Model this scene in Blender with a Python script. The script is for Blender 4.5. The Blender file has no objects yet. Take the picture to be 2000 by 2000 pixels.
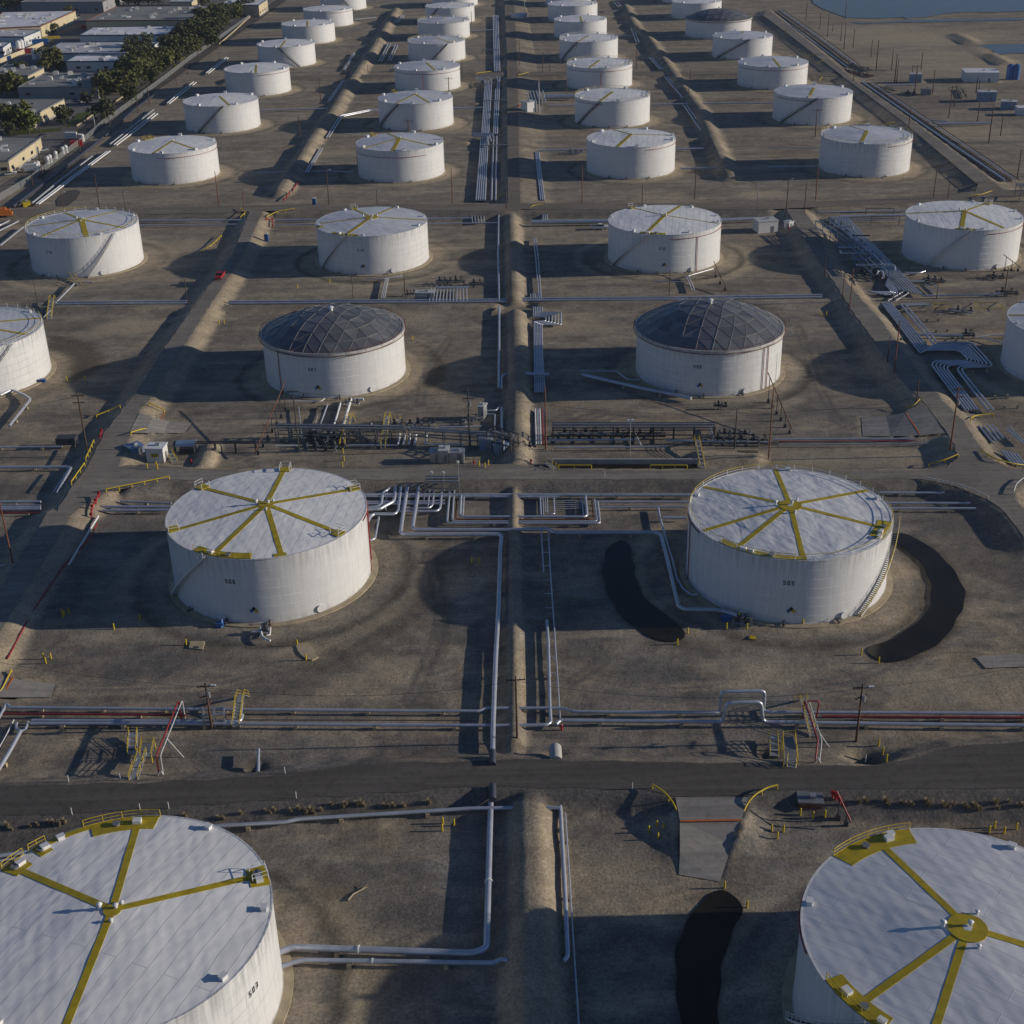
import bpy, bmesh, math, random
import numpy as np
from mathutils import Vector, Matrix
from mathutils.geometry import tessellate_polygon
random.seed(7); rng = np.random.default_rng(7)
PI = math.pi
C = bpy.context.scene.collection
# ------------------------------------------------------------------ camera (solved from the rims of 34 tanks)
FPX, PITCH, ROLL, CAMH = 2642.22, math.radians(27.227), math.radians(-1.420), 120.0
cam_d = bpy.data.cameras.new('camera'); cam = bpy.data.objects.new('camera', cam_d); C.objects.link(cam)
cam_d.sensor_width = 36.0; cam_d.lens = 36.0*FPX/2000.0; cam_d.clip_start = 1.0; cam_d.clip_end = 30000
cam.matrix_world = Matrix.Translation((0, 0, CAMH)) @ Matrix.Rotation(PI/2-PITCH, 4, 'X') @ Matrix.Rotation(ROLL, 4, 'Z')
bpy.context.scene.camera = cam
CP, SP, CR, SR = math.cos(PITCH), math.sin(PITCH), math.cos(ROLL), math.sin(ROLL)

def U(x, y, z=0.0):
    """survey point: photo pixel (2000 px frame) -> world position on the level plane z"""
    a, b = x-1000.0, y-1000.0
    a, b = a*CR+b*SR, -a*SR+b*CR
    dy = FPX*CP-b*SP; dz = -FPX*SP-b*CP
    k = (z-CAMH)/dz
    return Vector((a*k, dy*k, z))

def PX(p):
    z = p[2]-CAMH
    d = p[1]*CP-z*SP; u = p[1]*SP+z*CP
    a, b = FPX*p[0]/d, -FPX*u/d
    return 1000+a*CR-b*SR, 1000+a*SR+b*CR

# ------------------------------------------------------------------ materials
def new_mat(name):
    m = bpy.data.materials.new(name); m.use_nodes = True
    nt = m.node_tree; nt.nodes.clear()
    out = nt.nodes.new('ShaderNodeOutputMaterial'); b = nt.nodes.new('ShaderNodeBsdfPrincipled')
    nt.links.new(b.outputs[0], out.inputs[0])
    return m, nt, b

class NT:
    def __init__(s, nt): s.nt = nt
    def n(s, t, **kw):
        x = s.nt.nodes.new('ShaderNode'+t)
        for k, v in kw.items():
            if k[0] == '_': x.inputs[int(k[1:]) if k[1:].isdigit() else k[1:]].default_value = v
            else: setattr(x, k, v)
        return x
    def l(s, a, b): s.nt.links.new(a, b)
    def noise(s, vec, scale, detail=4, rough=.6, dim='3D'):
        x = s.n('TexNoise'); x.inputs['Scale'].default_value = scale; x.inputs['Detail'].default_value = detail
        x.inputs['Roughness'].default_value = rough
        if vec is not None: s.l(vec, x.inputs['Vector'])
        return x.outputs[0]
    def ramp(s, fac, stops, interp='LINEAR'):
        x = s.n('ValToRGB'); e = x.color_ramp.elements; x.color_ramp.interpolation = interp
        while len(e) < len(stops): e.new(.5)
        for i, (p, c) in enumerate(stops):
            e[i].position = p; e[i].color = (c, c, c, 1) if isinstance(c, (int, float)) else (*c, 1)
        s.l(fac, x.inputs[0]); return x.outputs[0]
    def mix(s, fac, a, b, bt='MIX'):
        x = s.n('MixRGB', blend_type=bt)
        for i, v in ((0, fac), (1, a), (2, b)):
            if isinstance(v, (int, float)): x.inputs[i].default_value = v if i == 0 else (v, v, v, 1)
            elif isinstance(v, tuple): x.inputs[i].default_value = (*v, 1)
            else: s.l(v, x.inputs[i])
        return x.outputs[0]
    def math(s, op, a, b=0.0):
        x = s.n('Math', operation=op)
        for i, v in ((0, a), (1, b)):
            if isinstance(v, (int, float)): x.inputs[i].default_value = v
            else: s.l(v, x.inputs[i])
        return x.outputs[0]
    def bump(s, h, strength, dist, bsdf, chain=None):
        x = s.n('Bump'); x.inputs['Strength'].default_value = strength; x.inputs['Distance'].default_value = dist
        s.l(h, x.inputs['Height'])
        if chain is not None: s.l(chain, x.inputs['Normal'])
        if bsdf is not None: s.l(x.outputs[0], bsdf.inputs['Normal'])
        return x.outputs[0]

MATS = {}
def paint(name, col, rough=.5, metal=0.0, var=.12, scale=.8, spec=.5):
    """painted or weathered surface: base colour with soft dirt variation"""
    m, nt, b = new_mat(name); N = NT(nt)
    tc = N.n('TexCoord')
    f = N.noise(tc.outputs['Object'], scale, 5, .65)
    f2 = N.noise(tc.outputs['Object'], scale*9, 3, .6)
    d = N.ramp(f, [(.3, 1-var*1.6), (.7, 1+var*.6)])
    c = N.mix(1.0, (*col,), d, 'MULTIPLY')
    c = N.mix(N.ramp(f2, [(.55, 0), (.8, var*1.5)]), c, tuple(x*.45 for x in col))
    N.l(c, b.inputs['Base Color'])
    b.inputs['Roughness'].default_value = rough; b.inputs['Metallic'].default_value = metal
    b.inputs['Specular IOR Level'].default_value = spec
    MATS[name] = m; return m

for a in [('yellow paint', (.46, .345, .008), .6, 0, .2, .7), ('rail yellow', (.62, .45, .02), .5, 0, .15, 1.),
          ('white paint', (.74, .74, .73), .45, 0, .08, 1.), ('pipe paint', (.56, .585, .64), .34, .45, .13, .5),
          ('pipe grey', (.40, .415, .44), .4, .1, .2, .5), ('pipe dark', (.055, .06, .085), .5, 0, .2, .5), ('pipe red', (.30, .028, .03), .5, 0, .22, .6),
          ('pipe rust', (.20, .075, .04), .7, 0, .35, 1.2), ('steel grey', (.22, .23, .24), .5, .2, .2, 1.), ('steel dark', (.07, .072, .078), .55, .2, .2, 1.),
          ('pole wood', (.10, .052, .032), .8, 0, .3, 1.), ('pole rust', (.21, .075, .035), .8, 0, .3, 1.), ('concrete', (.44, .36, .235), .85, 0, .18, .5),
          ('concrete grey', (.42, .41, .385), .85, 0, .15, .6), ('black paint', (.008, .009, .012), .6, 0, .05, 1.), ('red paint', (.42, .02, .022), .45, 0, .15, 1.),
          ('blue paint', (.03, .12, .34), .45, 0, .1, 1.), ('blue steel', (.20, .29, .42), .45, .1, .12, .6), ('rubber', (.02, .02, .022), .8, 0, .1, 1.),
          ('dark glass', (.012, .016, .022), .12, 0, .0, 1.), ('cream wall', (.56, .475, .31), .8, 0, .1, .1), ('white wall', (.66, .655, .63), .7, 0, .1, .1),
          ('grey wall', (.30, .30, .30), .8, 0, .12, .1), ('roof white', (.80, .80, .81), .8, 0, .16, .06), ('roof grey', (.27, .265, .255), .9, 0, .2, .05),
          ('roof pale', (.56, .56, .56), .9, 0, .18, .05), ('orange wall', (.52, .26, .12), .8, 0, .1, .1), ('trim blue', (.05, .10, .17), .6, 0, .1, .3), ('silver paint', (.5, .52, .55), .3, .5, .1, 1.),
          ('bark', (.12, .085, .06), .9, 0, .3, 1.5), ('orange paint', (.6, .16, .015), .6, 0, .2, 1.), ('galvanised', (.45, .46, .47), .4, .5, .15, 1.), ('skin', (.45, .28, .2), .6, 0, .05, 1.),
          ('hi vis', (.62, .72, .04), .7, 0, .05, 1.), ('navy cloth', (.015, .018, .04), .9, 0, .1, 1.), ('white car', (.7, .7, .71), .25, 0, .04, .5), ('dirty white', (.55, .545, .52), .6, 0, .15, .8)]:
    paint(*a)

def shell_mat(name, seam_light, seam_w, streak, seed):
    """white tank plate: staggered courses of plates with weld seams, rain streaks and rust specks"""
    m, nt, b = new_mat(name); N = NT(nt)
    tc = N.n('TexCoord'); sx = N.n('SeparateXYZ'); N.l(tc.outputs['Object'], sx.inputs[0])
    ang = N.math('ARCTAN2', sx.outputs[0], N.math('MULTIPLY', sx.outputs[1], -1.0))
    u = N.math('ADD', N.math('MULTIPLY', ang, 16.8), seed*3.7)
    cb = N.n('CombineXYZ'); N.l(u, cb.inputs[0]); N.l(sx.outputs[2], cb.inputs[1])
    br = N.n('TexBrick'); N.l(cb.outputs[0], br.inputs['Vector'])
    br.offset = .37; br.inputs['Scale'].default_value = 1.0; br.inputs['Mortar Size'].default_value = seam_w
    br.inputs['Brick Width'].default_value = 6.1; br.inputs['Row Height'].default_value = 1.72; br.inputs['Bias'].default_value = .1
    br.inputs['Color1'].default_value = (.965, .965, .965, 1); br.inputs['Color2'].default_value = (1, 1, 1, 1); br.inputs['Mortar'].default_value = (1, 1, 1, 1)
    mp = N.n('Mapping'); N.l(cb.outputs[0], mp.inputs[0]); mp.inputs['Scale'].default_value = (1.6, .10, 1)
    st = N.noise(mp.outputs[0], 1.0, 4, .6)
    big = N.noise(tc.outputs['Object'], .11, 3, .6)
    c = N.mix(1.0, (.735, .735, .73), br.outputs['Color'], 'MULTIPLY')
    seam_on = N.ramp(N.noise(cb.outputs[0], .16, 2, .5), [(.42, 0), (.58, 1)])
    c = N.mix(N.math('MULTIPLY', N.math('MULTIPLY', br.outputs['Fac'], seam_on), .85), c, (seam_light,)*3)
    c = N.mix(N.math('MULTIPLY', N.ramp(st, [(.45, 0), (.72, 1)]), streak), c, (.47, .47, .475))
    # grime bands near the top course
    top = N.ramp(sx.outputs[2], [(0, 0), (1, 1)]); zt = N.math('MULTIPLY', N.math('SUBTRACT', sx.outputs[2], 8.2), .33)
    c = N.mix(N.math('MULTIPLY', N.math('MULTIPLY', N.ramp(zt, [(0, 0), (1, 1)]), N.ramp(st, [(.4, 0), (.62, 1)])), streak*1.6), c, (.36, .365, .37))
    c = N.mix(N.ramp(big, [(.35, .12), (.65, 0)]), c, (.6, .595, .57))
    oi = N.n('ObjectInfo'); c = N.mix(N.math('MULTIPLY', oi.outputs['Random'], .16), c, (.58, .57, .545))
    lowz = N.ramp(N.math('MULTIPLY', sx.outputs[2], .5), [(.12, 1), (.8, 0)]); c = N.mix(N.math('MULTIPLY', N.math('MULTIPLY', lowz, N.ramp(N.noise(cb.outputs[0], .7, 4, .7), [(.42, 0), (.62, 1)])), .55), c, (.33, .30, .27))
    sp = N.noise(cb.outputs[0], 2.2, 3, .7)
    c = N.mix(N.ramp(sp, [(.74, 0), (.79, .7)]), c, (.22, .15, .11))
    N.l(c, b.inputs['Base Color'])
    b.inputs['Roughness'].default_value = .42
    hb = N.noise(cb.outputs[0], .33, 3, .5)
    ch = N.bump(hb, .35, .12, None)
    N.bump(br.outputs['Fac'], .6, .05, b, ch)
    MATS[name] = m; return m
for k in range(4): shell_mat('tank plate %d' % k, (.88, .52, .86, .55)[k], (.075, .06, .05, .06)[k], (.32, .45, .26, .36)[k], k)

def roof_mat(name, rot, w, h, wr, wscale, seed, lapd=.10):
    """white sheet roof: lapped steel strips, buckled and dusty"""
    m, nt, b = new_mat(name); N = NT(nt)
    tc = N.n('TexCoord'); mp = N.n('Mapping'); N.l(tc.outputs['Object'], mp.inputs[0])
    mp.inputs['Rotation'].default_value = (0, 0, rot); mp.inputs['Location'].default_value = (seed*5.3, seed*2.1, 0)
    wob = N.noise(mp.outputs[0], .25, 2, .5)
    wv = N.n('VectorMath', operation='ADD'); N.l(mp.outputs[0], wv.inputs[0])
    cw = N.n('CombineXYZ'); N.l(N.math('MULTIPLY', wob, .5), cw.inputs[1]); N.l(cw.outputs[0], wv.inputs[1])
    br = N.n('TexBrick'); N.l(wv.outputs[0], br.inputs['Vector']); br.offset = .43
    br.inputs['Scale'].default_value = 1; br.inputs['Brick Width'].default_value = w; br.inputs['Row Height'].default_value = h
    br.inputs['Mortar Size'].default_value = .05; br.inputs['Mortar Smooth'].default_value = .3; br.inputs['Bias'].default_value = 0
    br.inputs['Color1'].default_value = (.93, .93, .93, 1); br.inputs['Color2'].default_value = (1, 1, 1, 1); br.inputs['Mortar'].default_value = (.70, .70, .72, 1)
    c = N.mix(1.0, (.74, .74, .745), br.outputs['Color'], 'MULTIPLY')
    d = N.noise(tc.outputs['Object'], .16, 5, .65)
    c = N.mix(N.ramp(d, [(.38, .28), (.66, 0)]), c, (.50, .50, .505))
    d2 = N.noise(mp.outputs[0], 1.8, 4, .7)
    c = N.mix(N.ramp(d2, [(.7, 0), (.78, .5)]), c, (.25, .22, .2))
    N.l(c, b.inputs['Base Color']); b.inputs['Roughness'].default_value = .5
    ms = N.n('Mapping'); N.l(mp.outputs[0], ms.inputs[0]); ms.inputs['Scale'].default_value = (.6, 1.0, 1); ms.inputs['Rotation'].default_value = (0, 0, .6)
    bn = N.n('TexNoise'); bn.inputs['Scale'].default_value = wscale; bn.inputs['Detail'].default_value = 2.5; bn.inputs['Roughness'].default_value = .5; bn.inputs['Distortion'].default_value = .25; N.l(ms.outputs[0], bn.inputs['Vector'])
    sx_ = N.n('SeparateXYZ'); N.l(wv.outputs[0], sx_.inputs[0]); qu = N.math('MULTIPLY', N.math('SINE', N.math('MULTIPLY', sx_.outputs[0], 2.4)), N.math('SINE', N.math('MULTIPLY', sx_.outputs[1], 2*PI/h))); buck = N.math('ADD', bn.outputs[0], N.math('MULTIPLY', qu, .03))
    sy = N.n('SeparateXYZ'); N.l(wv.outputs[0], sy.inputs[0]); lap = N.math('FRACT', N.math('DIVIDE', sy.outputs[1], h))
    ch = N.bump(buck, 1.0, wr, None)
    ch = N.bump(lap, 1.0, lapd, None, ch)
    N.bump(br.outputs['Fac'], .5, .04, b, ch)
    MATS[name] = m; return m
roof_mat('roof sheet 0', math.radians(-68), 46., 1.95, .36, .24, 1, .16)
roof_mat('roof sheet 1', math.radians(-82), 46., 2.0, .34, .24, 2, .17)
roof_mat('roof sheet 2', math.radians(60), 60., 60., .46, .34, 3, .0)
roof_mat('roof sheet 3', math.radians(38), 14., 1.9, .30, .22, 4, .13)
roof_mat('roof sheet 4', math.radians(20), 16.0, 2.0, .30, .26, 5, .10)

def ground_mat():
    m, nt, b = new_mat('earth and gravel'); N = NT(nt)
    g = N.n('NewGeometry'); P = g.outputs['Position']
    at = N.n('Attribute', attribute_name='ground_cover'); s3 = N.n('SeparateColor'); N.l(at.outputs['Color'], s3.inputs[0])
    n1 = N.noise(P, .022, 5, .62); n2 = N.noise(P, .085, 6, .68); n3 = N.noise(P, .6, 5, .7); n4 = N.noise(P, 2.4, 4, .78)
    sP = N.n('SeparateXYZ'); N.l(P, sP.inputs[0]); ms = N.n('Mapping'); N.l(P, ms.inputs[0]); ms.inputs['Scale'].default_value = (.25, 1.0, 1); ms.inputs['Rotation'].default_value = (0, 0, .15)
    n5 = N.noise(ms.outputs[0], .14, 6, .72)
    c = N.mix(N.ramp(n1, [(.40, 0), (.58, 1)]), (.235, .215, .186), (.315, .252, .176))
    c = N.mix(N.ramp(n2, [(.42, 0), (.58, .85)]), c, (.140, .132, .120))
    c = N.mix(N.ramp(n5, [(.50, 0), (.68, .8)]), c, (.42, .34, .235))
    c = N.mix(N.ramp(n5, [(.28, .7), (.46, 0)]), c, (.125, .094, .066))
    far = N.ramp(N.math('MULTIPLY', sP.outputs[1], .001), [(.22, 0), (.42, .55)])
    c = N.mix(far, c, N.mix(N.ramp(n5, [(.35, 0), (.65, 1)]), (.225, .188, .138), (.43, .355, .25)))
    c = N.mix(N.ramp(n3, [(.34, .34), (.48, 0)]), c, (.125, .112, .095))
    c = N.mix(N.ramp(n3, [(.60, 0), (.76, .5)]), c, (.36, .305, .225))
    n6 = N.noise(P, .28, 5, .7); c = N.mix(.8, c, N.ramp(n6, [(.34, .74), (.64, 1.22)]), 'MULTIPLY')
    c = N.mix(N.math('MULTIPLY', s3.outputs[0], .92), c, N.mix(N.ramp(n3, [(.3, 0), (.7, 1)]), (.42, .335, .215), (.56, .455, .31)))
    c = N.mix(N.math('MULTIPLY', s3.outputs[1], .9), c, N.mix(N.ramp(n3, [(.3, 0), (.7, 1)]), (0.085, 0.081, 0.080), (0.144, 0.133, 0.118)))
    c = N.mix(N.math('MULTIPLY', s3.outputs[2], .92), c, (.058, .050, .036))
    sp = N.ramp(n4, [(.3, .6), (.72, 1.38)])
    c = N.mix(.9, c, sp, 'MULTIPLY')
    N.l(c, b.inputs['Base Color']); b.inputs['Roughness'].default_value = .95; b.inputs['Specular IOR Level'].default_value = .15
    ch = N.bump(n2, .5, .35, None); ch = N.bump(n3, .55, .16, None, ch)
    N.bump(n4, .6, .05, b, ch)
    return m
def road_mat(name, c0, c1):
    m, nt, b = new_mat(name); N = NT(nt); c0 = tuple(x*1.6 for x in c0); c1 = tuple(x*1.6 for x in c1)
    P = N.n('NewGeometry').outputs['Position']
    n1 = N.noise(P, .07, 5, .65); n2 = N.noise(P, .9, 4, .7); n3 = N.noise(P, 6, 2, .7)
    c = N.mix(N.ramp(n1, [(.35, 0), (.65, 1)]), c0, c1)
    c = N.mix(N.ramp(n2, [(.36, .4), (.5, 0)]), c, tuple(x*.6 for x in c0))
    mr = N.n('Mapping'); N.l(P, mr.inputs[0]); mr.inputs['Scale'].default_value = (.03, .9, 1); c = N.mix(.7, c, N.ramp(N.noise(mr.outputs[0], 1.0, 4, .6), [(.35, .8), (.65, 1.2)]), 'MULTIPLY')
    c = N.mix(.6, c, N.ramp(n3, [(.2, .75), (.8, 1.2)]), 'MULTIPLY')
    N.l(c, b.inputs['Base Color']); b.inputs['Roughness'].default_value = .95; b.inputs['Specular IOR Level'].default_value = .06
    N.bump(n3, .3, .02, b)
    return m
def water_mat(name, col, rough):
    m, nt, b = new_mat(name); N = NT(nt)
    P = N.n('NewGeometry').outputs['Position']
    c = N.mix(N.ramp(N.noise(P, .12, 4), [(.4, 0), (.7, 1)]), col, tuple(x*1.8 for x in col))
    N.l(c, b.inputs['Base Color']); b.inputs['Roughness'].default_value = rough; b.inputs['IOR'].default_value = 1.33
    N.bump(N.noise(P, .9, 3), .06, .05, b)
    return m
def dome_mat():
    m, nt, b = new_mat('dome panel'); N = NT(nt)
    tc = N.n('TexCoord'); at = N.n('Attribute', attribute_name='panel')
    f = N.noise(tc.outputs['Object'], .5, 4)
    c = N.mix(at.outputs['Fac'], (.15, .155, .17), (.31, .30, .295))
    c = N.mix(N.ramp(f, [(.4, .35), (.65, 0)]), c, (.14, .135, .135))
    N.l(c, b.inputs['Base Color']); b.inputs['Roughness'].default_value = .42; b.inputs['Metallic'].default_value = .5
    MATS['dome panel'] = m
dome_mat(); paint('dome rib', (.27, .255, .235), .55, .1, .1, 1.)
def leaf_mat(name, c0, c1):
    m, nt, b = new_mat(name); N = NT(nt)
    tc = N.n('TexCoord'); oi = N.n('ObjectInfo')
    f = N.noise(tc.outputs['Object'], .55, 3)
    c = N.mix(N.ramp(f, [(.38, 0), (.64, 1)]), c0, c1)
    c = N.mix(N.math('MULTIPLY', oi.outputs['Random'], .35), c, tuple(x*.7 for x in c0))
    N.l(c, b.inputs['Base Color']); b.inputs['Roughness'].default_value = .75; b.inputs['Specular IOR Level'].default_value = .2
    MATS[name] = m
leaf_mat('leaf dark', (.06, .07, .032), (.12, .13, .052)); leaf_mat('leaf mid', (.09, .098, .032), (.18, .175, .055)); leaf_mat('leaf pale', (.10, .125, .03), (.20, .21, .05))
leaf_mat('dry stem', (.34, .28, .18), (.52, .44, .30)); leaf_mat('grass', (.06, .085, .015), (.12, .14, .03))
def fence_mat():
    m, nt, b = new_mat('chain link'); N = NT(nt)
    b.inputs['Base Color'].default_value = (.35, .36, .36, 1); b.inputs['Roughness'].default_value = .5
    tr = N.n('BsdfTransparent'); mx = N.n('MixShader'); mx.inputs[0].default_value = .35
    N.l(tr.outputs[0], mx.inputs[1]); N.l(b.outputs[0], mx.inputs[2])
    N.l(mx.outputs[0], [n for n in nt.nodes if n.type == 'OUTPUT_MATERIAL'][0].inputs[0]); MATS['chain link'] = m
fence_mat()

# ------------------------------------------------------------------ mesh helpers
class MB:
    def __init__(s): s.v = []; s.f = []; s.m = []; s.s = []
    def add(s, vs, fs, mi=0, sm=False):
        o = len(s.v); s.v += [tuple(v) for v in vs]
        for f in fs: s.f.append(tuple(i+o for i in f)); s.m.append(mi); s.s.append(sm)
        return s
    def box(s, c, d, rz=0.0, mi=0, taper=1.0):
        x, y, z = d[0]/2, d[1]/2, d[2]/2; R = Matrix.Rotation(rz, 3, 'Z'); vs = []
        for k, (sx, sy, sz) in enumerate([(-1, -1, -1), (1, -1, -1), (1, 1, -1), (-1, 1, -1), (-1, -1, 1), (1, -1, 1), (1, 1, 1), (-1, 1, 1)]):
            t = taper if sz > 0 else 1.0
            vs.append(Vector(c)+R @ Vector((sx*x*t, sy*y*t, sz*z)))
        return s.add(vs, [(3, 2, 1, 0), (4, 5, 6, 7), (0, 1, 5, 4), (1, 2, 6, 5), (2, 3, 7, 6), (3, 0, 4, 7)], mi)
    def prism(s, poly, z0, z1, mi=0, mtop=None):
        n = len(poly); vs = [(p[0], p[1], z0) for p in poly]+[(p[0], p[1], z1) for p in poly]
        s.add(vs, [(i, (i+1) % n, n+(i+1) % n, n+i) for i in range(n)], mi)
        s.add(vs[n:], [tuple(range(n))], mi if mtop is None else mtop)
        return s.add(vs[:n], [tuple(range(n-1, -1, -1))], mi)
    def tube(s, pts, r, n=8, mi=0, cap=True, r1=None):
        pts = [Vector(p) for p in pts]; k = len(pts)
        tang = []
        for i in range(k):
            a = (pts[i]-pts[i-1]).normalized() if i else None; b = (pts[i+1]-pts[i]).normalized() if i < k-1 else None
            t = a if b is None else b if a is None else (a+b)
            tang.append(t.normalized() if t.length > 1e-6 else (a or b))
        up = Vector((0, 0, 1)) if abs(tang[0].z) < .95 else Vector((1, 0, 0))
        x = tang[0].cross(up).normalized(); vs = []
        for i in range(k):
            t = tang[i]; x = (x-t*x.dot(t)).normalized(); y = t.cross(x)
            rr = r if r1 is None else r+(r1-r)*i/(k-1)
            sc = 1.0
            if 0 < i < k-1:
                cth = (pts[i]-pts[i-1]).normalized().dot((pts[i+1]-pts[i]).normalized()); sc = min(1.5, 1/max(.5, math.sqrt(max(0, (1+cth)/2))))
            for j in range(n):
                a = 2*PI*j/n; vs.append(pts[i]+x*(math.cos(a)*rr)+y*(math.sin(a)*rr))
        fs = [(i*n+j, i*n+(j+1) % n, (i+1)*n+(j+1) % n, (i+1)*n+j) for i in range(k-1) for j in range(n)]
        s.add(vs, fs, mi, True)
        if cap: s.add(vs[:n], [tuple(range(n-1, -1, -1))], mi); s.add(vs[-n:], [tuple(range(n))], mi)
        return s
    def ring(s, ri, ro, z0, z1, n=64, a0=0.0, a1=2*PI, mi=0, c=(0, 0)):
        """annular slab (or a sector of one)"""
        full = abs(a1-a0-2*PI) < 1e-6; k = n if full else n+1; vs = []
        for i in range(k):
            a = a0+(a1-a0)*i/n; ca, sa = math.cos(a), math.sin(a)
            for r, z in ((ri, z0), (ro, z0), (ro, z1), (ri, z1)): vs.append((c[0]+ca*r, c[1]+sa*r, z))
        fs = []
        for i in range(n):
            j = (i+1) % k
            for q in range(4): fs.append((i*4+q, j*4+q, j*4+(q+1) % 4, i*4+(q+1) % 4))
        s.add(vs, fs, mi)
        if not full: s.add(vs[:4], [(0, 1, 2, 3)], mi); s.add(vs[-4:], [(3, 2, 1, 0)], mi)
        return s
    def data(s, name, mats, o=(0, 0, 0)):
        me = bpy.data.meshes.new(name); o = Vector(o)
        me.from_pydata([Vector(v)-o for v in s.v], [], s.f)
        for m in (mats if isinstance(mats, (list, tuple)) else [mats]): me.materials.append(MATS[m] if isinstance(m, str) else m)
        me.polygons.foreach_set('material_index', s.m); me.polygons.foreach_set('use_smooth', s.s); me.update()
        return me
    def build(s, name, mats, parent=None, o=(0, 0, 0)):
        """world-space vertices; the object's origin is o (its parent's origin when parented)"""
        ob = bpy.data.objects.new(name, s.data(name, mats, o)); C.objects.link(ob)
        if parent is not None: ob.parent = parent
        else: ob.location = o
        return ob

def tag(o, label=None, cat=None, group=None, kind=None):
    if label: o['label'] = label
    if cat: o['category'] = cat
    if group: o['group'] = group
    if kind: o['kind'] = kind
    return o
def empty(name, loc, label, cat, group=None):
    o = bpy.data.objects.new(name, None); o.empty_display_size = .5; C.objects.link(o); o.location = loc
    return tag(o, label, cat, group)
def inst(me, name, parent, loc=(0, 0, 0), rz=0.0, sc=(1, 1, 1)):
    o = bpy.data.objects.new(name, me); C.objects.link(o); o.location = loc; o.rotation_euler = (0, 0, rz); o.scale = sc
    if parent is not None: o.parent = parent
    return o
ORD = ['first', 'second', 'third', 'fourth', 'fifth', 'sixth', 'seventh', 'eighth', 'ninth', 'tenth', 'eleventh', 'twelfth', 'thirteenth', 'fourteenth', 'fifteenth', 'sixteenth',
       'seventeenth', 'eighteenth', 'nineteenth', 'twentieth', 'twenty-first', 'twenty-second', 'twenty-third', 'twenty-fourth', 'twenty-fifth', 'twenty-sixth', 'twenty-seventh', 'twenty-eighth', 'twenty-ninth', 'thirtieth',
       'thirty-first', 'thirty-second', 'thirty-third', 'thirty-fourth', 'thirty-fifth', 'thirty-sixth']
for t_ in ('thirty', 'forty', 'fifty', 'sixty', 'seventy'):
    ORD += [t_+'-'+u_ for u_ in ORD[:9] if t_+'-'+u_ not in ORD]+[{'thirty': 'fortieth', 'forty': 'fiftieth', 'fifty': 'sixtieth', 'sixty': 'seventieth', 'seventy': 'eightieth'}[t_]]
def nth(k, n, end='from the left'):
    if n == 1: return 'only'
    if k == 0: return 'leftmost' if end == 'from the left' else 'nearest'
    if k == n-1: return 'rightmost' if end == 'from the left' else 'farthest'
    return ORD[k]
def fillet(pts, rad, k=4):
    pts = [Vector(p) for p in pts]; out = [pts[0]]
    for i in range(1, len(pts)-1):
        a, b, c = pts[i-1], pts[i], pts[i+1]; d1 = a-b; d2 = c-b
        r = min(rad, d1.length*.45, d2.length*.45)
        p, q = b+d1.normalized()*r, b+d2.normalized()*r
        for j in range(k+1):
            t = j/k; out.append(p*(1-t)**2+b*2*t*(1-t)+q*t*t)
    out.append(pts[-1]); return out
# ------------------------------------------------------------------ terrain
H1, H2 = 2.0, 1.7
def up(pts, z): return [U(x, y, z) for x, y in pts]
R1 = up([(-150, 1541), (0, 1534), (272, 1528), (500, 1517), (720, 1491), (901, 1487), (1000, 1482), (1166, 1486), (1409, 1489), (1604, 1496), (1733, 1492), (1798, 1476), (1862, 1456), (2000, 1449), (2300, 1440),
         (2300, 1548), (2000, 1541), (1518, 1543), (1463, 1556), (1318, 1557), (1254, 1543), (1000, 1539), (909, 1538), (798, 1547), (500, 1567), (334, 1578), (160, 1589), (0, 1596), (-150, 1605)], H1)
R2 = up([(166, 976), (150, 950), (172, 925), (250, 908), (440, 921), (668, 917), (1000, 909), (1062, 918), (1362, 919), (1655, 920), (1810, 918), (1845, 914), (1868, 895), (1870, 876), (1914, 870), (1946, 905), (1982, 917), (2150, 918),
         (2150, 936), (2000, 937), (1984, 950), (1985, 975), (2010, 1010), (2060, 1060), (2000, 1050), (1987, 1034), (1961, 1000), (1930, 976), (1862, 949), (1803, 936), (1666, 937), (1362, 937), (1000, 937), (849, 939), (681, 937), (440, 940), (331, 938), (207, 962)], H2)
R3 = up([(-40, 408), (150, 408), (440, 402), (500, 401), (985, 398), (1000, 397), (1500, 398), (1759, 387), (1905, 374), (1911, 357), (1940, 355), (1960, 372), (2150, 366), (2150, 382), (2000, 384), (1759, 398), (1500, 409), (1020, 409), (1000, 412), (500, 412), (440, 416), (150, 421), (-40, 424)], H2)
RL = up([(-60, 1225), (0, 1147), (93, 1000), (109, 1000), (140, 950), (166, 919), (204, 844), (238, 800), (264, 769), (323, 676), (388, 585), (414, 549), (453, 500), (487, 413), (513, 412), (474, 500), (440, 552), (411, 596), (362, 673), (298, 774), (272, 803), (256, 845), (235, 905), (207, 962), (145, 1000), (15, 1212), (-40, 1300)], H2)
RR = up([(1870, 890), (1858, 860), (1844, 839), (1803, 785), (1759, 741), (1707, 666), (1666, 611), (1629, 552), (1601, 513), (1560, 450), (1535, 409), (1568, 409), (1600, 450), (1622, 513), (1655, 552), (1686, 588), (1720, 624), (1759, 679), (1805, 741), (1857, 798), (1883, 823), (1914, 873)], H2)
RF = up([(1490, 30), (1539, 66), (1655, 156), (1759, 234), (1905, 357), (1938, 353), (1785, 238), (1666, 155), (1578, 80), (1500, 18)], H2)
RC = up([(992, 400), (1016, 400), (1009, 100), (1003, 0), (1001, -60), (984, -60), (985, 0), (990, 100)], H2)
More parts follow.
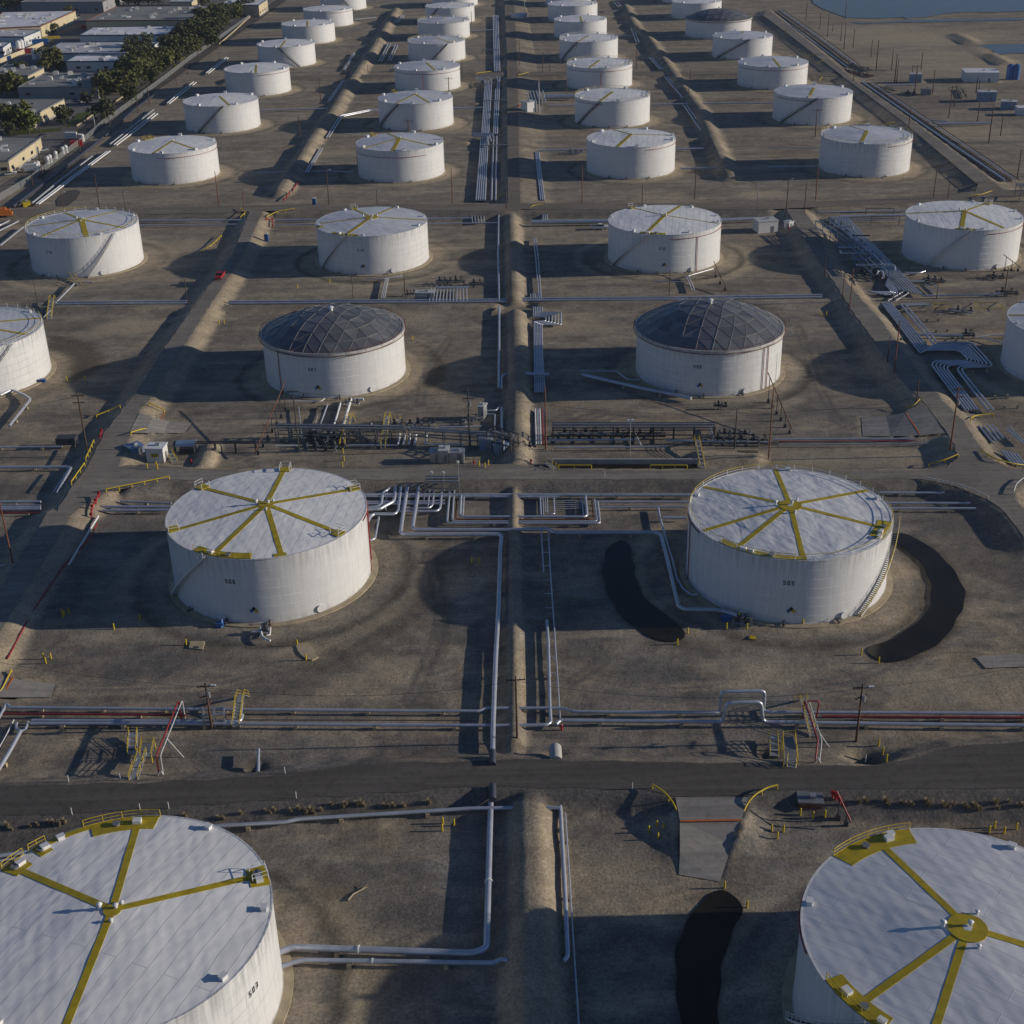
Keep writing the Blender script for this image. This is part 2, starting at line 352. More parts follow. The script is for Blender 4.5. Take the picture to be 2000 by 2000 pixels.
R4 = up([(440, 153), (640, 147), (990, 141), (1009, 141), (1500, 139), (1640, 143), (1650, 150), (1500, 146), (1009, 148), (990, 148), (640, 153), (440, 160)], 1.3)
ROADS = [(R1, H1, 4.2), (R2, H2, 4.2), (R3, H2, 5.0), (RL, H2, 4.4), (RR, H2, 4.2), (RF, H2, 4.5), (RC, H2, 4.5), (R4, 1.3, 3.5)]
# earth ridges: centre line, crest half width, height, slope run, sandy
def rp(pts, z): return [U(x, y, z) for x, y in pts]
RIDGES = [(rp([(1043, 2080), (1040, 1900), (1038, 1700), (1034, 1556)], 2.2), 1.0, 2.2, 3.3, .42),
          (rp([(1004, 1478), (1004, 1300), (1003, 1100), (1003, 944)], 1.2), .4, 1.2, 1.4, .3),
          (rp([(1010, 885), (1012, 760), (1008, 605)], 1.9), .8, 1.9, 2.9, .3), (rp([(1004, 580), (1002, 490), (999, 418)], 1.9), .8, 1.9, 2.9, .25),
          (rp([(546, 367), (585, 310), (611, 266), (650, 213), (686, 155), (722, 103), (748, 60), (774, 15)], 2.4), 1.0, 2.4, 4.2, .15),
          (rp([(1424, 336), (1390, 260), (1367, 207), (1326, 155), (1305, 124), (1269, 72), (1241, 47), (1222, 8)], 2.4), 1.0, 2.4, 4.2, .1),
          (rp([(395, 286), (500, 286), (691, 281), (910, 276)], 1.2), .5, 1.2, 2.2, 0), (rp([(1020, 276), (1150, 274), (1321, 270), (1420, 269), (1600, 268)], 1.2), .5, 1.2, 2.2, 0),
          (rp([(500, 206), (738, 202), (930, 200)], 1.2), .5, 1.2, 2.2, 0), (rp([(1262, 195), (1357, 192), (1520, 190)], 1.2), .5, 1.2, 2.2, 0),
          (rp([(610, 92), (800, 89)], 1.2), .5, 1.2, 2.4, 0), (rp([(650, 56), (820, 53)], 1.2), .5, 1.2, 2.4, 0), (rp([(690, 24), (830, 22)], 1.2), .5, 1.2, 2.4, 0),
          (rp([(1205, 84), (1400, 81)], 1.2), .5, 1.2, 2.4, 0), (rp([(1185, 47), (1335, 46)], 1.2), .5, 1.2, 2.4, 0), (rp([(1180, 20), (1310, 18)], 1.2), .5, 1.2, 2.4, 0),
          (rp([(105, 599), (372, 597)], .9), 1.2, .9, 2.6, 0), (rp([(445, 599), (960, 594)], .9), 1.2, .9, 2.6, 0), (rp([(1060, 592), (1240, 590), (1540, 588), (1630, 586)], .9), 1.2, .9, 2.6, 0),
          (rp([(1690, 592), (1900, 588), (2050, 585)], .9), 1.2, .9, 2.6, 0),
          (rp([(398, 902), (408, 880), (412, 868)], 1.0), .8, 1.0, 2.0, 1), (rp([(1375, 885), (1470, 890)], 1.0), 1.0, 1.0, 2.6, .5),
          (rp([(1870, 62), (1965, 118)], 2.0), .8, 2.0, 4.0, 0)]
def seg_dist(X, Y, a, b):
    dx, dy = b[0]-a[0], b[1]-a[1]; L = dx*dx+dy*dy+1e-9
    t = np.clip(((X-a[0])*dx+(Y-a[1])*dy)/L, 0, 1)
    return np.hypot(X-a[0]-t*dx, Y-a[1]-t*dy)
def line_dist(X, Y, pts):
    d = np.full(X.shape, 1e9)
    for a, b in zip(pts[:-1], pts[1:]): d = np.minimum(d, seg_dist(X, Y, a, b))
    return d
def inside(X, Y, poly):
    r = np.zeros(X.shape, bool); n = len(poly)
    for i in range(n):
        x0, y0 = poly[i][0], poly[i][1]; x1, y1 = poly[(i+1) % n][0], poly[(i+1) % n][1]
        if y0 == y1: continue
        r ^= ((y0 > Y) != (y1 > Y)) & (X < (x1-x0)*(Y-y0)/(y1-y0)+x0)
    return r
def poly_dist(X, Y, poly):
    d = line_dist(X, Y, list(poly)+[poly[0]])
    return np.where(inside(X, Y, poly), -d, d)
def boxed(X, Y, pts, pad):
    p = np.array([(q[0], q[1]) for q in pts]); return (X > p[:, 0].min()-pad) & (X < p[:, 0].max()+pad) & (Y > p[:, 1].min()-pad) & (Y < p[:, 1].max()+pad)
def wave(X, Y, s, ph):
    return (np.sin(X*s+ph)*np.cos(Y*s*1.13+ph*2.1)+.6*np.sin(X*s*2.3-Y*s*1.7+ph*3)+.4*np.sin(X*s*4.1+Y*s*3.7+ph))/2
def smooth(t): t = np.clip(t, 0, 1); return t*t*(3-2*t)
PIT = up([(1066, 906), (1362, 906), (1362, 916), (1066, 916)], 0)
def height(X, Y):
    X = np.asarray(X, float); Y = np.asarray(Y, float)
    z = .05*wave(X, Y, .21, 1.3)+.03*wave(X, Y, .8, .4); z = np.where(np.hypot(X, Y) > 1600, 0, z)
    for poly, h, s in ROADS:
        m = boxed(X, Y, poly, s+2)
        if not m.any(): continue
        d = poly_dist(X[m], Y[m], poly)-.35
        ss = s*(1+.12*wave(X[m], Y[m], .5, 2.))
        if poly is RC: ss = np.where(X[m] > np.interp(Y[m], [390, 1100], [5.0, 9.0]), 11.0, 3.6)
        t = np.clip(1-d/ss, 0, 1); t = np.where(d <= 0, 1, t)
        prof = np.where(t > .85, 1-(1-t)**2/.15*.55*.6 if False else smooth((t-.0)/1.0)*.35+t*.65, smooth(t)*.35+t*.65)
        z[m] = np.where(d <= 0, h, np.maximum(z[m]*(1-prof), h*prof))
    for pts, w, h, s, sd in RIDGES:
        m = boxed(X, Y, pts, w+s+2)
        if not m.any(): continue
        wob = 1+.06*wave(X[m], Y[m], .45, 5.)
        d = line_dist(X[m], Y[m], pts)*wob; prof = np.clip(1-(d-w)/s, 0, 1); prof = smooth(prof)*.5+prof*.5
        z[m] = np.maximum(z[m], h*prof*(1+.02*wave(X[m], Y[m], .9, 3.)))
    return z
def gz(x, y): return float(height(np.array([x]), np.array([y]))[0])
def G(px, py, dz=0.0):
    """ground point under a pixel (two refinements for the embankments)"""
    p = U(px, py, 0); z = 0.0
    for _ in range(6):
        z = .5*z+.5*gz(p.x, p.y); p = U(px, py, z)
    return Vector((p.x, p.y, gz(p.x, p.y)+dz))

ax = np.concatenate([[-9000, -4000, -2000, -1200, -800], np.arange(-620, -160, 4.0), np.arange(-160, -84, 1.6), np.arange(-84, 84, .72), np.arange(84, 160, 1.6), np.arange(160, 560, 4.0), [600, 800, 1200, 2000, 4000, 9000]])
ay = np.concatenate([[-3000, -800, -200, 0, 50, 80, 96], np.arange(100, 250, .66), np.arange(250, 460, 1.1), np.arange(460, 760, 1.9), np.arange(760, 1400, 4.0), [1420, 1600, 2000, 3000, 6000, 12000, 24000]])
GX, GY = np.meshgrid(ax, ay); GZ = height(GX, GY)
cov = np.zeros(GX.shape+(4,), np.float32); cov[..., 3] = 1
def cover(poly, ch, val, soft, ragged=.35):
    m = boxed(GX, GY, poly, soft+3); d = poly_dist(GX[m], GY[m], poly)+wave(GX[m], GY[m], .9, 1.7)*soft*ragged*2
    cov[..., ch][m] = np.maximum(cov[..., ch][m], val*smooth(.5-d/(2*soft)))
for pts, w, h, s, sd in RIDGES:
    if sd:
        m = boxed(GX, GY, pts, w+s+2); d = line_dist(GX[m], GY[m], pts)+.5*wave(GX[m], GY[m], 1.1, 2.)
        cov[..., 0][m] = np.maximum(cov[..., 0][m], sd*smooth((w+s*1.05-d)/.9))
for poly, h, s in ROADS[3:5]:
    m = boxed(GX, GY, poly, s+3); d = poly_dist(GX[m], GY[m], poly)+.5*wave(GX[m], GY[m], .9, 2.)
    cov[..., 0][m] = np.maximum(cov[..., 0][m], .45*smooth((s*1.05-d)/1.0))
cover(up([(-150, 1607), (0, 1598), (500, 1569), (798, 1549), (1000, 1541), (1254, 1545), (1318, 1560), (1463, 1560), (1518, 1545), (2000, 1543), (2200, 1545), (2200, 1606), (2000, 1602), (1650, 1598), (1500, 1594), (1320, 1592), (1240, 1590), (1130, 1580), (1000, 1578), (800, 1590), (560, 1606), (400, 1620), (-150, 1680)], .8), 1, 1.0, .8)
cover(up([(-100, 1529), (272, 1522), (500, 1511), (720, 1486), (900, 1483), (900, 1490), (500, 1522), (-100, 1540)], 1.9), 1, .8, .6)
cover(up([(681, 939), (1000, 940), (1362, 940), (1362, 962), (1000, 962), (690, 962)], .8), 1, .55, .8)
cover(up([(480, 424), (985, 416), (985, 425), (500, 432)], .5), 1, .6, 1.2); cover(up([(1000, 414), (1500, 410), (1500, 424), (1010, 427)], .5), 1, .6, 1.2); cover(up([(60, 424), (470, 418), (470, 428), (200, 432)], .5), 1, .6, 1.2)
cover(up([(1690, 1300), (2050, 1290), (2050, 1390), (1800, 1395), (1720, 1380)], 0), 0, .45, 3.0)
cover(up([(1003, 1250), (1050, 1255), (1045, 1395), (1003, 1395)], 0), 0, .4, 1.5)
cover(up([(1720, 640), (1960, 650), (1940, 690), (1780, 690)], 0), 0, .5, 4.0)
cover(up([(1300, 875), (1860, 878), (1850, 912), (1400, 912)], 0), 0, .45, 1.5); cover(up([(500, 875), (960, 878), (960, 905), (500, 905)], 0), 0, .25, 2.0)
cover(up([(815, 668), (836, 679), (862, 697), (872, 722), (868, 744), (845, 758), (826, 755), (833, 733), (856, 715), (835, 681)], 0), 2, .7, 1.0)
cover(up([(1560, 965), (1900, 965), (1960, 1030), (2050, 1120), (2050, 1160), (1900, 1120), (1800, 1000)], 0), 1, .6, 4.0)
cover(up([(590, 1290), (690, 1250), (800, 1180), (850, 1100), (835, 1040), (870, 1060), (880, 1140), (820, 1230), (720, 1290), (620, 1320)], 0), 2, .35, 2.5); cover(up([(500, 1640), (620, 1670), (690, 1750), (730, 1880), (760, 2000), (720, 2000), (690, 1880), (650, 1770), (560, 1690)], 0), 2, .3, 2.5); cover(up([(640, 1600), (760, 1590), (800, 1640), (780, 1690), (700, 1680), (640, 1640)], 0), 2, .35, 3.5)
cover(up([(740, 1620), (780, 1620), (790, 1665), (760, 1680), (735, 1650)], 0), 0, .6, 2.0); cover(up([(1130, 1640), (1260, 1650), (1300, 1720), (1250, 1780), (1120, 1775)], 0), 0, .3, 4.0)
cover(up([(640, 1090), (800, 1060), (850, 1130), (800, 1220), (700, 1270), (600, 1260), (700, 1200)], 0), 1, .5, 3.0)
cover(up([(60, 1290), (500, 1250), (560, 1300), (200, 1340)], 0), 1, .5, 5.0)
def track(px, w, ch, val, z=0):
    P = [U(x, y, z) for x, y in px]; Q = fillet(P, 14, 8); m = boxed(GX, GY, P, 4)
    for off in (-.85, .85):
        d = np.abs(line_dist(GX[m], GY[m], Q)-abs(off)); cov[..., ch][m] = np.maximum(cov[..., ch][m], min(1, val*1.6)*smooth(1.25-d/w)*(.65+.35*wave(GX[m], GY[m], .3, off)))
for px, ch, v in [([(835, 1080), (862, 1180), (850, 1270), (800, 1370)], 1, .75), ([(840, 1080), (870, 1190), (855, 1290)], 2, .3), ([(330, 1290), (560, 1320), (800, 1330), (900, 1300)], 0, .3), ([(1060, 1300), (1250, 1350), (1500, 1330), (1700, 1360)], 0, .35), ([(1120, 1330), (1180, 1290), (1160, 1260)], 1, .6), ([(1320, 1290), (1400, 1370), (1480, 1385)], 1, .5),
                  ([(1390, 1720), (1250, 1760), (1140, 1740), (1120, 1650)], 0, .35), ([(300, 850), (420, 870), (480, 900), (600, 905)], 1, .5), ([(1560, 640), (1600, 760), (1640, 830), (1700, 840)], 1, .6), ([(820, 790), (830, 730), (880, 660)], 1, .5), ([(560, 1300), (420, 1340), (200, 1350), (110, 1350)], 0, .4), ([(620, 840), (800, 800), (940, 790)], 0, .3), ([(1130, 810), (1300, 830), (1500, 800), (1560, 780)], 0, .4), ([(590, 570), (860, 560), (960, 540)], 0, .4), ([(100, 690), (250, 640), (320, 600)], 0, .4), ([(1760, 1290), (1880, 1270), (1990, 1290)], 0, .4), ([(1850, 1150), (1820, 1240), (1700, 1320), (1560, 1340)], 1, .5)]:
    track(px, .55, ch, v)
for x, y, r, ch, v in [(1700, 60, 30, 0, .4), (1790, 75, 45, 0, .45), (1880, 110, 40, 0, .35), (1740, 120, 22, 0, .3), (1950, 130, 40, 0, .4), (1820, 200, 20, 1, .35), (1900, 260, 18, 0, .35), (800, 620, 9, 0, .35), (1130, 640, 9, 0, .4), (1600, 680, 8, 1, .4), (250, 640, 9, 0, .45), (560, 1330, 6, 1, .4), (760, 1300, 5, 0, .35), (1250, 1320, 6, 1, .35), (1450, 1300, 6, 0, .3), (640, 1740, 4, 2, .3), (820, 1790, 5, 1, .45), (1180, 1700, 5, 0, .35), (900, 500, 8, 2, .25), (1130, 500, 9, 1, .3), (350, 480, 9, 0, .35), (420, 240, 16, 0, .3), (900, 250, 12, 0, .35), (1060, 250, 12, 0, .35), (660, 300, 10, 0, .3), (1480, 380, 8, 0, .5), (1300, 390, 9, 0, .4)]:
    p = U(x, y); m = boxed(GX, GY, [p], r*1.8); d = np.hypot((GX[m]-p.x)*.75, (GY[m]-p.y)*1.2)*(1+.35*wave(GX[m], GY[m], 2.2/r, x)+.15*wave(GX[m], GY[m], 7/r, y)); cov[..., ch][m] = np.maximum(cov[..., ch][m], min(.9, v*1.55)*smooth(1.3-d/r))
ny, nx = GX.shape
me = bpy.data.meshes.new('ground'); me.vertices.add(nx*ny); me.vertices.foreach_set('co', np.stack([GX, GY, GZ], -1).astype(np.float32).ravel())
# small scour rings round the tank pads are added to the heights and the cover once the tanks are known (see tanks)
def finish_ground():
    global GZ
    idx = np.arange(nx*ny).reshape(ny, nx); q = np.stack([idx[:-1, :-1], idx[:-1, 1:], idx[1:, 1:], idx[1:, :-1]], -1).reshape(-1, 4)
    me.loops.add(q.size); me.loops.foreach_set('vertex_index', q.ravel().astype(np.int32))
    me.polygons.add(len(q)); me.polygons.foreach_set('loop_start', np.arange(0, q.size, 4, dtype=np.int32)); me.polygons.foreach_set('loop_total', np.full(len(q), 4, np.int32))
    me.polygons.foreach_set('use_smooth', np.ones(len(q), bool))
    me.vertices.foreach_set('co', np.stack([GX, GY, GZ], -1).astype(np.float32).ravel()); me.update()
    ca = me.attributes.new('ground_cover', 'FLOAT_COLOR', 'POINT'); ca.data.foreach_set('color', cov.ravel())
    me.materials.append(ground_mat()); o = bpy.data.objects.new('ground', me); C.objects.link(o); tag(o, 'bare tan earth and grey gravel of the tank yard', kind='structure')
def sheet(name, poly, z, mat, label, kind='structure'):
    if name in ('road', 'street'):                                   # crumbled, slightly wandering edges
        q = []
        for a, b in zip(poly, list(poly[1:])+[poly[0]]):
            L = math.hypot(b[0]-a[0], b[1]-a[1]); k = max(1, int(L/2.2)) if a[1] < 420 else 1; nx_, ny_ = -(b[1]-a[1])/max(L, 1e-6), (b[0]-a[0])/max(L, 1e-6)
            for i in range(k):
                t = i/k; x, y = a[0]+(b[0]-a[0])*t, a[1]+(b[1]-a[1])*t; w = (.16*math.sin(x*.7+y*.9)+.12*math.sin(x*2.1-y*1.7)-.12) if k > 1 else 0
                q.append((x+nx_*w, y+ny_*w))
        poly = q
    tri = tessellate_polygon([[Vector((p[0], p[1], 0)) for p in poly]])
    m2 = bpy.data.meshes.new(name); m2.from_pydata([(p[0], p[1], z) for p in poly], [], [tuple(t) for t in tri])
    m2.update(); m2.materials.append(mat)
    for p in m2.polygons:
        if p.normal.z < 0: p.flip()
    o = bpy.data.objects.new(name, m2); C.objects.link(o); return tag(o, label, kind=kind)
asph = road_mat('asphalt', (.064, .058, .051), (.080, .073, .065)); asph2 = road_mat('old asphalt', (.138, .124, .106), (.185, .165, .140)); dirt = road_mat('dirt road', (.115, .10, .083), (.155, .135, .108)); conc = road_mat('concrete apron', (.17, .158, .14), (.215, .20, .178))
for nm, poly, z, m, lb in [('road', R1, H1+.05, asph, 'dark asphalt road crossing in front of the nearest tanks'), ('road', R2, H2+.050, asph2, 'grey asphalt road behind the second tank row'), ('road', R3, H2+.054, dirt, 'pale road crossing in front of the fifth tank row'),
                           ('road', RL, H2+.058, asph2, 'grey road climbing between the left tank columns'), ('road', RR, H2+.062, asph2, 'grey road climbing between the right tank columns'), ('road', RF, H2+.046, asph2, 'straight road along the far right tank column'),
                           ('road', RC, H2+.066, dirt, 'straight dirt road up the middle of the yard'), ('road', R4, 1.35, dirt, 'narrow dirt track between far tank rows')]:
    sheet(nm, poly, z, m, lb)
# ramps and aprons
def patch(px, z, m, lb, name='pavement'): sheet(name, [U(x, y, z) for x, y in px], z, m, lb)
def ramp(px, zs, m, lb):
    V = [U(x, y, z) for (x, y), z in zip(px, zs)]; h_ = len(V)//2; mid = [(V[i]+V[2*h_-1-i])/2 for i in range(h_)]; mk = boxed(GX, GY, V, 6); X, Y = GX[mk], GY[mk]
    d = poly_dist(X, Y, V); best = np.full(X.shape, 1e9); hh = np.zeros(X.shape)
    for a, b in zip(mid[:-1], mid[1:]):
        dx, dy = b.x-a.x, b.y-a.y; t = np.clip(((X-a.x)*dx+(Y-a.y)*dy)/(dx*dx+dy*dy), 0, 1); e = np.hypot(X-a.x-t*dx, Y-a.y-t*dy); hh = np.where(e < best, a.z+(b.z-a.z)*t, hh); best = np.minimum(best, e)
    z = GZ[mk]; z = np.where(d < .4, np.minimum(z, hh-.12), z); z = np.where(d > -.5, np.maximum(z, (hh-.07)*np.clip(1-(d-.3)/3.5, 0, 1)*(d > -.2)), np.where(d < -.5, hh-.45, z)); GZ[mk] = z
    cov[..., 0][mk] = np.maximum(cov[..., 0][mk], .45*smooth((1.6-d)/1.5)*(d > -1))
    vs = [U(x, y, z) for (x, y), z in zip(px, zs)]; m2 = bpy.data.meshes.new('pavement'); n = len(vs)//2
    m2.from_pydata(vs, [], [(i, i+1, 2*n-2-i, 2*n-1-i) for i in range(n-1)]); m2.update(); m2.materials.append(m)
    for p in m2.polygons:
        if p.normal.z < 0: p.flip()
    o = bpy.data.objects.new('pavement', m2); C.objects.link(o); tag(o, lb, kind='structure')
ramp([(1319, 1557), (1328, 1603), (1328, 1670), (1326, 1708), (1406, 1722), (1430, 1650), (1448, 1602), (1462, 1557)], [H1+.09, 1.75, .5, .1, .1, .5, 1.75, H1+.09], conc, 'pale concrete ramp leading down off the dark road')
ramp([(272, 806), (298, 815), (330, 822), (375, 826), (360, 846), (320, 846), (282, 846), (252, 846)], [H2+.1, 1.5, .55, .1, .1, .55, 1.5, H2+.1], conc, 'pale concrete ramp off the left road')
ramp([(1803, 790), (1770, 806), (1730, 812), (1682, 815), (1685, 852), (1740, 852), (1800, 850), (1846, 846)], [H2+.1, 1.3, .5, .1, .1, .5, 1.3, H2+.1], conc, 'grey ramp off the right road towards the domed tank')
ramp([(-60, 1330), (0, 1322), (60, 1330), (108, 1336), (100, 1362), (60, 1362), (0, 1362), (-60, 1362)], [1.2, .8, .35, .1, .1, .35, .8, 1.2], conc, 'pale concrete ramp at the lower left corner of the yard')
patch([(1905, 1283), (2080, 1272), (2080, 1298), (1925, 1305)], .16, conc, 'grey slab at the right edge of the yard')
patch([(110, 392), (118, 382), (135, 372), (150, 371), (158, 374), (148, 390), (132, 402), (112, 402)], .14, asph, 'dark asphalt pad at the end of the left pipe corridor')
# water
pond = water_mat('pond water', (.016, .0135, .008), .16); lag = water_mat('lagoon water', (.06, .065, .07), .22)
def z4(t, ox, oy): return [(ox+x*.2588, oy+y*.2588) for x, y in t]
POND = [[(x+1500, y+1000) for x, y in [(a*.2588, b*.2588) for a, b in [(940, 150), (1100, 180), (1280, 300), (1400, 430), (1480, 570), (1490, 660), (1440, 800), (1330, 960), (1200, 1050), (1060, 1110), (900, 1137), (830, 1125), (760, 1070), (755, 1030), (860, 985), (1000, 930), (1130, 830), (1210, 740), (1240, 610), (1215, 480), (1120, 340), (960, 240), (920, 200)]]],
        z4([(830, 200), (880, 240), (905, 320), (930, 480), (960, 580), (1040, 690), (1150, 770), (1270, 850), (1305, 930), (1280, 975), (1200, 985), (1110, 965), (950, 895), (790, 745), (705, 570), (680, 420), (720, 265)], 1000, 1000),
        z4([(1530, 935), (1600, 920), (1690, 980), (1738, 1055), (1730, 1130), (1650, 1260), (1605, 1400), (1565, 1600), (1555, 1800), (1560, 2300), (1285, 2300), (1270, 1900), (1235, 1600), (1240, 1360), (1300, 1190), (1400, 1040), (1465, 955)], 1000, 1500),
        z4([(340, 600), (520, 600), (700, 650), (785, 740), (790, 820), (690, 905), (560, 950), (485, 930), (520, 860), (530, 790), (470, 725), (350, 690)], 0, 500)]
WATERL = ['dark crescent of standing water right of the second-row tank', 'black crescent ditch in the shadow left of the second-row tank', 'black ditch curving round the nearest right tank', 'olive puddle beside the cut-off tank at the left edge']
for w, lb in zip(POND, WATERL):
    poly = [U(x, y, .14) for x, y in w]; sm = []
    for _ in range(3):                                               # smooth the traced shore
        sm = []
        for i in range(len(poly)): a, b = poly[i], poly[(i+1) % len(poly)]; sm += [a*.75+b*.25, a*.25+b*.75]
        poly = sm
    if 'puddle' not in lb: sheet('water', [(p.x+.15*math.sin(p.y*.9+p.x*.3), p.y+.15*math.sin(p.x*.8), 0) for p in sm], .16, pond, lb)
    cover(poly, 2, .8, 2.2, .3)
    if 'puddle' in lb: continue
    m = boxed(GX, GY, poly, 3); d = poly_dist(GX[m], GY[m], poly); GZ[m] = np.where(d < 0, np.minimum(GZ[m], .16-np.clip(-d*.25, 0, .6)), np.minimum(GZ[m], .10+d*.12))
LAG = [z4([(320, -40), (340, 25), (400, 60), (480, 92), (590, 133), (800, 138), (1025, 130), (1045, 143), (1110, 133), (1200, 128), (1340, 100), (1480, 91), (1700, 92), (1932, 85), (2500, 80), (2800, -160), (400, -160)], 1500, 0),
       z4([(1600, 345), (1700, 332), (1800, 335), (1932, 332), (2200, 330), (2200, 400), (1932, 402), (1840, 400), (1760, 412), (1720, 408), (1690, 375)], 1500, 0),
       z4([(610, 166), (760, 170), (950, 160), (1150, 148), (1500, 143), (1932, 140), (1932, 152), (1500, 158), (1150, 166), (900, 172), (700, 180)], 1500, 0)]
for w, lb in zip(LAG, ['blue lagoon at the top right corner', 'small blue pool on the mud flat at the right edge', 'narrow channel of water below the lagoon']):
    sheet('water', [U(x, y, .2) for x, y in w], .22, lag, lb)
    m = boxed(GX, GY, [U(x, y) for x, y in w], 5); d = poly_dist(GX[m], GY[m], [U(x, y) for x, y in w]); GZ[m] = np.where(d < 6, np.minimum(GZ[m], .16+np.clip(d, -4, 8)*.02), GZ[m])
    cover([U(x, y) for x, y in w], 2, .6, 5, .5)
sheet('grass', [U(x, y, .14) for x, y in [(150, 222), (180, 216), (196, 208), (215, 200), (222, 205), (200, 218), (172, 232), (150, 243), (130, 250), (134, 240)]], .17, MATS['grass'], 'strip of green grass beside the street trees')
sheet('grass', [U(x, y, .14) for x, y in [(10, 255), (70, 253), (120, 250), (118, 256), (60, 262), (10, 264)]], .174, MATS['grass'], 'green verge below the left trees')
STREET = [U(x, y, .15) for x, y in [(60, 340), (100, 300), (145, 262), (200, 222), (262, 184), (322, 145), (400, 92), (489, 34), (540, 0), (560, 0), (505, 40), (416, 100), (338, 156), (280, 194), (214, 240), (165, 278), (110, 322), (80, 350)]]
sheet('street', STREET, .19, asph, 'dark street running between the trees and the yard fence')
sheet('pavement', [U(x, y, .1) for x, y in [(-400, 360), (-100, 340), (60, 330), (140, 262), (260, 182), (320, 143), (398, 90), (487, 32), (540, -6), (400, -40), (-300, -30)]], .135, road_mat('yard paving', (.09, .085, .08), (.14, .132, .125)), 'grey paving of the warehouse district')
def hollow(x, y, r, dep):
    p = U(x, y, .8); m = boxed(GX, GY, [p], r*2); d = np.hypot(GX[m]-p.x, GY[m]-p.y); GZ[m] -= dep*np.exp(-(d/r)**2); cov[..., 2][m] = np.maximum(cov[..., 2][m], .8*np.exp(-(d/(r*.9))**2))  # sinks the ground; its shade and damp are painted dark into the cover
hollow(1694, 1478, 2.3, 1.9); hollow(497, 1490, 1.3, 1.0); hollow(1083, 1472, 1.2, .6); hollow(1012, 1455, 1.2, .5); hollow(1492, 1462, 1.6, .8)
pv = [U(x, y, .1) for x, y in [(-400, 360), (-100, 340), (60, 345), (120, 310), (260, 192), (340, 150), (410, 100), (500, 34), (560, -6), (400, -40), (-300, -30)]]
m = boxed(GX, GY, pv, 3); GZ[m] = np.where(inside(GX[m], GY[m], pv), np.minimum(GZ[m], .0), GZ[m])
# ------------------------------------------------------------------ tanks
SEG = {'0': 'abcdef', '1': 'bc', '2': 'abged', '3': 'abgcd', '4': 'fgbc', '5': 'afgcd', '6': 'afgedc', '7': 'abc', '8': 'abcdefg', '9': 'abcdfg'}
def number_mesh(txt, R, z, ang, size):
    """stencilled digits bent round the shell at angle ang"""
    w, h, s = size*.54, size, size*.17; q = {'a': (0, w, h-s, h), 'g': (0, w, h/2-s/2, h/2+s/2), 'd': (0, w, 0, s), 'f': (0, s, h/2, h), 'e': (0, s, 0, h/2), 'b': (w-s, w, h/2, h), 'c': (w-s, w, 0, h/2)}; us = []; b = MB(); pitch = w*1.6; x0 = -pitch*len(txt)/2
    for i, ch in enumerate(txt):
        for k, g in enumerate(SEG[ch]):
            u0, u1, v0, v1 = q[g]; r = R+.0015*k; P = []
            for u, v in ((u0, v0), (u1, v0), (u1, v1), (u0, v1)): a = ang+(x0+i*pitch+u)/R; P.append((math.cos(a)*r, math.sin(a)*r, z+v))
            b.add(P, [(0, 1, 2, 3)])
    return b.data('number_lettering', 'black paint')
vent_bm = MB(); vent_bm.box((0, 0, .45), (1.0, 1.1, .9)); vent_bm.box((0, 0, .96), (1.25, 1.35, .12)); VENT = vent_bm.data('roof_vent', 'white paint')
hood_bm = MB(); hood_bm.tube([(0, 0, 0), (0, 0, .7)], .28, 10); hood_bm.tube([(0, 0, .7), (0, 0, .95)], .5, 10, r1=.2); HOOD = hood_bm.data('vent_cap', 'white paint')
man_bm = MB(); man_bm.tube([(0, 0, 0), (.28, 0, 0)], .55, 14); man_bm.tube([(.28, 0, 0), (.36, 0, 0)], .68, 14); MANHOLE = man_bm.data('manhole', 'white paint')
drn = MB(); drn.tube([(0, 0, .2), (1.1, 0, .2)], .13, 8); drn.tube([(1.1, 0, .2), (1.16, 0, .2)], .25, 8); drn.tube([(.6, 0, .2), (.6, 0, .75)], .07, 6); drn.ring(.16, .24, .75, .8, 10, c=(.6, 0)); NOZZLE = drn.data('nozzle', 'steel dark')

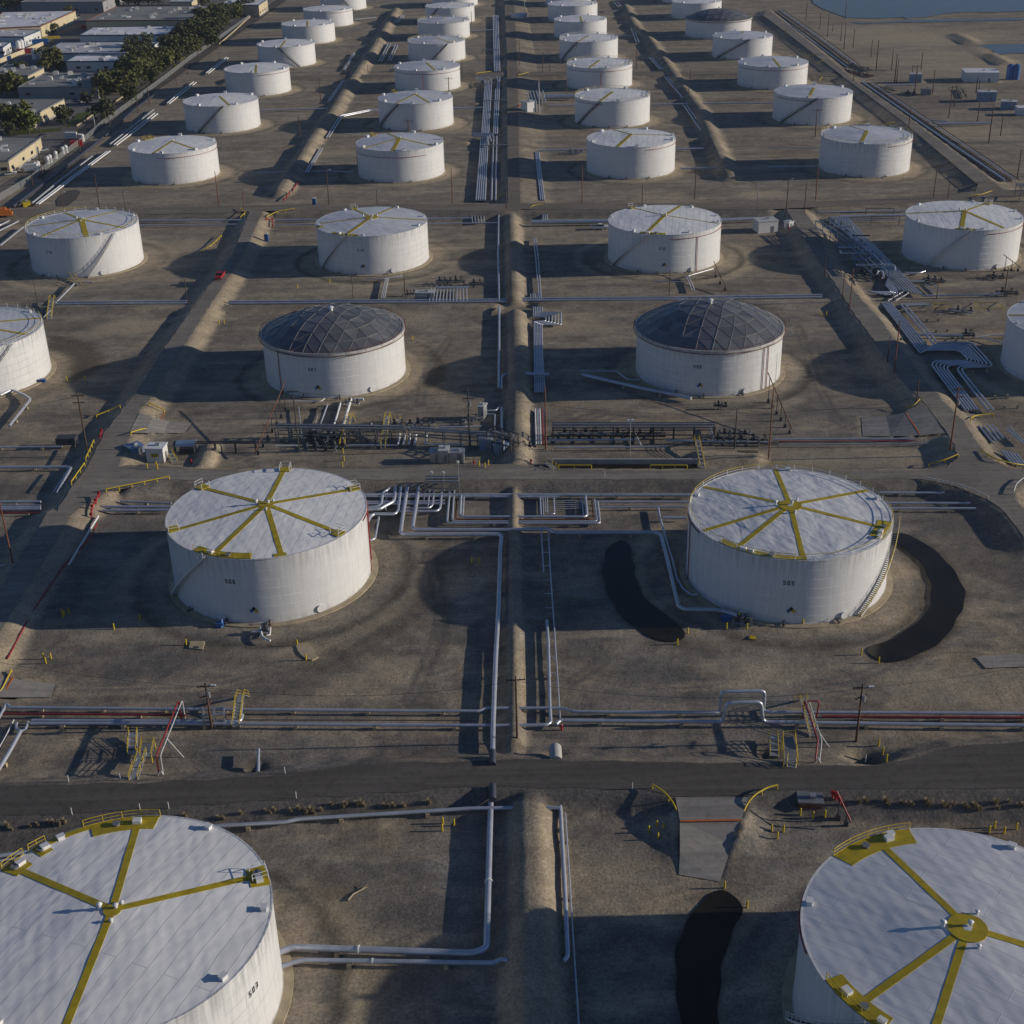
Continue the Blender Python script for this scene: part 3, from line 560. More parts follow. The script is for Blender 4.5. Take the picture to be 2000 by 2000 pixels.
TANKS = {}
def tank(key, X, Y, R, H, label, spokes=(), seam=0, roof=0, number=None, num_a=-90, stair=None, rail=None, rail_mat='rail yellow', hub=1.6, arcs=(), pads=(), dome=False, firering=None, riser=None,
         vents=6, near=False, diamond=None, sw=.42, fence_a=(), cone=.075, edge=None, hubz=0, stairmat='steel dark', group='white storage tanks of the yard'):
    c = Vector((X, Y, 0)); n = 128 if near else 72; HR = H+R*cone
    root = empty('storage_tank', c, label, 'storage tank', group); TANKS[key] = (c, R, H)
    def zr(r): return H+(R-r)*cone
    def A(p):                                                       # direction from the roof centre to a surveyed rim point
        w = U(p[0], p[1], H); return math.atan2(w.y-Y, w.x-X)
    # foundation ring
    b = MB(); b.ring(R-.3, R+(1.25 if near else .8), -.1, .30, n); b.build('foundation_ring', 'concrete', root)
    # shell
    b = MB(); lv = [.28, H-.16]; vs = []
    for z in lv:
        for i in range(n): a = 2*PI*i/n; vs.append((R*math.cos(a), R*math.sin(a), z))
    b.add(vs, [(i, (i+1) % n, n+(i+1) % n, n+i) for i in range(n)], 0, True)
    b.ring(R-.12, R+.10, H-.18, H+.03, n); b.ring(R-.02, R+.09, .28, .40, n)
    b.build('shell', 'tank plate %d' % seam, root)
    if dome:
        geodesic(root, R, H, dome)
    else:
        b = MB(); rings = [R-.02, R*.85, R*.7, R*.55, R*.4, R*.25, R*.1] if near else [R-.02, R*.6, R*.2]; vs = []
        for r in rings:
            for i in range(n):
                a = 2*PI*i/n; wob = 0 if r > R*.95 or not near else .015*math.sin(5*a+r)+.01*math.sin(11*a-r*2)
                vs.append((r*math.cos(a), r*math.sin(a), zr(r)+wob))
        vs.append((0, 0, HR)); fs = []
        for k in range(len(rings)-1): fs += [(k*n+i, k*n+(i+1) % n, (k+1)*n+(i+1) % n, (k+1)*n+i) for i in range(n)]
        o = (len(rings)-1)*n; fs += [(o+i, o+(i+1) % n, len(vs)-1) for i in range(n)]
        b.add(vs, fs, 0, True); b.build('roof', 'roof sheet %d' % roof, root)
        lift = .05
        for sp in spokes:                                           # painted walkway strips on the cone
            w = sw*(sp[2] if len(sp) > 2 else 1); a = A(sp); ca, sa = math.cos(a), math.sin(a); b = MB(); k = 10; vs = []
            for i in range(k+1):
                r = hub*.8+(R-.35-hub*.8)*i/k
                for q in (-w, w): vs.append((ca*r-sa*q, sa*r+ca*q, zr(r)+lift))
            for i in range(k+1):
                r = hub*.8+(R-.35-hub*.8)*i/k
                for q in (-w, w): vs.append((ca*r-sa*q, sa*r+ca*q, zr(r)-.1))
            m0 = 2*(k+1); fs = []
            for i in range(k):
                fs += [(2*i+1, 2*i, 2*i+2, 2*i+3), (2*i, m0+2*i, m0+2*i+2, 2*i+2), (m0+2*i+1, 2*i+1, 2*i+3, m0+2*i+3)]
            b.add(vs, fs); b.build('walkway', 'yellow paint', root)
        if hub > .2 and (spokes or near):
            b = MB(); b.tube([(0, 0, HR-hub*cone-.1), (0, 0, HR-hub*cone*.55+.05)], hub, 28); b.build('hub_platform', 'yellow paint', root)
            inst(HOOD, 'vent_cap', root, (.35, .25, HR+.1), 0, (.7, .7, .6))
            if near: inst(HOOD, 'vent_cap', root, (-hub-.45, .3, HR-.2), 0, (.75, .75, 1.1)); inst(HOOD, 'vent_cap', root, (.3, -hub-.7, HR-.2), 0, (.55, .55, .6)); inst(HOOD, 'vent_cap', root, (hub*.8, hub, HR-.2), 0, (.55, .55, .6))
        for p0, p1, wd in arcs:                                     # painted platforms along the rim
            a0, a1 = A(p0), A(p1)
            while a1 < a0: a1 += 2*PI
            b = MB(); k = max(4, int((a1-a0)*R/1.2)); vs = []
            for i in range(k+1):
                a = a0+(a1-a0)*i/k; ca, sa = math.cos(a), math.sin(a)
                for r, z in ((R-wd, zr(R-wd)+.06), (R-.02, H+.08), (R-.02, H-.05), (R-wd, zr(R-wd)-.1)): vs.append((r*ca, r*sa, z))
            b.add(vs, [(4*i+q, 4*i+4+q, 4*i+4+(q+1) % 4, 4*i+(q+1) % 4) for i in range(k) for q in range(4)]+[(3, 2, 1, 0), (4*k, 4*k+1, 4*k+2, 4*k+3)]); pf = b.build('rim_platform', 'yellow paint', root)
            if near and wd > 1.2:
                for t, mt, nm in ((.3, 'white paint', 'roof_hatch'), (.62, 'steel grey', 'gauge_hatch')):
                    a = a0+(a1-a0)*t; r = R-wd*.5; q = Vector((r*math.cos(a), r*math.sin(a), zr(r))); b = MB()
                    if nm == 'roof_hatch': b.box(q+Vector((0, 0, .3)), (.8, 1.0, .5), a)
                    else: b.tube([q, q+Vector((0, 0, .35))], .42, 12); b.tube([q+Vector((0, 0, .35)), q+Vector((0, 0, .42))], .5, 12)
                    b.build(nm, mt, pf)
    # rim handrail
    def railing(name, a0, a1, r, z, mat_top, mat_post, step=2.6):
        L = (a1-a0)*r; k = max(2, int(L/step)); b = MB()
        for i in range(k+1):
            a = a0+(a1-a0)*i/k; b.tube([(r*math.cos(a), r*math.sin(a), z-.1), (r*math.cos(a), r*math.sin(a), z+1.1)], .05, 4, 1)
        kk = max(6, int(abs(a1-a0)*40))
        for h, mi in ((1.1, 0), (.6, 1), (.12, 1)):
            b.tube([(r*math.cos(a0+(a1-a0)*i/kk), r*math.sin(a0+(a1-a0)*i/kk), z+h) for i in range(kk+1)], .055 if mi == 0 else .04, 4, mi)
        b.build(name, [mat_top, mat_post], root)
    if rail == 'full': railing('railing', 0, 2*PI, R-.15, H, rail_mat, 'white paint', 3.2)
    for f in fence_a:
        a0, a1 = A(f[0]), A(f[1])
        while a1 < a0: a1 += 2*PI
        railing('railing', a0, a1, R-.12, H, rail_mat, rail_mat, 2.2)
    for p in pads:                                                  # small gauging platforms with a guard rail
        a = A(p); d = Vector((math.cos(a), math.sin(a), 0)); t = Vector((-d.y, d.x, 0)); o = d*(R-1.0); b = MB()
        b.box((o.x, o.y, H+.22), (1.9, 1.9, .12), a, 0)
        for s in (-1, 1):
            for q in (-.9, .9):
                w = o+d*q+t*(.9*s); b.tube([(w.x, w.y, H+.1), (w.x, w.y, H+1.35)], .045, 4, 1)
            w0, w1 = o-d*.9+t*(.9*s), o+d*.9+t*(.9*s)
            for h in (.8, 1.35): b.tube([(w0.x, w0.y, H+h), (w1.x, w1.y, H+h)], .045, 4, 1)
        w0, w1 = o+d*.9-t*.9, o+d*.9+t*.9
        for h in (.8, 1.35): b.tube([(w0.x, w0.y, H+h), (w1.x, w1.y, H+h)], .045, 4, 1)
        b.build('gauge_platform', ['yellow paint', 'white paint' if near else 'rail yellow'], root)
    for i in range(vents):
        a = 2*PI*(i+.35)/max(1, vents)+.3*math.sin(i*7+X); r = R-.75
        inst(VENT, 'roof_vent', root, (r*math.cos(a), r*math.sin(a), H+.02), a, (.6, .7, .6) if near else (1.0, 1.0, .85))
    if stair:                                                       # stair wound round the shell, base angle -> top angle
        a0, a1 = math.radians(stair[0]), math.radians(stair[1]); b = MB(); L = abs(a1-a0)*R; k = int(H/.24); w = .85
        for s, rr in ((0, R+.10), (1, R+.10+w)):
            kk = 24; b.add([((rr+t)*math.cos(a0+(a1-a0)*i/kk), (rr+t)*math.sin(a0+(a1-a0)*i/kk), .3+(H-.3)*i/kk+h) for i in range(kk+1) for t, h in ((0, -.28), (0, .10), (.06, .10), (.06, -.28))],
                           [(4*i+q, 4*i+4+q, 4*i+4+(q+1) % 4, 4*i+(q+1) % 4) for i in range(kk) for q in range(4)], 1)
        st = b.build('stair', [stairmat, 'white paint' if near else stairmat], root)
        b = MB()
        for i in range(k):
            a = a0+(a1-a0)*(i+.5)/k; r = R+.13+w/2; b.box((r*math.cos(a), r*math.sin(a), .3+(H-.3)*(i+.5)/k), (w, .26, .05), a)
        b.build('treads', stairmat, st)
        b = MB(); rr = R+.2+w; kk = 24
        for h in (1.0, .55): b.tube([(rr*math.cos(a0+(a1-a0)*i/kk), rr*math.sin(a0+(a1-a0)*i/kk), .3+(H-.3)*i/kk+h) for i in range(kk+1)], .045, 4)
        for i in range(0, kk+1, 2):
            a = a0+(a1-a0)*i/kk; z = .3+(H-.3)*i/kk; b.tube([(rr*math.cos(a), rr*math.sin(a), z), (rr*math.cos(a), rr*math.sin(a), z+1.0)], .04, 4)
        b.build('handrail', 'rail yellow' if stair[-1] == 'y' else ('white paint' if near else stairmat), st)
    if number:
        o = bpy.data.objects.new('number_lettering', number_mesh(number, R+.035, H*.62, math.radians(num_a), .78)); C.objects.link(o); o.parent = root
        tag(o, 'black tank number %s' % number)
    if diamond is not None:
        a = math.radians(diamond); d = Vector((math.cos(a), math.sin(a), 0)); t = Vector((-d.y, d.x, 0)); b = MB(); o = d*(R+.05)+Vector((0, 0, 2.7)); q = .42
        for mi, (du, dv) in enumerate([(-q, 0), (0, q), (q, 0), (0, -q)]):
            cc = o+t*du+Vector((0, 0, dv)); vs = [cc+t*(-q*.95), cc+Vector((0, 0, -q*.95)), cc+t*(q*.95), cc+Vector((0, 0, q*.95))]
            b.add(vs, [(0, 1, 2, 3)], mi)
        b.build('hazard_sign', ['blue paint', 'black paint', 'rail yellow', 'white paint'], root)
    if firering:                                                    # foam line clipped round the shell under the rim
        a0, a1, drop = math.radians(firering[0]), math.radians(firering[1]), firering[2]; kk = 40
        b = MB(); b.tube([((R+.16)*math.cos(a0+(a1-a0)*i/kk), (R+.16)*math.sin(a0+(a1-a0)*i/kk), H-drop) for i in range(kk+1)], .09, 5); b.build('foam_line', 'pipe red', root)
    for a in (riser or ()):
        a = math.radians(a); b = MB(); b.tube([((R+.18)*math.cos(a), (R+.18)*math.sin(a), .3), ((R+.18)*math.cos(a), (R+.18)*math.sin(a), H-(firering[2] if firering else 1.0))], .09, 6); b.build('riser_pipe', 'pipe red', root)
    if near or Y < 420:
        for a, z in ((-62, 1.1), (-118, 1.0)):
            ar = math.radians(a+8*math.sin(X)); inst(MANHOLE, 'manhole', root, (R*math.cos(ar), R*math.sin(ar), z), ar)
    for a in (-104, -78, -128):
        ar = math.radians(a+6*math.sin(X+a)); inst(NOZZLE, 'nozzle', root, (R*math.cos(ar), R*math.sin(ar), .35), ar)
    # worn ring of ground round the pad, with a shallow scour ditch
    d = np.hypot(GX-X, GY-Y); mk = d < R+16
    if mk.any():
        ph = X*.13+Y*.07; an = np.arctan2(GY[mk]-Y, GX[mk]-X); dd = d[mk]-R; w1 = .6*wave(GX[mk], GY[mk], .5, ph)
        cov[..., 0][mk] = np.maximum(cov[..., 0][mk], (.42 if Y < 420 else .5)*smooth((5.2-dd+w1)/1.6)*(dd > -1))
        if near and not dome: cov[..., 0][mk] = np.maximum(cov[..., 0][mk]*.55, (.5+.35*np.sin(an*2+ph))*np.exp(-((dd-9.2-w1*1.6)/1.7)**2))
        dk = np.exp(-((dd-6.6-w1)/.8)**2)*(.45+.4*np.sin(an*1.0+ph)); cov[..., 2][mk] = np.maximum(cov[..., 2][mk], np.clip(dk, 0, .55))
        GZ[mk] += np.where(GZ[mk] < .4, .12*smooth((5.0-dd)/2.5)-.10*np.exp(-((dd-6.6)/.9)**2), 0)
    return root

def geodesic(root, R, H, rise):
    """aluminium triangulated dome: hexagonal lattice on a spherical cap"""
    RS = (R*R+rise*rise)/(2*rise); zc = H+rise-RS; N = 5; P = {}; rim = R+.3; b = MB(); amax = math.asin(min(1, rim/RS)*.9999)
    def sph(r, a, lift=0.0):
        t = amax*r; rr = (RS+lift)*math.sin(t); return Vector((rr*math.cos(a), rr*math.sin(a), zc+(RS+lift)*math.cos(t)))
    for k in range(N+1):
        for i in range(max(1, 6*k)): P[(k, i)] = (k/N, (2*PI*i/(6*k) if k else 0)+.2)
    tris = []; edges = set()
    for k in range(1, N+1):
        for s in range(6):
            for j in range(k):
                o0 = (k, (s*k+j) % (6*k)); o1 = (k, (s*k+j+1) % (6*k)); i0 = (k-1, (s*(k-1)+j) % max(1, 6*(k-1)))
                tris.append((o0, o1, i0))
                if j < k-1: i1 = (k-1, (s*(k-1)+j+1) % (6*(k-1))); tris.append((i0, o1, i1))
    vals = []
    for t in tris:
        b.add([sph(*P[q]) for q in t], [(0, 1, 2)], 0)
        for q in range(3): edges.add(tuple(sorted((t[q], t[(q+1) % 3]))))
        vals += [random.random()]*3
    ob = b.build('dome_roof', 'dome panel', root)
    for p in ob.data.polygons:
        if p.normal.z < 0: p.flip()
    at = ob.data.attributes.new('panel', 'FLOAT', 'POINT'); at.data.foreach_set('value', vals)
    e = MB()
    for q0, q1 in edges:
        e.tube([sph(*P[q0], .03), sph(*P[q1], .03)], .045, 4, 0, False)
    e.build('rib_lattice', 'dome rib', root)
    e = MB(); e.ring(R+.02, R+.42, H-.45, H-.15, 96); e.ring(R-.1, R+.35, H-.15, H+.12, 96); e.build('eave_ring', 'dirty white', root)
    e = MB(); kk = 100
    for h in (.9, .45): e.tube([((R+.55)*math.cos(2*PI*i/kk), (R+.55)*math.sin(2*PI*i/kk), H-.1+h) for i in range(kk+1)], .045, 4)
    for i in range(0, kk, 4): a = 2*PI*i/kk; e.tube([((R+.55)*math.cos(a), (R+.55)*math.sin(a), H-.2), ((R+.55)*math.cos(a), (R+.55)*math.sin(a), H+.8)], .04, 4)
    e.tube([((R+.72)*math.cos(2*PI*i/kk), (R+.72)*math.sin(2*PI*i/kk), H-.5) for i in range(kk+1)], .1, 5)
    e.build('foam_ring', 'pipe rust', root)
    inst(HOOD, 'vent_cap', root, (0, 0, H+rise), 0, (1.5, 1.5, 1.2))

S = 1.2
ROWN = ['nearest', 'second', 'third', 'fourth', 'fifth', 'sixth', 'seventh', 'eighth', 'ninth', 'tenth', 'eleventh', 'farthest']
# nearest row
tank('0L', -37.6*S, 94.2*S, 14.4*S, 10.4*S, 'white tank cut by the left and bottom edges with a yellow forked roof walkway', [(26, 1695), (267, 1619), (492, 1715), (132, 2000)], 1, 0, '503', -22, near=True, hub=1.0, sw=.42,
     arcs=[((308, 1603), (175, 1608), 2.6), ((500, 1706), (500, 1730), 2.4) if False else ((495, 1735), (488, 1700), 2.2), ((98, 1655), (76, 1672), 2.2), ((48, 1680), (12, 1705), 2.6), ((175, 1608), (98, 1650), .9)],
     fence_a=[((310, 1603), (162, 1611)), ((93, 1650), (62, 1668)), ((45, 1670), (5, 1700))], pads=[(497, 1715)], diamond=-30, vents=7)
tank('0R', 39.5*S, 89.4*S, 14.4*S, 10.4*S, 'white tank cut by the right and bottom edges with a broad yellow hub plate', [(1723, 1653), (1679, 1963), (1826, 2012), (2090, 1880)], 2, 3, None, near=True, hub=2.1, sw=.42,
     arcs=[((1777, 1624), (1622, 1668), 2.7), ((1616, 1914), (1728, 2010), 2.0)], fence_a=[((1777, 1624), (1620, 1668)), ((1616, 1914), (1728, 2010))], stair=(178, 221), vents=7, firering=(150, 185, .4))
# second row
tank('1L', -35.8*S, 176.3*S, 14.5*S, 10.5*S, 'white tank numbered 506 with seven yellow roof strips', [(383, 949), (554, 921), (683, 958), (657, 1040), (549, 1082), (419, 1082), (336, 1038)], 0, 1, '506', -103, near=True, hub=1.3,
     stair=(-157, -116), stairmat='dirty white', arcs=[((376, 1076), (489, 1094), 1.7), ((535, 1091), (562, 1088), 1.0)], fence_a=[((376, 1076), (489, 1094))], pads=[(378, 947), (558, 918), (686, 957), (660, 1043), (332, 1036)], diamond=-92, vents=0, firering=(-12, 14, .5), riser=(-2, 12), sw=.45)
tank('1R', 39.9*S, 172.5*S, 14.4*S, 10.2*S, 'white tank numbered 505 with a railing all round its roof', [(1514, 916), (1370, 950), (1383, 1035), (1447, 1065), (1568, 1088), (1714, 1030), (1698, 957)], 0, 2, '505', -100, near=True, hub=2.0,
     stair=(-58, -14, 'y'), rail='full', arcs=[((1409, 1056), (1576, 1091), 1.35), ((1716, 1052), (1738, 1020), 2.6)], diamond=-98, vents=5, firering=(176, 200, .5), riser=(186,), sw=.42, stairmat='steel grey')
# third row
tank('2a', -109*S, 261.5*S, 14.4*S, 10.0*S, 'white tank cut by the left edge behind the road with a stair on its side', [(75, 622), (10, 650), (-60, 640)], 1, 3, near=True, hub=1.3, stair=(-80, -38), rail='full', vents=4)
tank('2b', -35.0*S, 258.3*S, 14.08*S, 9.3*S, 'tank with a grey geodesic dome, left of the middle ridge in the third row', dome=3.9*S, seam=0, near=True, number='507', num_a=-101, diamond=-98, vents=0, riser=(-133,), firering=(-133, -100, .7), group='tanks with geodesic dome roofs')
tank('2c', 40.0*S, 254.6*S, 14.36*S, 9.4*S, 'tank numbered 508 with a grey geodesic dome, right of the middle ridge', dome=4.6*S, seam=1, near=True, number='508', num_a=-106, diamond=-104, vents=0, riser=(-47, -52), group='tanks with geodesic dome roofs')
tank('2d', 112.5*S, 251.0*S, 14.0*S, 10.0*S, 'white tank of which only the left side shows at the right edge', [(2040, 620)], 2, 4, near=True, hub=1.3, vents=6)
# rows four and on
tank('3a', -107.5*S, 340.8*S, 13.9*S, 10.2*S, 'white tank in the fourth row with yellow rim rail and a stair rising right', [(124, 414), (228, 413), (52, 443), (85, 461), (168, 461, 1.8), (241, 445)], 2, 4, stair=(-76, -42), rail='full', number='518', num_a=-112, sw=.45, vents=5, near=True, hub=1.0)
tank('3b', -33.6*S, 337.4*S, 14.0*S, 9.9*S, 'white tank numbered 514 in the fourth row, left of the middle ridge', [(691, 409), (767, 406), (627, 437), (679, 457, 1.3), (831, 430)], 1, 4, number='514', num_a=-97, stair=(-150, -112), near=True, arcs=[((655, 453), (697, 462), 1.6), ((618, 441), (628, 445), 1.8)], pads=[(687, 406)], hub=2.0, vents=6, diamond=-96)
tank('3c', 39.8*S, 332.5*S, 14.0*S, 9.8*S, 'white tank numbered 510 in the fourth row, right of the middle ridge', [(1329, 402, 1.3), (1267, 452, 1.3), (1241, 408, .6), (1404, 437, .6)], 0, 1, number='510', num_a=-98, stair=(-157, -113), near=True, arcs=[((1255, 452), (1300, 458), 1.6)], pads=[(1228, 405)], hub=.6, vents=7, firering=(-92, 10, 1.3), riser=(5, -62), diamond=-96)
tank('3d', 113.3*S, 328.9*S, 13.9*S, 10.0*S, 'white tank at the right end of the fourth row with fanned roof streaks', [(1779, 417), (1924, 399), (1878, 446, 1.6), (1956, 444, 1.3)], 2, 1, stair=(-140, -101), near=True, hub=1.0, vents=6, firering=(-85, 20, 1.2), arcs=[((1866, 448), (1905, 449), 1.3)], pads=[(1932, 398)])
def farname(col, row, extra): return 'white tank, %s of the %s row%s' % (['left end', 'second from left', 'third from left', 'right end'][col], ROWN[row], extra)
FAR = [('4a', -104.8, 436.2, 13.7, 9.7, [(303, 298), (373, 290)], dict(firering=(-100, 30, 1.6), pads=[(290, 270), (270, 271)])), ('4b', -32.4, 431.5, 13.7, 9.8, [(723, 287), (844, 285), (769, 292, 1.5), (756, 260)], dict(firering=(-165, -50, 2.4), riser=(-165,), pads=[(715, 263)])),
       ('4c', 40.1, 428.7, 13.8, 9.8, [(1208, 285, 1.4), (1202, 255), (1316, 264)], dict(firering=(-75, 10, 1.2))), ('4d', 112.3, 423.3, 13.8, 10.1, [(1681, 280, 1.3), (1663, 248, .5)], dict(firering=(-75, 10, 1.2), rail='full')),
       ('5a', -103.3, 512.5, 13.6, 9.7, [(445, 204)], dict(stair=(-120, -76))), ('5b', -31.5, 508.3, 13.6, 9.6, [(782, 199), (834, 199)], dict(stair=(-158, -112), pads=[(757, 178)])), ('5c', 40.2, 505.2, 13.6, 9.2, [(1171, 198, 1.3)], dict(stair=(-155, -112), rail='full', firering=(-170, -110, 1.2))),
       ('5d', 112.2, 501.0, 13.9, 9.5, [(1580, 190, 1.3)], dict(stair=(-150, -96), firering=(-165, -105, 1.2))), ('6a', -101.4, 584.8, 13.4, 9.4, [(500, 139)], dict(firering=(-80, 10, 1.2))), ('6b', -30.7, 584.5, 13.6, 8.6, [(849, 137)], dict(firering=(-170, 0, 1.6), riser=(-95,))),
       ('6c', 40.6, 579.6, 13.5, 8.7, [(1150, 133)], dict(rail='full', firering=(-170, 0, 1.6), riser=(-92,))), ('6d', 110.7, 571.9, 14.1, 8.8, [(1520, 128)], dict(firering=(-170, 0, 1.6))), ('7a', -99.0, 654.8, 13.2, 9.1, [(548, 92)], dict(stair=(-58, -98))),
       ('7b', -29.7, 658.6, 13.3, 8.3, [(885, 84)], dict(stair=(-103, -66), rail='full')), ('7c', 40.5, 650.1, 13.4, 8.7, [(1128, 82)], dict(stair=(-155, -115), rail='full', rail_mat='white paint')), ('7d', 110.3, 645.2, 13.5, 9.0, [(1452, 60)], dict(stair=(-152, -86), rail_mat='white paint')),
       ('8a', -97.6, 726.1, 13.4, 8.7, [(600, 51)], {}), ('8b', -28.8, 728.8, 13.3, 8.1, [(869, 34)], dict(rail='full')), ('8c', 40.6, 719.4, 13.3, 8.4, [(1136, 42)], {})]
for j, (k, x, y, r, h, sp, kw) in enumerate(FAR):
    row = int(k[0]); col = 'abcd'.index(k[1]); kw = dict(kw); st = kw.get('stair')
    ex = ', dark stair' if st else ', red foam line' if kw.get('firering') else ''
    tank(k, x*S, y*S, r*S, h*S, farname(col, row, ex), sp, (j*3) % 4, 4 if j % 2 else 1, hub=.7, sw=.5, **kw)
tank('8d', 109.2*S, 711.8*S, 16.2*S, 8.3*S, 'far tank with a grey geodesic dome at the right end of the ninth row', dome=4.1*S, vents=0, group='tanks with geodesic dome roofs')
for k, px, base, row, col in [('9a', 637, 54, 9, 0), ('9b', 878, 48, 9, 1), ('9c', 1121, 44, 9, 2), ('9d', 1366, 39, 9, 3), ('10a', 667, 22, 10, 0), ('10b', 888, 15, 10, 1), ('10c', 1112, 13, 10, 2), ('11b', 897, -12, 11, 1), ('11c', 1104, -16, 11, 2), ('10d', 1345, 8, 10, 3)]:
    w = U(px, base); tank(k, w.x, w.y+16.2, 16.2, 10.0, farname(col, row, ''), [(px+18, base-40)] if row == 9 else [], row % 4, 1, hub=.6, sw=.5, vents=5, firering=(-80, 10, 1.2) if k == '9a' else None, stair=(-150, -115) if k == '9b' else (-60, -95) if k == '10a' else None)
finish_ground()
# ------------------------------------------------------------------ pipework
sup = MB(); sup.box((0, 0, -.5), (.55, .55, 1.0)); SUPPORT = sup.data('support', 'concrete')
flg = MB(); flg.tube([(-.09, 0, 0), (.09, 0, 0)], 1.0, 12); FLANGE = flg.data('flange', 'white paint')
def w3(p, z):
    """(px, py[, raise]) -> world point standing on plane z, raised"""
    v = U(p[0], p[1], z)
    return v+Vector((0, 0, p[2])) if len(p) > 2 else v
def pipe(pts, r, label, mat='pipe paint', z=None, group=None, supports=0.0, bend=None, cat='pipe', flanges=0, n=None):
    z = r+.55 if z is None else z
    W = [w3(p, z) for p in pts]; near = W[0].y < 330
    F = fillet(W, bend if bend else max(r*3, .7), 5 if near else 2)
    b = MB(); b.tube(F, r, n or (12 if near else 6)); o = Vector((W[0].x, W[0].y, 0))
    ob = b.build('pipe', mat, None, o); tag(ob, label, cat, group)
    if supports:
        for a, c in zip(W[:-1], W[1:]):
            d = c-a; L = Vector((d.x, d.y, 0)).length
            if L < supports*.8: continue
            k = int(L/supports); ang = math.atan2(d.y, d.x)
            for i in range(k):
                p = a+d*((i+.5)/k); h = max(.25, p.z-r-gz(p.x, p.y)+.15)
                if h > 6 or gz(p.x, p.y) > p.z-r: continue
                s = inst(SUPPORT, 'support', ob, (p.x-o.x, p.y-o.y, p.z-r+.04), ang, (1.0, min(2.4, r*2/.55+.5), h))
    if flanges:
        for a, c in zip(W[:-1], W[1:]):
            d = c-a
            if d.length < flanges*.7: continue
            p = a+d*.37; s = inst(FLANGE, 'flange', ob, p-o, math.atan2(d.y, d.x), (1, r*1.32, r*1.32))
    return ob
def bundle(A, B, n, r, desc, group, mat='pipe paint', z=None, supports=0, end='from the left', bend=None, mats=None, skip=()):
    for k in range(n):
        if k in skip: continue
        t = k/(n-1) if n > 1 else 0
        pts = [tuple(a+(b-a)*t for a, b in zip(p, q)) for p, q in zip(A, B)]
        pipe(pts, r if not isinstance(r, (list, tuple)) else r[k % len(r)], '%s of %d %s' % (nth(k, n, end), n, desc), mats[k % len(mats)] if mats else mat, z, group, supports if k == 0 else 0, bend)
# --- front basin
pipe([(545, 1860), (570, 1850), (924, 1862), (951, 1852), (951, 1830), (959, 1562), (962, 1545)], .42, 'fat pale pipe bending up beside the ridge from the nearest left tank', supports=9, bend=2.2, flanges=30)
pipe([(550, 1888), (588, 1875), (966, 1881), (976, 1874), (992, 1876)], .29, 'thinner pale pipe running from the nearest left tank into the ridge', supports=9, bend=1.2, flanges=28)
pipe([(1093, 1556), (1100, 1681), (1104, 1759), (1109, 1868), (1101, 1878)], .30, 'pale pipe along the right foot of the near ridge', supports=8)
pipe([(1104, 1588), (1111, 1694), (1118, 1811), (1131, 2010)], .11, 'thin conduit pipe beside the pale pipe right of the near ridge', supports=7)
pipe([(-60, 1680), (52, 1664), (411, 1614), (557, 1606), (581, 1600), (919, 1579), (1000, 1578), (1094, 1578)], .27, 'pale pipe crossing below the dark road behind the nearest tanks', z=1.25, supports=9)
pipe([(-60, 1690), (52, 1673), (120, 1664)], .16, 'short pale pipe behind the nearest left tank at the left edge')
# --- pipeway beyond the dark road
g = 'pipes of the pipeway above the dark road'
pipe([(-20, 1430), (0, 1398), (13, 1374), (19, 1382), (260, 1384), (500, 1386), (937, 1389), (950, 1383), (1101, 1383), (1119, 1390), (1398, 1392), (1406, 1390), (1406, 1390, 3.6), (1491, 1388, 3.6), (1491, 1388), (1500, 1391), (1760, 1392), (2080, 1394)], .24, 'upper pale pipe of the pipeway above the dark road with a tall loop', group=g, supports=9, bend=.8)
pipe([(-20, 1394), (180, 1395), (362, 1397)], .17, 'dark red pipe in the left half of the pipeway', 'pipe red', group=g, supports=9)
pipe([(1605, 1399), (1760, 1400), (2080, 1402)], .17, 'dark red pipe in the right half of the pipeway', 'pipe red', group=g, supports=9)
pipe([(-20, 1404), (300, 1405), (460, 1406), (930, 1407)], .08, 'thin dark conduit in the left half of the pipeway', 'pipe dark', group=g)
pipe([(62, 1407), (300, 1408), (470, 1409), (474, 1396)], .24, 'middle blue-grey pipe in the left half of the pipeway', group=g)
pipe([(60, 1413), (300, 1413), (500, 1414), (965, 1417), (1068, 1416), (1076, 1411), (1074, 1380), (1071, 1260), (1068, 1212)], .25, 'lower pale pipe of the pipeway turning up towards the second tank row', group=g, supports=9)
pipe([(1086, 1415), (1093, 1407), (1411, 1410), (1417, 1410, 3.4), (1484, 1408, 3.4), (1490, 1410), (1760, 1414), (2080, 1418)], .28, 'lower pale pipe in the right half of the pipeway with a tall loop', group=g, supports=9, bend=.8)
pipe([(55, 1410), (50, 1424), (42, 1428), (30, 1422), (33, 1412)], .2, 'U-shaped pipe fork at the lower left', bend=1.0); pipe([(40, 1428), (22, 1462), (-10, 1515)], .3, 'pale pipe running down from the fork at the left edge', supports=5)
pipe([(27, 1406), (10, 1440), (-12, 1478)], .09, 'thin white pipe left of the pipe fork', 'white paint')
lad = pipe([(1071, 1036), (1075, 1116), (1083, 1233), (1094, 1404)], .12, 'thin pale pipe with side rungs right of the ridge')
pipe([(1057, 1036), (1062, 1118)], .13, 'short pale pipe ending left of the thin rung pipe')
for y, x0, x1 in [(1054, 1058, 1072), (1079, 1060, 1073), (1105, 1062, 1075), (1132, 1061, 1077), (1159, 1063, 1078), (1187, 1065, 1080), (1249, 1070, 1085), (1282, 1072, 1086), (1315, 1073, 1088), (1334, 1074, 1090)]:
    a, b = U(x0, y, .68), U(x1, y, .68); m = MB(); m.tube([a, b], .07, 6); m.build('cross_pipe', 'pipe paint', lad, lad.location)
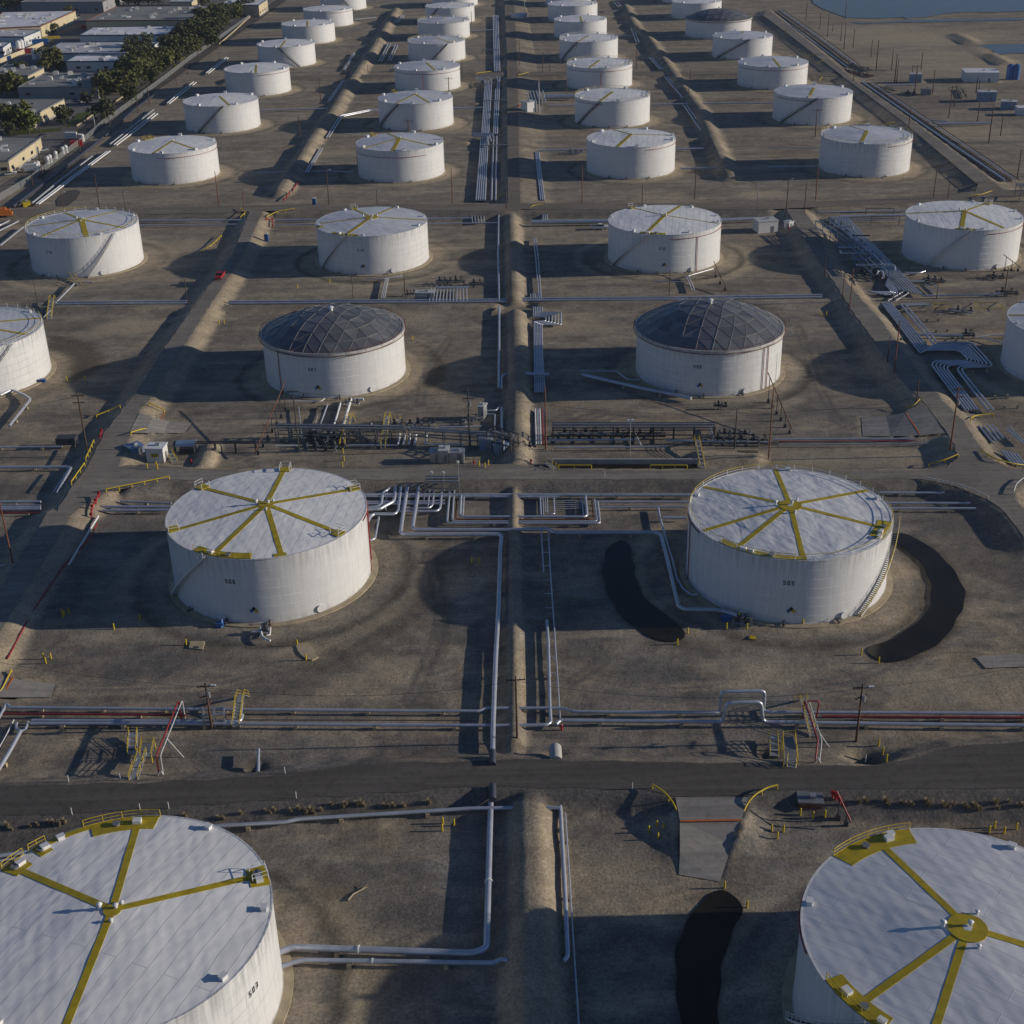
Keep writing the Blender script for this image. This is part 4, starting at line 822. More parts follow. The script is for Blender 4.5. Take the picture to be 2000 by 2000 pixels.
# --- culvert mouths under the dark road and ridge
for (x, y, r, lb) in [(962, 1484, .5, 'black culvert mouth above the dark road left of the ridge'), (962, 1550, .5, 'black culvert mouth below the dark road'), (1085, 1478, .9, 'half-buried culvert mouth with concrete apron right of the ridge'), (504, 1505, .4, 'pale pipe stub poking from the slope above the road')]:
    a = G(x, y); b = MB(); b.tube([a+Vector((0, -1.6, .25)), a+Vector((0, 1.2, .45))], r, 14); tag(b.build('culvert', 'pipe dark' if r < .9 else 'concrete grey', None, a), lb, 'culvert')
pipe([(505, 1463), (504, 1508)], .22, 'short pale pipe on the slope above the dark road', z=1.2)
# --- manifold of the second row
g = 'pipes of the manifold between the second-row tanks'
z1 = lambda t: [(700+x*.15528, 920+y*.15528) for x, y in t]
z2 = lambda t: [(980+x*.18634, 920+y*.18634) for x, y in t]
pipe(z1([(400, 170), (395, 220), (305, 272), (285, 425), (240, 452), (85, 458)]), .30, 'leftmost cranked pipe from the slope to the tank numbered 506', group=g)
pipe(z1([(470, 170), (452, 380), (330, 440), (270, 478), (85, 490)]), .36, 'second cranked pipe from the slope to the tank numbered 506', group=g)
pipe(z1([(540, 170), (500, 505), (455, 545), (195, 540), (150, 570), (105, 655)]), .34, 'third cranked pipe bending low to the tank numbered 506', group=g)
pipe(z1([(620, 175), (575, 450), (530, 770), (560, 798), (1770, 796), (1800, 820)])+[(977, 1075), (974, 1181), (968, 1285), (963, 1414), (962, 1478)], .38, 'long pale pipe running down the left foot of the ridge to the road', group=g, supports=8, bend=1.4)
pipe(z1([(765, 175), (722, 450), (680, 705), (712, 738), (1850, 742)])+z2([(200, 612), (490, 608), (550, 645), (1620, 642), (1668, 672)])+[(1304, 1095), (1325, 1184), (1336, 1190), (1404, 1191), (1440, 1202)], .36, 'long pipe looping from the manifold to the tank numbered 505', group=g, supports=9, bend=1.4)
pipe(z1([(372, 250), (335, 450), (350, 490)]), .12, 'thin link pipe between the cranked pipes', group=g); pipe(z1([(258, 580), (210, 850), (110, 885)]), .2, 'low pale drain pipe beside the tank numbered 506', group=g)
for k, (t, r) in enumerate([([(838, 255), (825, 365)], .12), ([(895, 250), (875, 440)], .2), ([(950, 250), (932, 430), (890, 465), (520, 468)], .22), ([(1048, 250), (1028, 470), (985, 505), (520, 505)], .25)]):
    pipe(z1(t), r, '%s of four short pipes below the steel grating rack' % nth(k, 4), group=g)
pipe(z1([(1148, 245), (1115, 630), (1140, 656)])+z2([(400, 548), (1030, 548), (1004, 318)]), .22, 'outer pipe of the square loop between the second-row tanks', group=g, supports=9)
pipe(z1([(1205, 245), (1180, 605), (1205, 633)])+z2([(400, 528), (1000, 528), (970, 300)]), .2, 'second pipe of the square loop between the second-row tanks', group=g)
pipe(z1([(1235, 355), (1222, 590), (1245, 607)])+z2([(400, 510), (930, 508), (960, 490), (942, 285)]), .14, 'rusty pipe of the square loop between the second-row tanks', 'pipe rust', group=g)
pipe(z1([(1290, 310), (1277, 545), (1312, 576)])+z2([(400, 478), (865, 480), (895, 462), (876, 265)]), .26, 'inner pipe of the square loop between the second-row tanks', group=g, supports=9)
pipe(z1([(1328, 295), (1314, 565)]), .16, 'short pipe just right of the square loop corner', group=g)
pipe([(697, 966)]+z1([(500, 298)])+z2([(0, 250), (1932, 250), (2000, 250)]), .33, 'thick pale pipe running behind the square loop to the tank numbered 505', group=g, supports=9); pipe(z1([(0, 320), (500, 322), (1300, 318), (1932, 326)])+z2([(600, 270)]), .2, 'lower pale pipe running behind the square loop', group=g)
pipe(z1([(40, 388), (500, 385), (820, 382), (1090, 372)]), .22, 'upper of two blue-shaded pipes right of the tank numbered 506', group=g); pipe(z1([(60, 412), (500, 412), (1090, 408)]), .24, 'lower of two blue-shaded pipes right of the tank numbered 506', group=g)
pipe(z2([(1010, 325), (1932, 325), (2000, 325)]), .22, 'upper straight pipe running right to the tank numbered 505', group=g); pipe(z2([(1932, 372), (1660, 372), (1020, 378)]), .2, 'middle straight pipe running right to the tank numbered 505', group=g, supports=8)
pipe(z2([(1690, 490), (1932, 490)]), .3, 'stub pipe on the left flank of the tank numbered 505', group=g)
pipe(z2([(1640, 385), (1655, 470), (1690, 600), (1720, 720)])+[(1312, 1090), (1322, 1130), (1334, 1150), (1352, 1163), (1362, 1160)], .2, 'thin pipe hugging the long looping pipe beside tank 505', group=g)
for k, t in enumerate([[(385, 248), (402, 262), (410, 462)], [(430, 268), (437, 462)], [(455, 268), (460, 430)], [(475, 268), (482, 440)], [(545, 278), (554, 452), (480, 446)], [(838, 280), (858, 468)]]):
    pipe(z2(t), (.16, .09, .09, .1, .14, .14)[k], '%s of six upright pipes inside the square loop' % nth(k, 6), group=g)
for k in range(5): pipe(z2([(560, 312+k*22), (840, 308+k*20)]), .08, '%s of five thin pipes across the square loop' % nth(k, 5, 'from the back').replace('nearest', 'uppermost').replace('rightmost', 'lowest'), 'pipe grey', group=g)
# right of tank 505
for k, (y0, y1, xe) in enumerate([(962, 963, 1878), (982, 983, 1895), (992, 993, 1906)]): pipe([(1716, y0), (1800, y0+.5), (xe, y1)], .24, '%s of three pale pipes right of the tank numbered 505' % ('upper', 'middle', 'lower')[k], 'pipe paint', supports=8, group='pipes right of the tank numbered 505')
# left of tank 506
for k, (y0, y1, x0) in enumerate([(979, 983, 235), (990, 990, 198), (997, 996, 200)]): pipe([(x0, y0), (335, y1)], (.2, .3, .26)[k], '%s of three pale pipes left of the tank numbered 506' % ('upper', 'middle', 'lower')[k], supports=8, group='pipes left of the tank numbered 506')
zl = lambda t: [(x*.1139, 900+y*.1139) for x, y in t]
pipe(zl([(-200, 108), (0, 110), (1160, 106), (1220, 125), (970, 560)]), .3, 'pale pipe turning down beside the left road', supports=8); pipe(zl([(1180, 135), (905, 555)]), .16, 'thin pipe beside the pale pipe at the left road')
for k, y in enumerate([705, 765, 800, 832]): pipe(zl([(-200, y), (700, y-4)]), (.27, .14, .26, .28)[k], '%s of four pale pipes entering from the left edge below the road bend' % ('top', 'second', 'third', 'bottom')[k], supports=8 if k == 0 else 0, group='pipes entering from the left edge')
pipe(zl([(-200, 885), (60, 888), (880, 894)]), .14, 'dark red pipe under the four pale pipes at the left edge', 'pipe red', supports=7); pipe(zl([(695, 925), (215, 1610)]), .07, 'thin pale line running down beside the left road')
pipe([(190, 1022), (176, 1050), (125, 1104), (60, 1200), (14, 1287)], .15, 'long dark red pipe along the sandy slope of the left road', 'pipe red', supports=8); pipe([(192, 1008), (176, 1034), (134, 1103)], .2, 'white pipe beside the dark red pipe on the left road slope', 'white paint')
pipe([(-20, 1107), (12, 1104), (26, 1103)], .2, 'pale pipe stub at the left edge by the rusty pole')
pipe([(0, 772), (23, 761), (49, 772), (60, 780), (18, 832)], .3, 'pale zigzag pipe below the cut-off tank at the left edge', supports=6); pipe([(145, 554), (108, 592)], .28, 'pale pipe running down from the fourth-row tank on the left'); pipe([(150, 551), (182, 551)], .2, 'short pale pipe at the foot of the fourth-row tank on the left'); pipe([(85, 620), (98, 606)], .2, 'pale pipe end behind the cut-off tank at the left')
pipe([(-40, 874), (122, 872)], .2, 'pale pipe at the left edge left of the wooden pole', supports=7)
# --- third row: manifold in front of the two domes
zz3 = lambda t: [(540+x*.13458, 770+y*.13458) for x, y in t]
zz4 = lambda t: [(760+x*.1656, 770+y*.1656) for x, y in t]
z7 = lambda t: [(1000+x*.2588, 500+y*.2588) for x, y in t]
z8 = lambda t: [(1500+x*.2588, 500+y*.2588) for x, y in t]
g = 'pipes of the manifold in front of the domed tanks'
D = [(zz3([(190, 100), (655, 100), (700, 60)]), .12, 'thin white pipe at the foot of the left dome tank', 'white paint'), (zz3([(320, 175), (345, 400), (368, 640)]), .12, 'upright thin pipe left of the left dome manifold', 'pipe paint'), (zz3([(740, 150), (655, 385), (608, 500), (640, 555)]), .2, 'cranked pipe below the left dome tank', 'pipe paint'),
     (zz3([(930, 120), (880, 300), (790, 575)]), .24, 'middle white pipe running down from the left dome tank', 'white paint'), (zz3([(955, 150), (880, 400)]), .1, 'thin pipe beside the middle white pipe below the left dome', 'pipe grey'), (zz3([(1080, 70), (1020, 270), (968, 468)]), .36, 'thick white pipe running down from the left dome tank', 'white paint'),
     (zz3([(1080, 72), (1265, 75)]), .34, 'thick white header at the foot of the left dome tank', 'white paint'), (zz3([(600, 310), (520, 530)]), .12, 'pinkish thin pipe below the left dome tank', 'pipe grey'), (zz3([(1080, 478), (1240, 478), (1932, 492)]), .32, 'thick blue-grey header in front of the left dome tank', 'pipe grey'),
     (zz3([(1035, 415), (960, 660)]), .16, 'slanting white pipe by the left dome header', 'white paint'), (zz3([(1035, 420), (1060, 430), (1085, 455)]), .16, 'hooked white pipe end on the left dome header', 'white paint'), (zz3([(1380, 425), (1360, 520)]), .12, 'short white upright on the left dome header', 'white paint'),
     (zz3([(-10, 748), (300, 745)]), .16, 'white pipe left of the dark pole below the left dome', 'white paint'), (zz3([(1050, 738), (1750, 740)]), .18, 'low pipe along the dirt lane below the left dome manifold', 'pipe paint'), (zz4([(590, 388), (900, 388), (1090, 378)]), .24, 'pale pipe running to the middle valve house', 'pipe paint'),
     (zz4([(530, 440), (1000, 448), (1332, 448), (1328, 160)]), .28, 'long pale pipe bending up beside the middle ridge', 'pipe paint'), (zz4([(1140, 195), (1262, 192), (1292, 160)]), .22, 'short bent pipe by the middle ridge, upper', 'pipe paint'), (zz4([(1140, 232), (1250, 234), (1244, 442)]), .16, 'short bent pipe by the middle ridge, lower', 'pipe paint'), (zz4([(440, 588), (880, 590)]), .16, 'low white pipe behind the grey cabinets', 'white paint'),
     (z7([(330, 1340), (960, 1335)]), .16, 'upper pale pipe in the steel rack below the right dome', 'pipe paint'), (z7([(270, 1390), (950, 1385)]), .24, 'middle pale pipe in the steel rack below the right dome', 'pipe paint'), (z7([(320, 1446), (1165, 1440)]), .18, 'lowest pale pipe in the steel rack below the right dome', 'pipe paint'), (z7([(1160, 1392), (1932, 1408)]), .22, 'pale pipe running right out of the dome manifold', 'pipe paint'),
     (z7([(920, 1320), (975, 1430)]), .14, 'short slanting pipe in the right dome manifold', 'white paint'), (z7([(1490, 1290), (1530, 1390)]), .2, 'bent pipe at the right end of the steel rack', 'pipe paint'), (z8([(40, 1384), (1210, 1378)]), .2, 'upper pale pipe running right towards the road junction', 'pipe paint'), (z8([(80, 1400), (1250, 1392)]), .12, 'dark red pipe running right towards the road junction', 'pipe red'), (z8([(80, 1422), (1210, 1414)]), .14, 'lower thin pipe running right towards the road junction', 'pipe grey')]
for t, r, lb, mt in D: pipe(t, r, lb, mt, group=g, supports=10 if r > .3 else 0)
for k, x in enumerate([118, 180, 243, 312, 437]): pipe(zz4([(x+6, 470), (x, 530), (x-14, 590)]), .26, '%s of five short white pipes below the left dome manifold' % nth(k, 5), 'white paint', group=g)
bundle([(1045, 799), (1047, 868)], [(1063, 799), (1066, 868)], 5, .17, 'pipes beside the ridge in front of the right dome', 'coloured pipes beside the ridge', mats=['white paint', 'pipe paint', 'white paint', 'pipe red', 'blue steel'])
bundle([(1042, 600), (1042, 619), (1066, 619), (1066, 627), (1043, 628), (1044, 690), (1045, 766)], [(1059, 600), (1059, 610), (1096, 610), (1096, 634), (1058, 634), (1060, 700), (1064, 766)], 6, .19, 'pipes of the loop left of the right dome', 'looped pipes left of the right dome', bend=.5)
pipe([(1026, 730), (1073, 731)], .4, 'short thick pipe crossing the looped pipes left of the right dome', z=1.5)
pipe([(1138, 732), (1180, 742), (1260, 760), (1322, 772), (1350, 778)], .42, 'thick pipe slanting to the foot of the right dome tank', supports=8); pipe([(1130, 724), (1204, 725), (1225, 741), (1248, 742)], .16, 'thin cranked pipe beside the thick slanting pipe at the right dome')
pipe([(974, 415), (973, 500), (975, 588)], .3, 'pale pipe left of the ridge in the fourth row', supports=10); pipe([(975, 599), (975, 680), (974, 758)], .32, 'pale pipe left of the ridge in the third row', supports=10); pipe([(979, 760), (980, 736), (984, 731), (1006, 730)], .26, 'short elbow pipe left of the ridge in the third row')
bundle([(1042, 466), (1046, 500), (1053, 586)], [(1046, 466), (1051, 500), (1057, 586)], 2, .18, 'pipes right of the ridge in the fourth row', 'pipes right of the ridge in the fourth row')
bundle([(1036, 574), (1037, 585)], [(1054, 574), (1056, 585)], 5, .14, 'short pipe ends at the ridge in the fourth row', 'short pipe ends at the ridge')
# pipeline between the third and fourth rows
g = 'pipeline between the third and fourth tank rows'
for k, dy in enumerate((0, 4)):
    q = ('upper', 'lower')[k]
    pipe([(108, 590+dy), (365, 588+dy)], .3, '%s pipe of the cross pipeline left of the left road' % q, group=g, supports=12 if k else 0); pipe([(446, 589+dy), (690, 587+dy), (996, 585+dy)], .3, '%s pipe of the cross pipeline behind the left dome' % q, group=g, supports=12 if k else 0)
    pipe([(1004, 583+dy), (1300, 581+dy), (1606, 576+dy)], .3, '%s pipe of the cross pipeline behind the right dome' % q, group=g, supports=12 if k else 0)
pipe([(1800, 578), (1962, 574)], .25, 'pale pipe of the cross pipeline right of the right road')
# fourth row cross pipes
CROSS = [([(274, 431), (474, 430)], .35, 'upper pale pipe right of the railed fourth-row tank'), ([(274, 440), (474, 438)], .25, 'lower pale pipe right of the railed fourth-row tank'), ([(539, 430), (620, 429)], .35, 'upper pale pipe left of the tank numbered 514'), ([(536, 439), (620, 438)], .25, 'lower pale pipe left of the tank numbered 514'),
         ([(832, 427), (922, 426)], .3, 'upper pale pipe right of the tank numbered 514'), ([(832, 437), (972, 435)], .22, 'lower pale pipe right of the tank numbered 514'), ([(1038, 434), (1110, 433), (1190, 432)], .75, 'thick grey pipe left of the tank numbered 510'), ([(1408, 430), (1480, 427)], .6, 'thick pale pipe right of the tank numbered 510'),
         ([(1598, 415), (1772, 411)], .25, 'upper pale pipe left of the end tank in the fourth row'), ([(1640, 423), (1770, 420)], .45, 'thick pale pipe left of the end tank in the fourth row'), ([(1645, 430), (1770, 429)], .22, 'lower pale pipe left of the end tank in the fourth row'), ([(-30, 446), (0, 440), (36, 422)], .35, 'pale pipe at the left edge beside the railed tank'), ([(-30, 460), (0, 450), (36, 432)], .3, 'lower pale pipe at the left edge beside the railed tank'), ([(0, 480), (46, 443)], .3, 'slanting pale pipe against the railed fourth-row tank'),
         ([(505, 215), (640, 212)], .4, 'pale pipe across the ridge in the sixth row'), ([(884, 211), (946, 210)], .4, 'pale pipe right of the sixth-row tank left of the trench'), ([(1272, 204), (1380, 202), (1512, 201)], .38, 'pale pipe across the right ridge in the sixth row'), ([(1068, 207), (1122, 206)], .4, 'lower grey pipe left of the railed sixth-row tank'), ([(1065, 189), (1122, 188)], 1.2, 'very thick grey pipe left of the railed sixth-row tank'),
         ([(1322, 291), (1376, 290)], .4, 'grey pipe right of the fifth-row tank by the right ridge'), ([(1328, 329), (1432, 328)], .35, 'pale pipe at the foot of the right ridge in the fifth row'), ([(1052, 294), (1146, 292)], .4, 'grey pipe left of the fifth-row tank right of the middle road'), ([(918, 60), (966, 58)], .35, 'pale pipe running to the trench from the far ninth-row tank'), ([(1208, 70), (1240, 69)], .35, 'pale pipe right of the far eighth-row tank'), ([(500, 337), (640, 334), (690, 336)], .25, 'dark pipe running to the fifth-row tank left of the trench'),
         ([(694, 38), (735, 34)], .35, 'pinkish pipe right of the far ninth-row tank'), ([(690, 90), (795, 86)], .2, 'thin pipe between far tanks of the eighth row'), ([(1500, 288), (1600, 290)], .2, 'dark pipe left of the railed fifth-row tank'), ([(1500, 326), (1596, 325)], .3, 'pale pipe left of the end tank in the fifth row')]
for t, r, lb in CROSS: pipe(t, r, lb)
CG = 'paired pipes along the earth ridges'
for A, B, lb in [([(596, 337), (625, 290)], [(601, 337), (630, 290)], 'pipes left of the fifth-row tank by the left ridge'), ([(637, 269), (664, 226), (723, 214), (742, 213)], [(642, 269), (668, 228), (724, 216), (742, 215)], 'cranked pipes by the left ridge in the sixth row'), ([(640, 199), (670, 156)], [(644, 199), (674, 156)], 'pipes by the left ridge in the seventh row'), ([(740, 120), (758, 85)], [(745, 120), (763, 85)], 'left pipes by the left ridge in the eighth row'),
                 ([(758, 119), (772, 88)], [(763, 119), (777, 88)], 'right pipes by the left ridge in the eighth row'), ([(1268, 112), (1290, 136)], [(1273, 112), (1295, 136)], 'pipes by the right ridge in the eighth row'), ([(1296, 148), (1333, 190)], [(1301, 148), (1338, 190)], 'pipes by the right ridge in the seventh row'), ([(1334, 204), (1379, 269)], [(1340, 204), (1386, 269)], 'pipes by the right ridge in the sixth row'), ([(1384, 279), (1417, 327)], [(1390, 279), (1424, 327)], 'pipes by the right ridge in the fifth row'),
                 ([(1233, 54), (1243, 83)], [(1238, 54), (1248, 83)], 'pipes by the right ridge in the ninth row'), ([(1199, 4), (1208, 14)], [(1206, 4), (1216, 14)], 'pipes by the right ridge in the farthest row'), ([(771, 44), (786, 30)], [(776, 44), (790, 30)], 'pipes by the left ridge in the ninth row'), ([(671, 136), (691, 103)], [(673, 137), (693, 104)], 'thin pipes left of the left ridge in the eighth row')]:
    bundle(A, B, 2, .3, lb, CG)
# middle trench
g = 'parallel pipes in the middle trench'
bundle([(930, 391), (940, 268)], [(947, 391), (953, 268)], 5, .3, 'pipes in the near trench left of the dirt road', g); bundle([(960, 391), (964, 266)], [(968, 391), (970, 266)], 2, .3, 'right-hand pipes in the near trench by the dirt road', g)
bundle([(941, 262), (948, 158)], [(954, 262), (960, 158)], 5, .3, 'pipes in the far trench left of the dirt road', g); bundle([(964, 262), (968, 174)], [(971, 262), (976, 150)], 3, .3, 'right-hand pipes in the far trench by the dirt road', g)
bundle([(966, 140), (963, 30)], [(976, 140), (972, 30)], 4, .35, 'pipes in the trench beyond the narrow track', g); bundle([(922, 260), (960, 261), (965, 268)], [(924, 266), (952, 266), (954, 284)], 3, .32, 'elbowed pipes crossing the trench in the fifth row', g, end='from the back', z=1.9); bundle([(928, 151), (970, 149), (973, 160)], [(930, 157), (946, 156), (948, 164)], 3, .3, 'elbowed pipes crossing the trench in the seventh row', g, end='from the back', z=1.9)
for (x0, y0, x1, y1, lb) in [(938, 284, 994, 283, 'grey footbridge beam over the trench in the fifth row'), (944, 196, 992, 195, 'grey footbridge beam over the trench in the sixth row'), (940, 97, 978, 96, 'pale pipe bridge over the trench in the eighth row')]:
    a, b = U(x0, y0, 2), U(x1, y1, 2); m = MB(); m.box((a+b)/2, ((b-a).length, 1.1, .25), math.atan2(b.y-a.y, b.x-a.x)); o = m.build('footbridge', 'steel grey', None, Vector(((a+b)/2).to_tuple()[:2]+(0,))); tag(o, lb, 'footbridge')
    m = MB()
    for q in (.05, .5, .95):
        p = a+(b-a)*q; m.tube([(p.x, p.y, gz(p.x, p.y)-.2), (p.x, p.y, 2)], .12, 5)
    m.build('post', 'steel dark', o, o.location)
pipe([(1026, 297), (1030, 340), (1033, 385)], .3, 'single pipe just right of the middle dirt road'); bundle([(1046, 297), (1056, 391)], [(1052, 297), (1063, 391)], 3, .26, 'pipes right of the middle dirt road in the fifth row', 'three pipes right of the middle dirt road')
bundle([(921, 418), (923, 436)], [(944, 416), (946, 434)], 5, .16, 'short uprights right of the tank numbered 514', 'short uprights right of tank 514')
bundle([(1028, 178), (1036, 202)], [(1060, 177), (1066, 201)], 6, .28, 'slanting pipes behind the small white control house', 'slanting pipes behind the control house'); bundle([(1060, 418), (1061, 432)], [(1068, 417), (1069, 431)], 3, .2, 'short pipes above the thick grey pipe', 'short pipes above the thick grey pipe')
bundle([(843, 563), (838, 589)], [(911, 562), (912, 588)], 12, .16, 'hooped pipes left of the ridge in the fourth row', 'hooped pipes in the fourth row', z=1.0); pipe([(852, 562), (915, 561)], .35, 'header over the hooped pipes in the fourth row', z=1.8)
bundle([(753, 545), (744, 583)], [(758, 545), (751, 583)], 3, .16, 'pale pipes running down from the tank numbered 514', 'pipes below tank 514'); pipe([(715, 544), (750, 545), (788, 538)], .16, 'white bent pipe at the foot of the tank numbered 514'); pipe([(1276, 549), (1340, 551)], .16, 'white pipe at the foot of the tank numbered 510'); bundle([(1340, 540), (1352, 568)], [(1345, 540), (1357, 568)], 2, .2, 'pipes running down from the tank numbered 510', 'pipes below tank 510'); pipe([(1343, 539), (1393, 525)], .2, 'slanting white pipe beside the tank numbered 510')
# right-hand pipe bundles
zr6 = lambda t: [(1700+x*.15528, 560+y*.15528) for x, y in t]
zr5 = lambda t: [(1570+x*.13458, 410+y*.13458) for x, y in t]
bundle(zr6([(145, 205), (630, 840), (690, 797), (1115, 797), (1250, 935), (800, 935), (770, 985), (1195, 1552)]), zr6([(252, 205), (735, 770), (795, 738), (1212, 742), (1435, 985), (990, 985), (958, 1030), (1350, 1548)]), 5, .25, 'blue-shaded pipes with a Z bend on the right', 'Z-bent pipes on the right', supports=14, bend=1.6)
bundle(zr6([(385, 228), (800, 728), (870, 728), (1238, 722), (1488, 992), (1120, 1000), (1092, 1048), (1480, 1555)]), zr6([(440, 228), (850, 716), (925, 704), (1278, 704), (1548, 1006), (1165, 1015), (1148, 1062), (1552, 1560)]), 2, .25, 'outer pipes of the Z bend on the right', 'Z-bent pipes on the right', bend=1.6)
bundle(zr6([(385, 222), (700, 212)]), zr6([(440, 236), (765, 224)]), 2, .24, 'short level pipes above the Z bend', 'level pipes above the Z bend', end='from the back')
bundle(zr5([(395, 95), (700, 420), (1410, 1175)]), zr5([(610, 95), (900, 400), (1715, 1232)]), 7, .25, 'parallel pipes slanting below the teal rack', 'slanting pipes below the teal rack', supports=16)
bundle(zr5([(1185, 1090), (1275, 1190), (925, 1190)]), zr5([(1215, 1000), (1402, 1222), (1165, 1232)]), 5, .25, 'elbowed pipes in front of the teal rack', 'elbowed pipes in front of the teal rack', bend=.8)
bundle([(1912, 832), (1940, 866)], [(1937, 830), (1960, 855)], 4, .22, 'pipe ends between the road junction banks, upper set', 'pipe ends at the junction bank'); bundle([(1966, 838), (1998, 866)], [(1972, 836), (2004, 866)], 2, .2, 'pale pipe ends right of the upper junction set', 'pale pipe ends right of the upper set'); bundle([(1955, 880), (1978, 908)], [(1985, 886), (2004, 912)], 5, .22, 'pipe ends between the road junction banks, lower set', 'pipe ends at the lower junction bank')
pipe(zr6([(600, 600), (820, 605), (1160, 612)]), .36, 'thick pale pipe crossing right of the Z bend', supports=8); pipe(zr6([(1320, 630), (1500, 612), (1800, 612)]), .16, 'thin pipe running right to the cut-off right tank'); pipe(zr6([(1390, 640), (1600, 690), (1740, 735)]), .16, 'slanting pipe running to the cut-off right tank')
pipe(zr5([(1470, 915), (1680, 915), (1760, 888)]), .25, 'white-tipped pipe right of the teal rack'); bundle(zr5([(1760, 1070), (1900, 1210)]), zr5([(1850, 1050), (1990, 1190)]), 2, .16, 'thin slanting pipes right of the teal rack', 'thin slanting pipes right of the teal rack'); pipe(zr5([(1560, 1040), (1750, 1035)]), .3, 'short thick pipe right of the teal rack', 'pipe grey')
# far right pipeway and far left corridor
bundle([(1668, 160), (1800, 256), (1942, 353)], [(1704, 160), (1840, 250), (1990, 351)], 8, [.16, .18, .16, .42, .2, .18, .26, .16], 'pipes of the far right pipeway', 'pipes of the far right pipeway', mats=['pipe rust', 'pipe dark', 'pipe rust', 'pipe paint', 'pipe dark', 'pipe rust', 'pipe paint', 'steel dark'])
bundle([(1508, 24), (1580, 76), (1656, 132)], [(1528, 18), (1600, 68), (1676, 124)], 5, [.3, .3, .2, .35, .2], 'pipes of the far right pipeway beyond the crossing', 'far pipes of the right pipeway', mats=['pipe paint', 'pipe dark', 'pipe rust', 'pipe paint', 'steel dark'])
pipe([(1729, 167), (1790, 166)], .4, 'pale pipe on the lot at the right behind the pipeway'); pipe([(1830, 242), (1935, 240)], .5, 'thick pale pipe lying on the lot at the right'); pipe([(1815, 234), (1852, 238)], .25, 'short pale pipe on the lot at the right')
pipe([(25, 404), (110, 340), (200, 270)], .55, 'thick navy pipe in the left corridor, near part', 'pipe dark'); pipe([(205, 266), (262, 214), (300, 186)], .5, 'thick navy pipe in the left corridor, far part', 'pipe dark')
bundle([(70, 399), (140, 346), (209, 296)], [(75, 399), (146, 346), (215, 295)], 2, .3, 'white pipes in the left corridor, near part', 'white pipes in the left corridor', 'white paint'); bundle([(222, 283), (262, 252), (302, 221)], [(227, 284), (267, 254), (308, 222)], 2, .3, 'white pipes in the left corridor, middle part', 'white pipes in the left corridor', 'white paint'); bundle([(326, 202), (352, 180), (378, 160)], [(330, 203), (356, 182), (383, 161)], 2, .3, 'white pipes in the left corridor, far part', 'white pipes in the left corridor', 'white paint'); bundle([(402, 143), (424, 126), (442, 112)], [(406, 144), (428, 127), (446, 113)], 2, .3, 'white pipes in the left corridor, farthest part', 'white pipes in the left corridor', 'white paint')
pipe([(62, 397), (120, 350), (180, 305)], .35, 'greenish grey pipe in the left corridor, near part', 'pipe grey'); pipe([(214, 282), (260, 246), (300, 214)], .35, 'greenish grey pipe in the left corridor, far part', 'pipe grey')

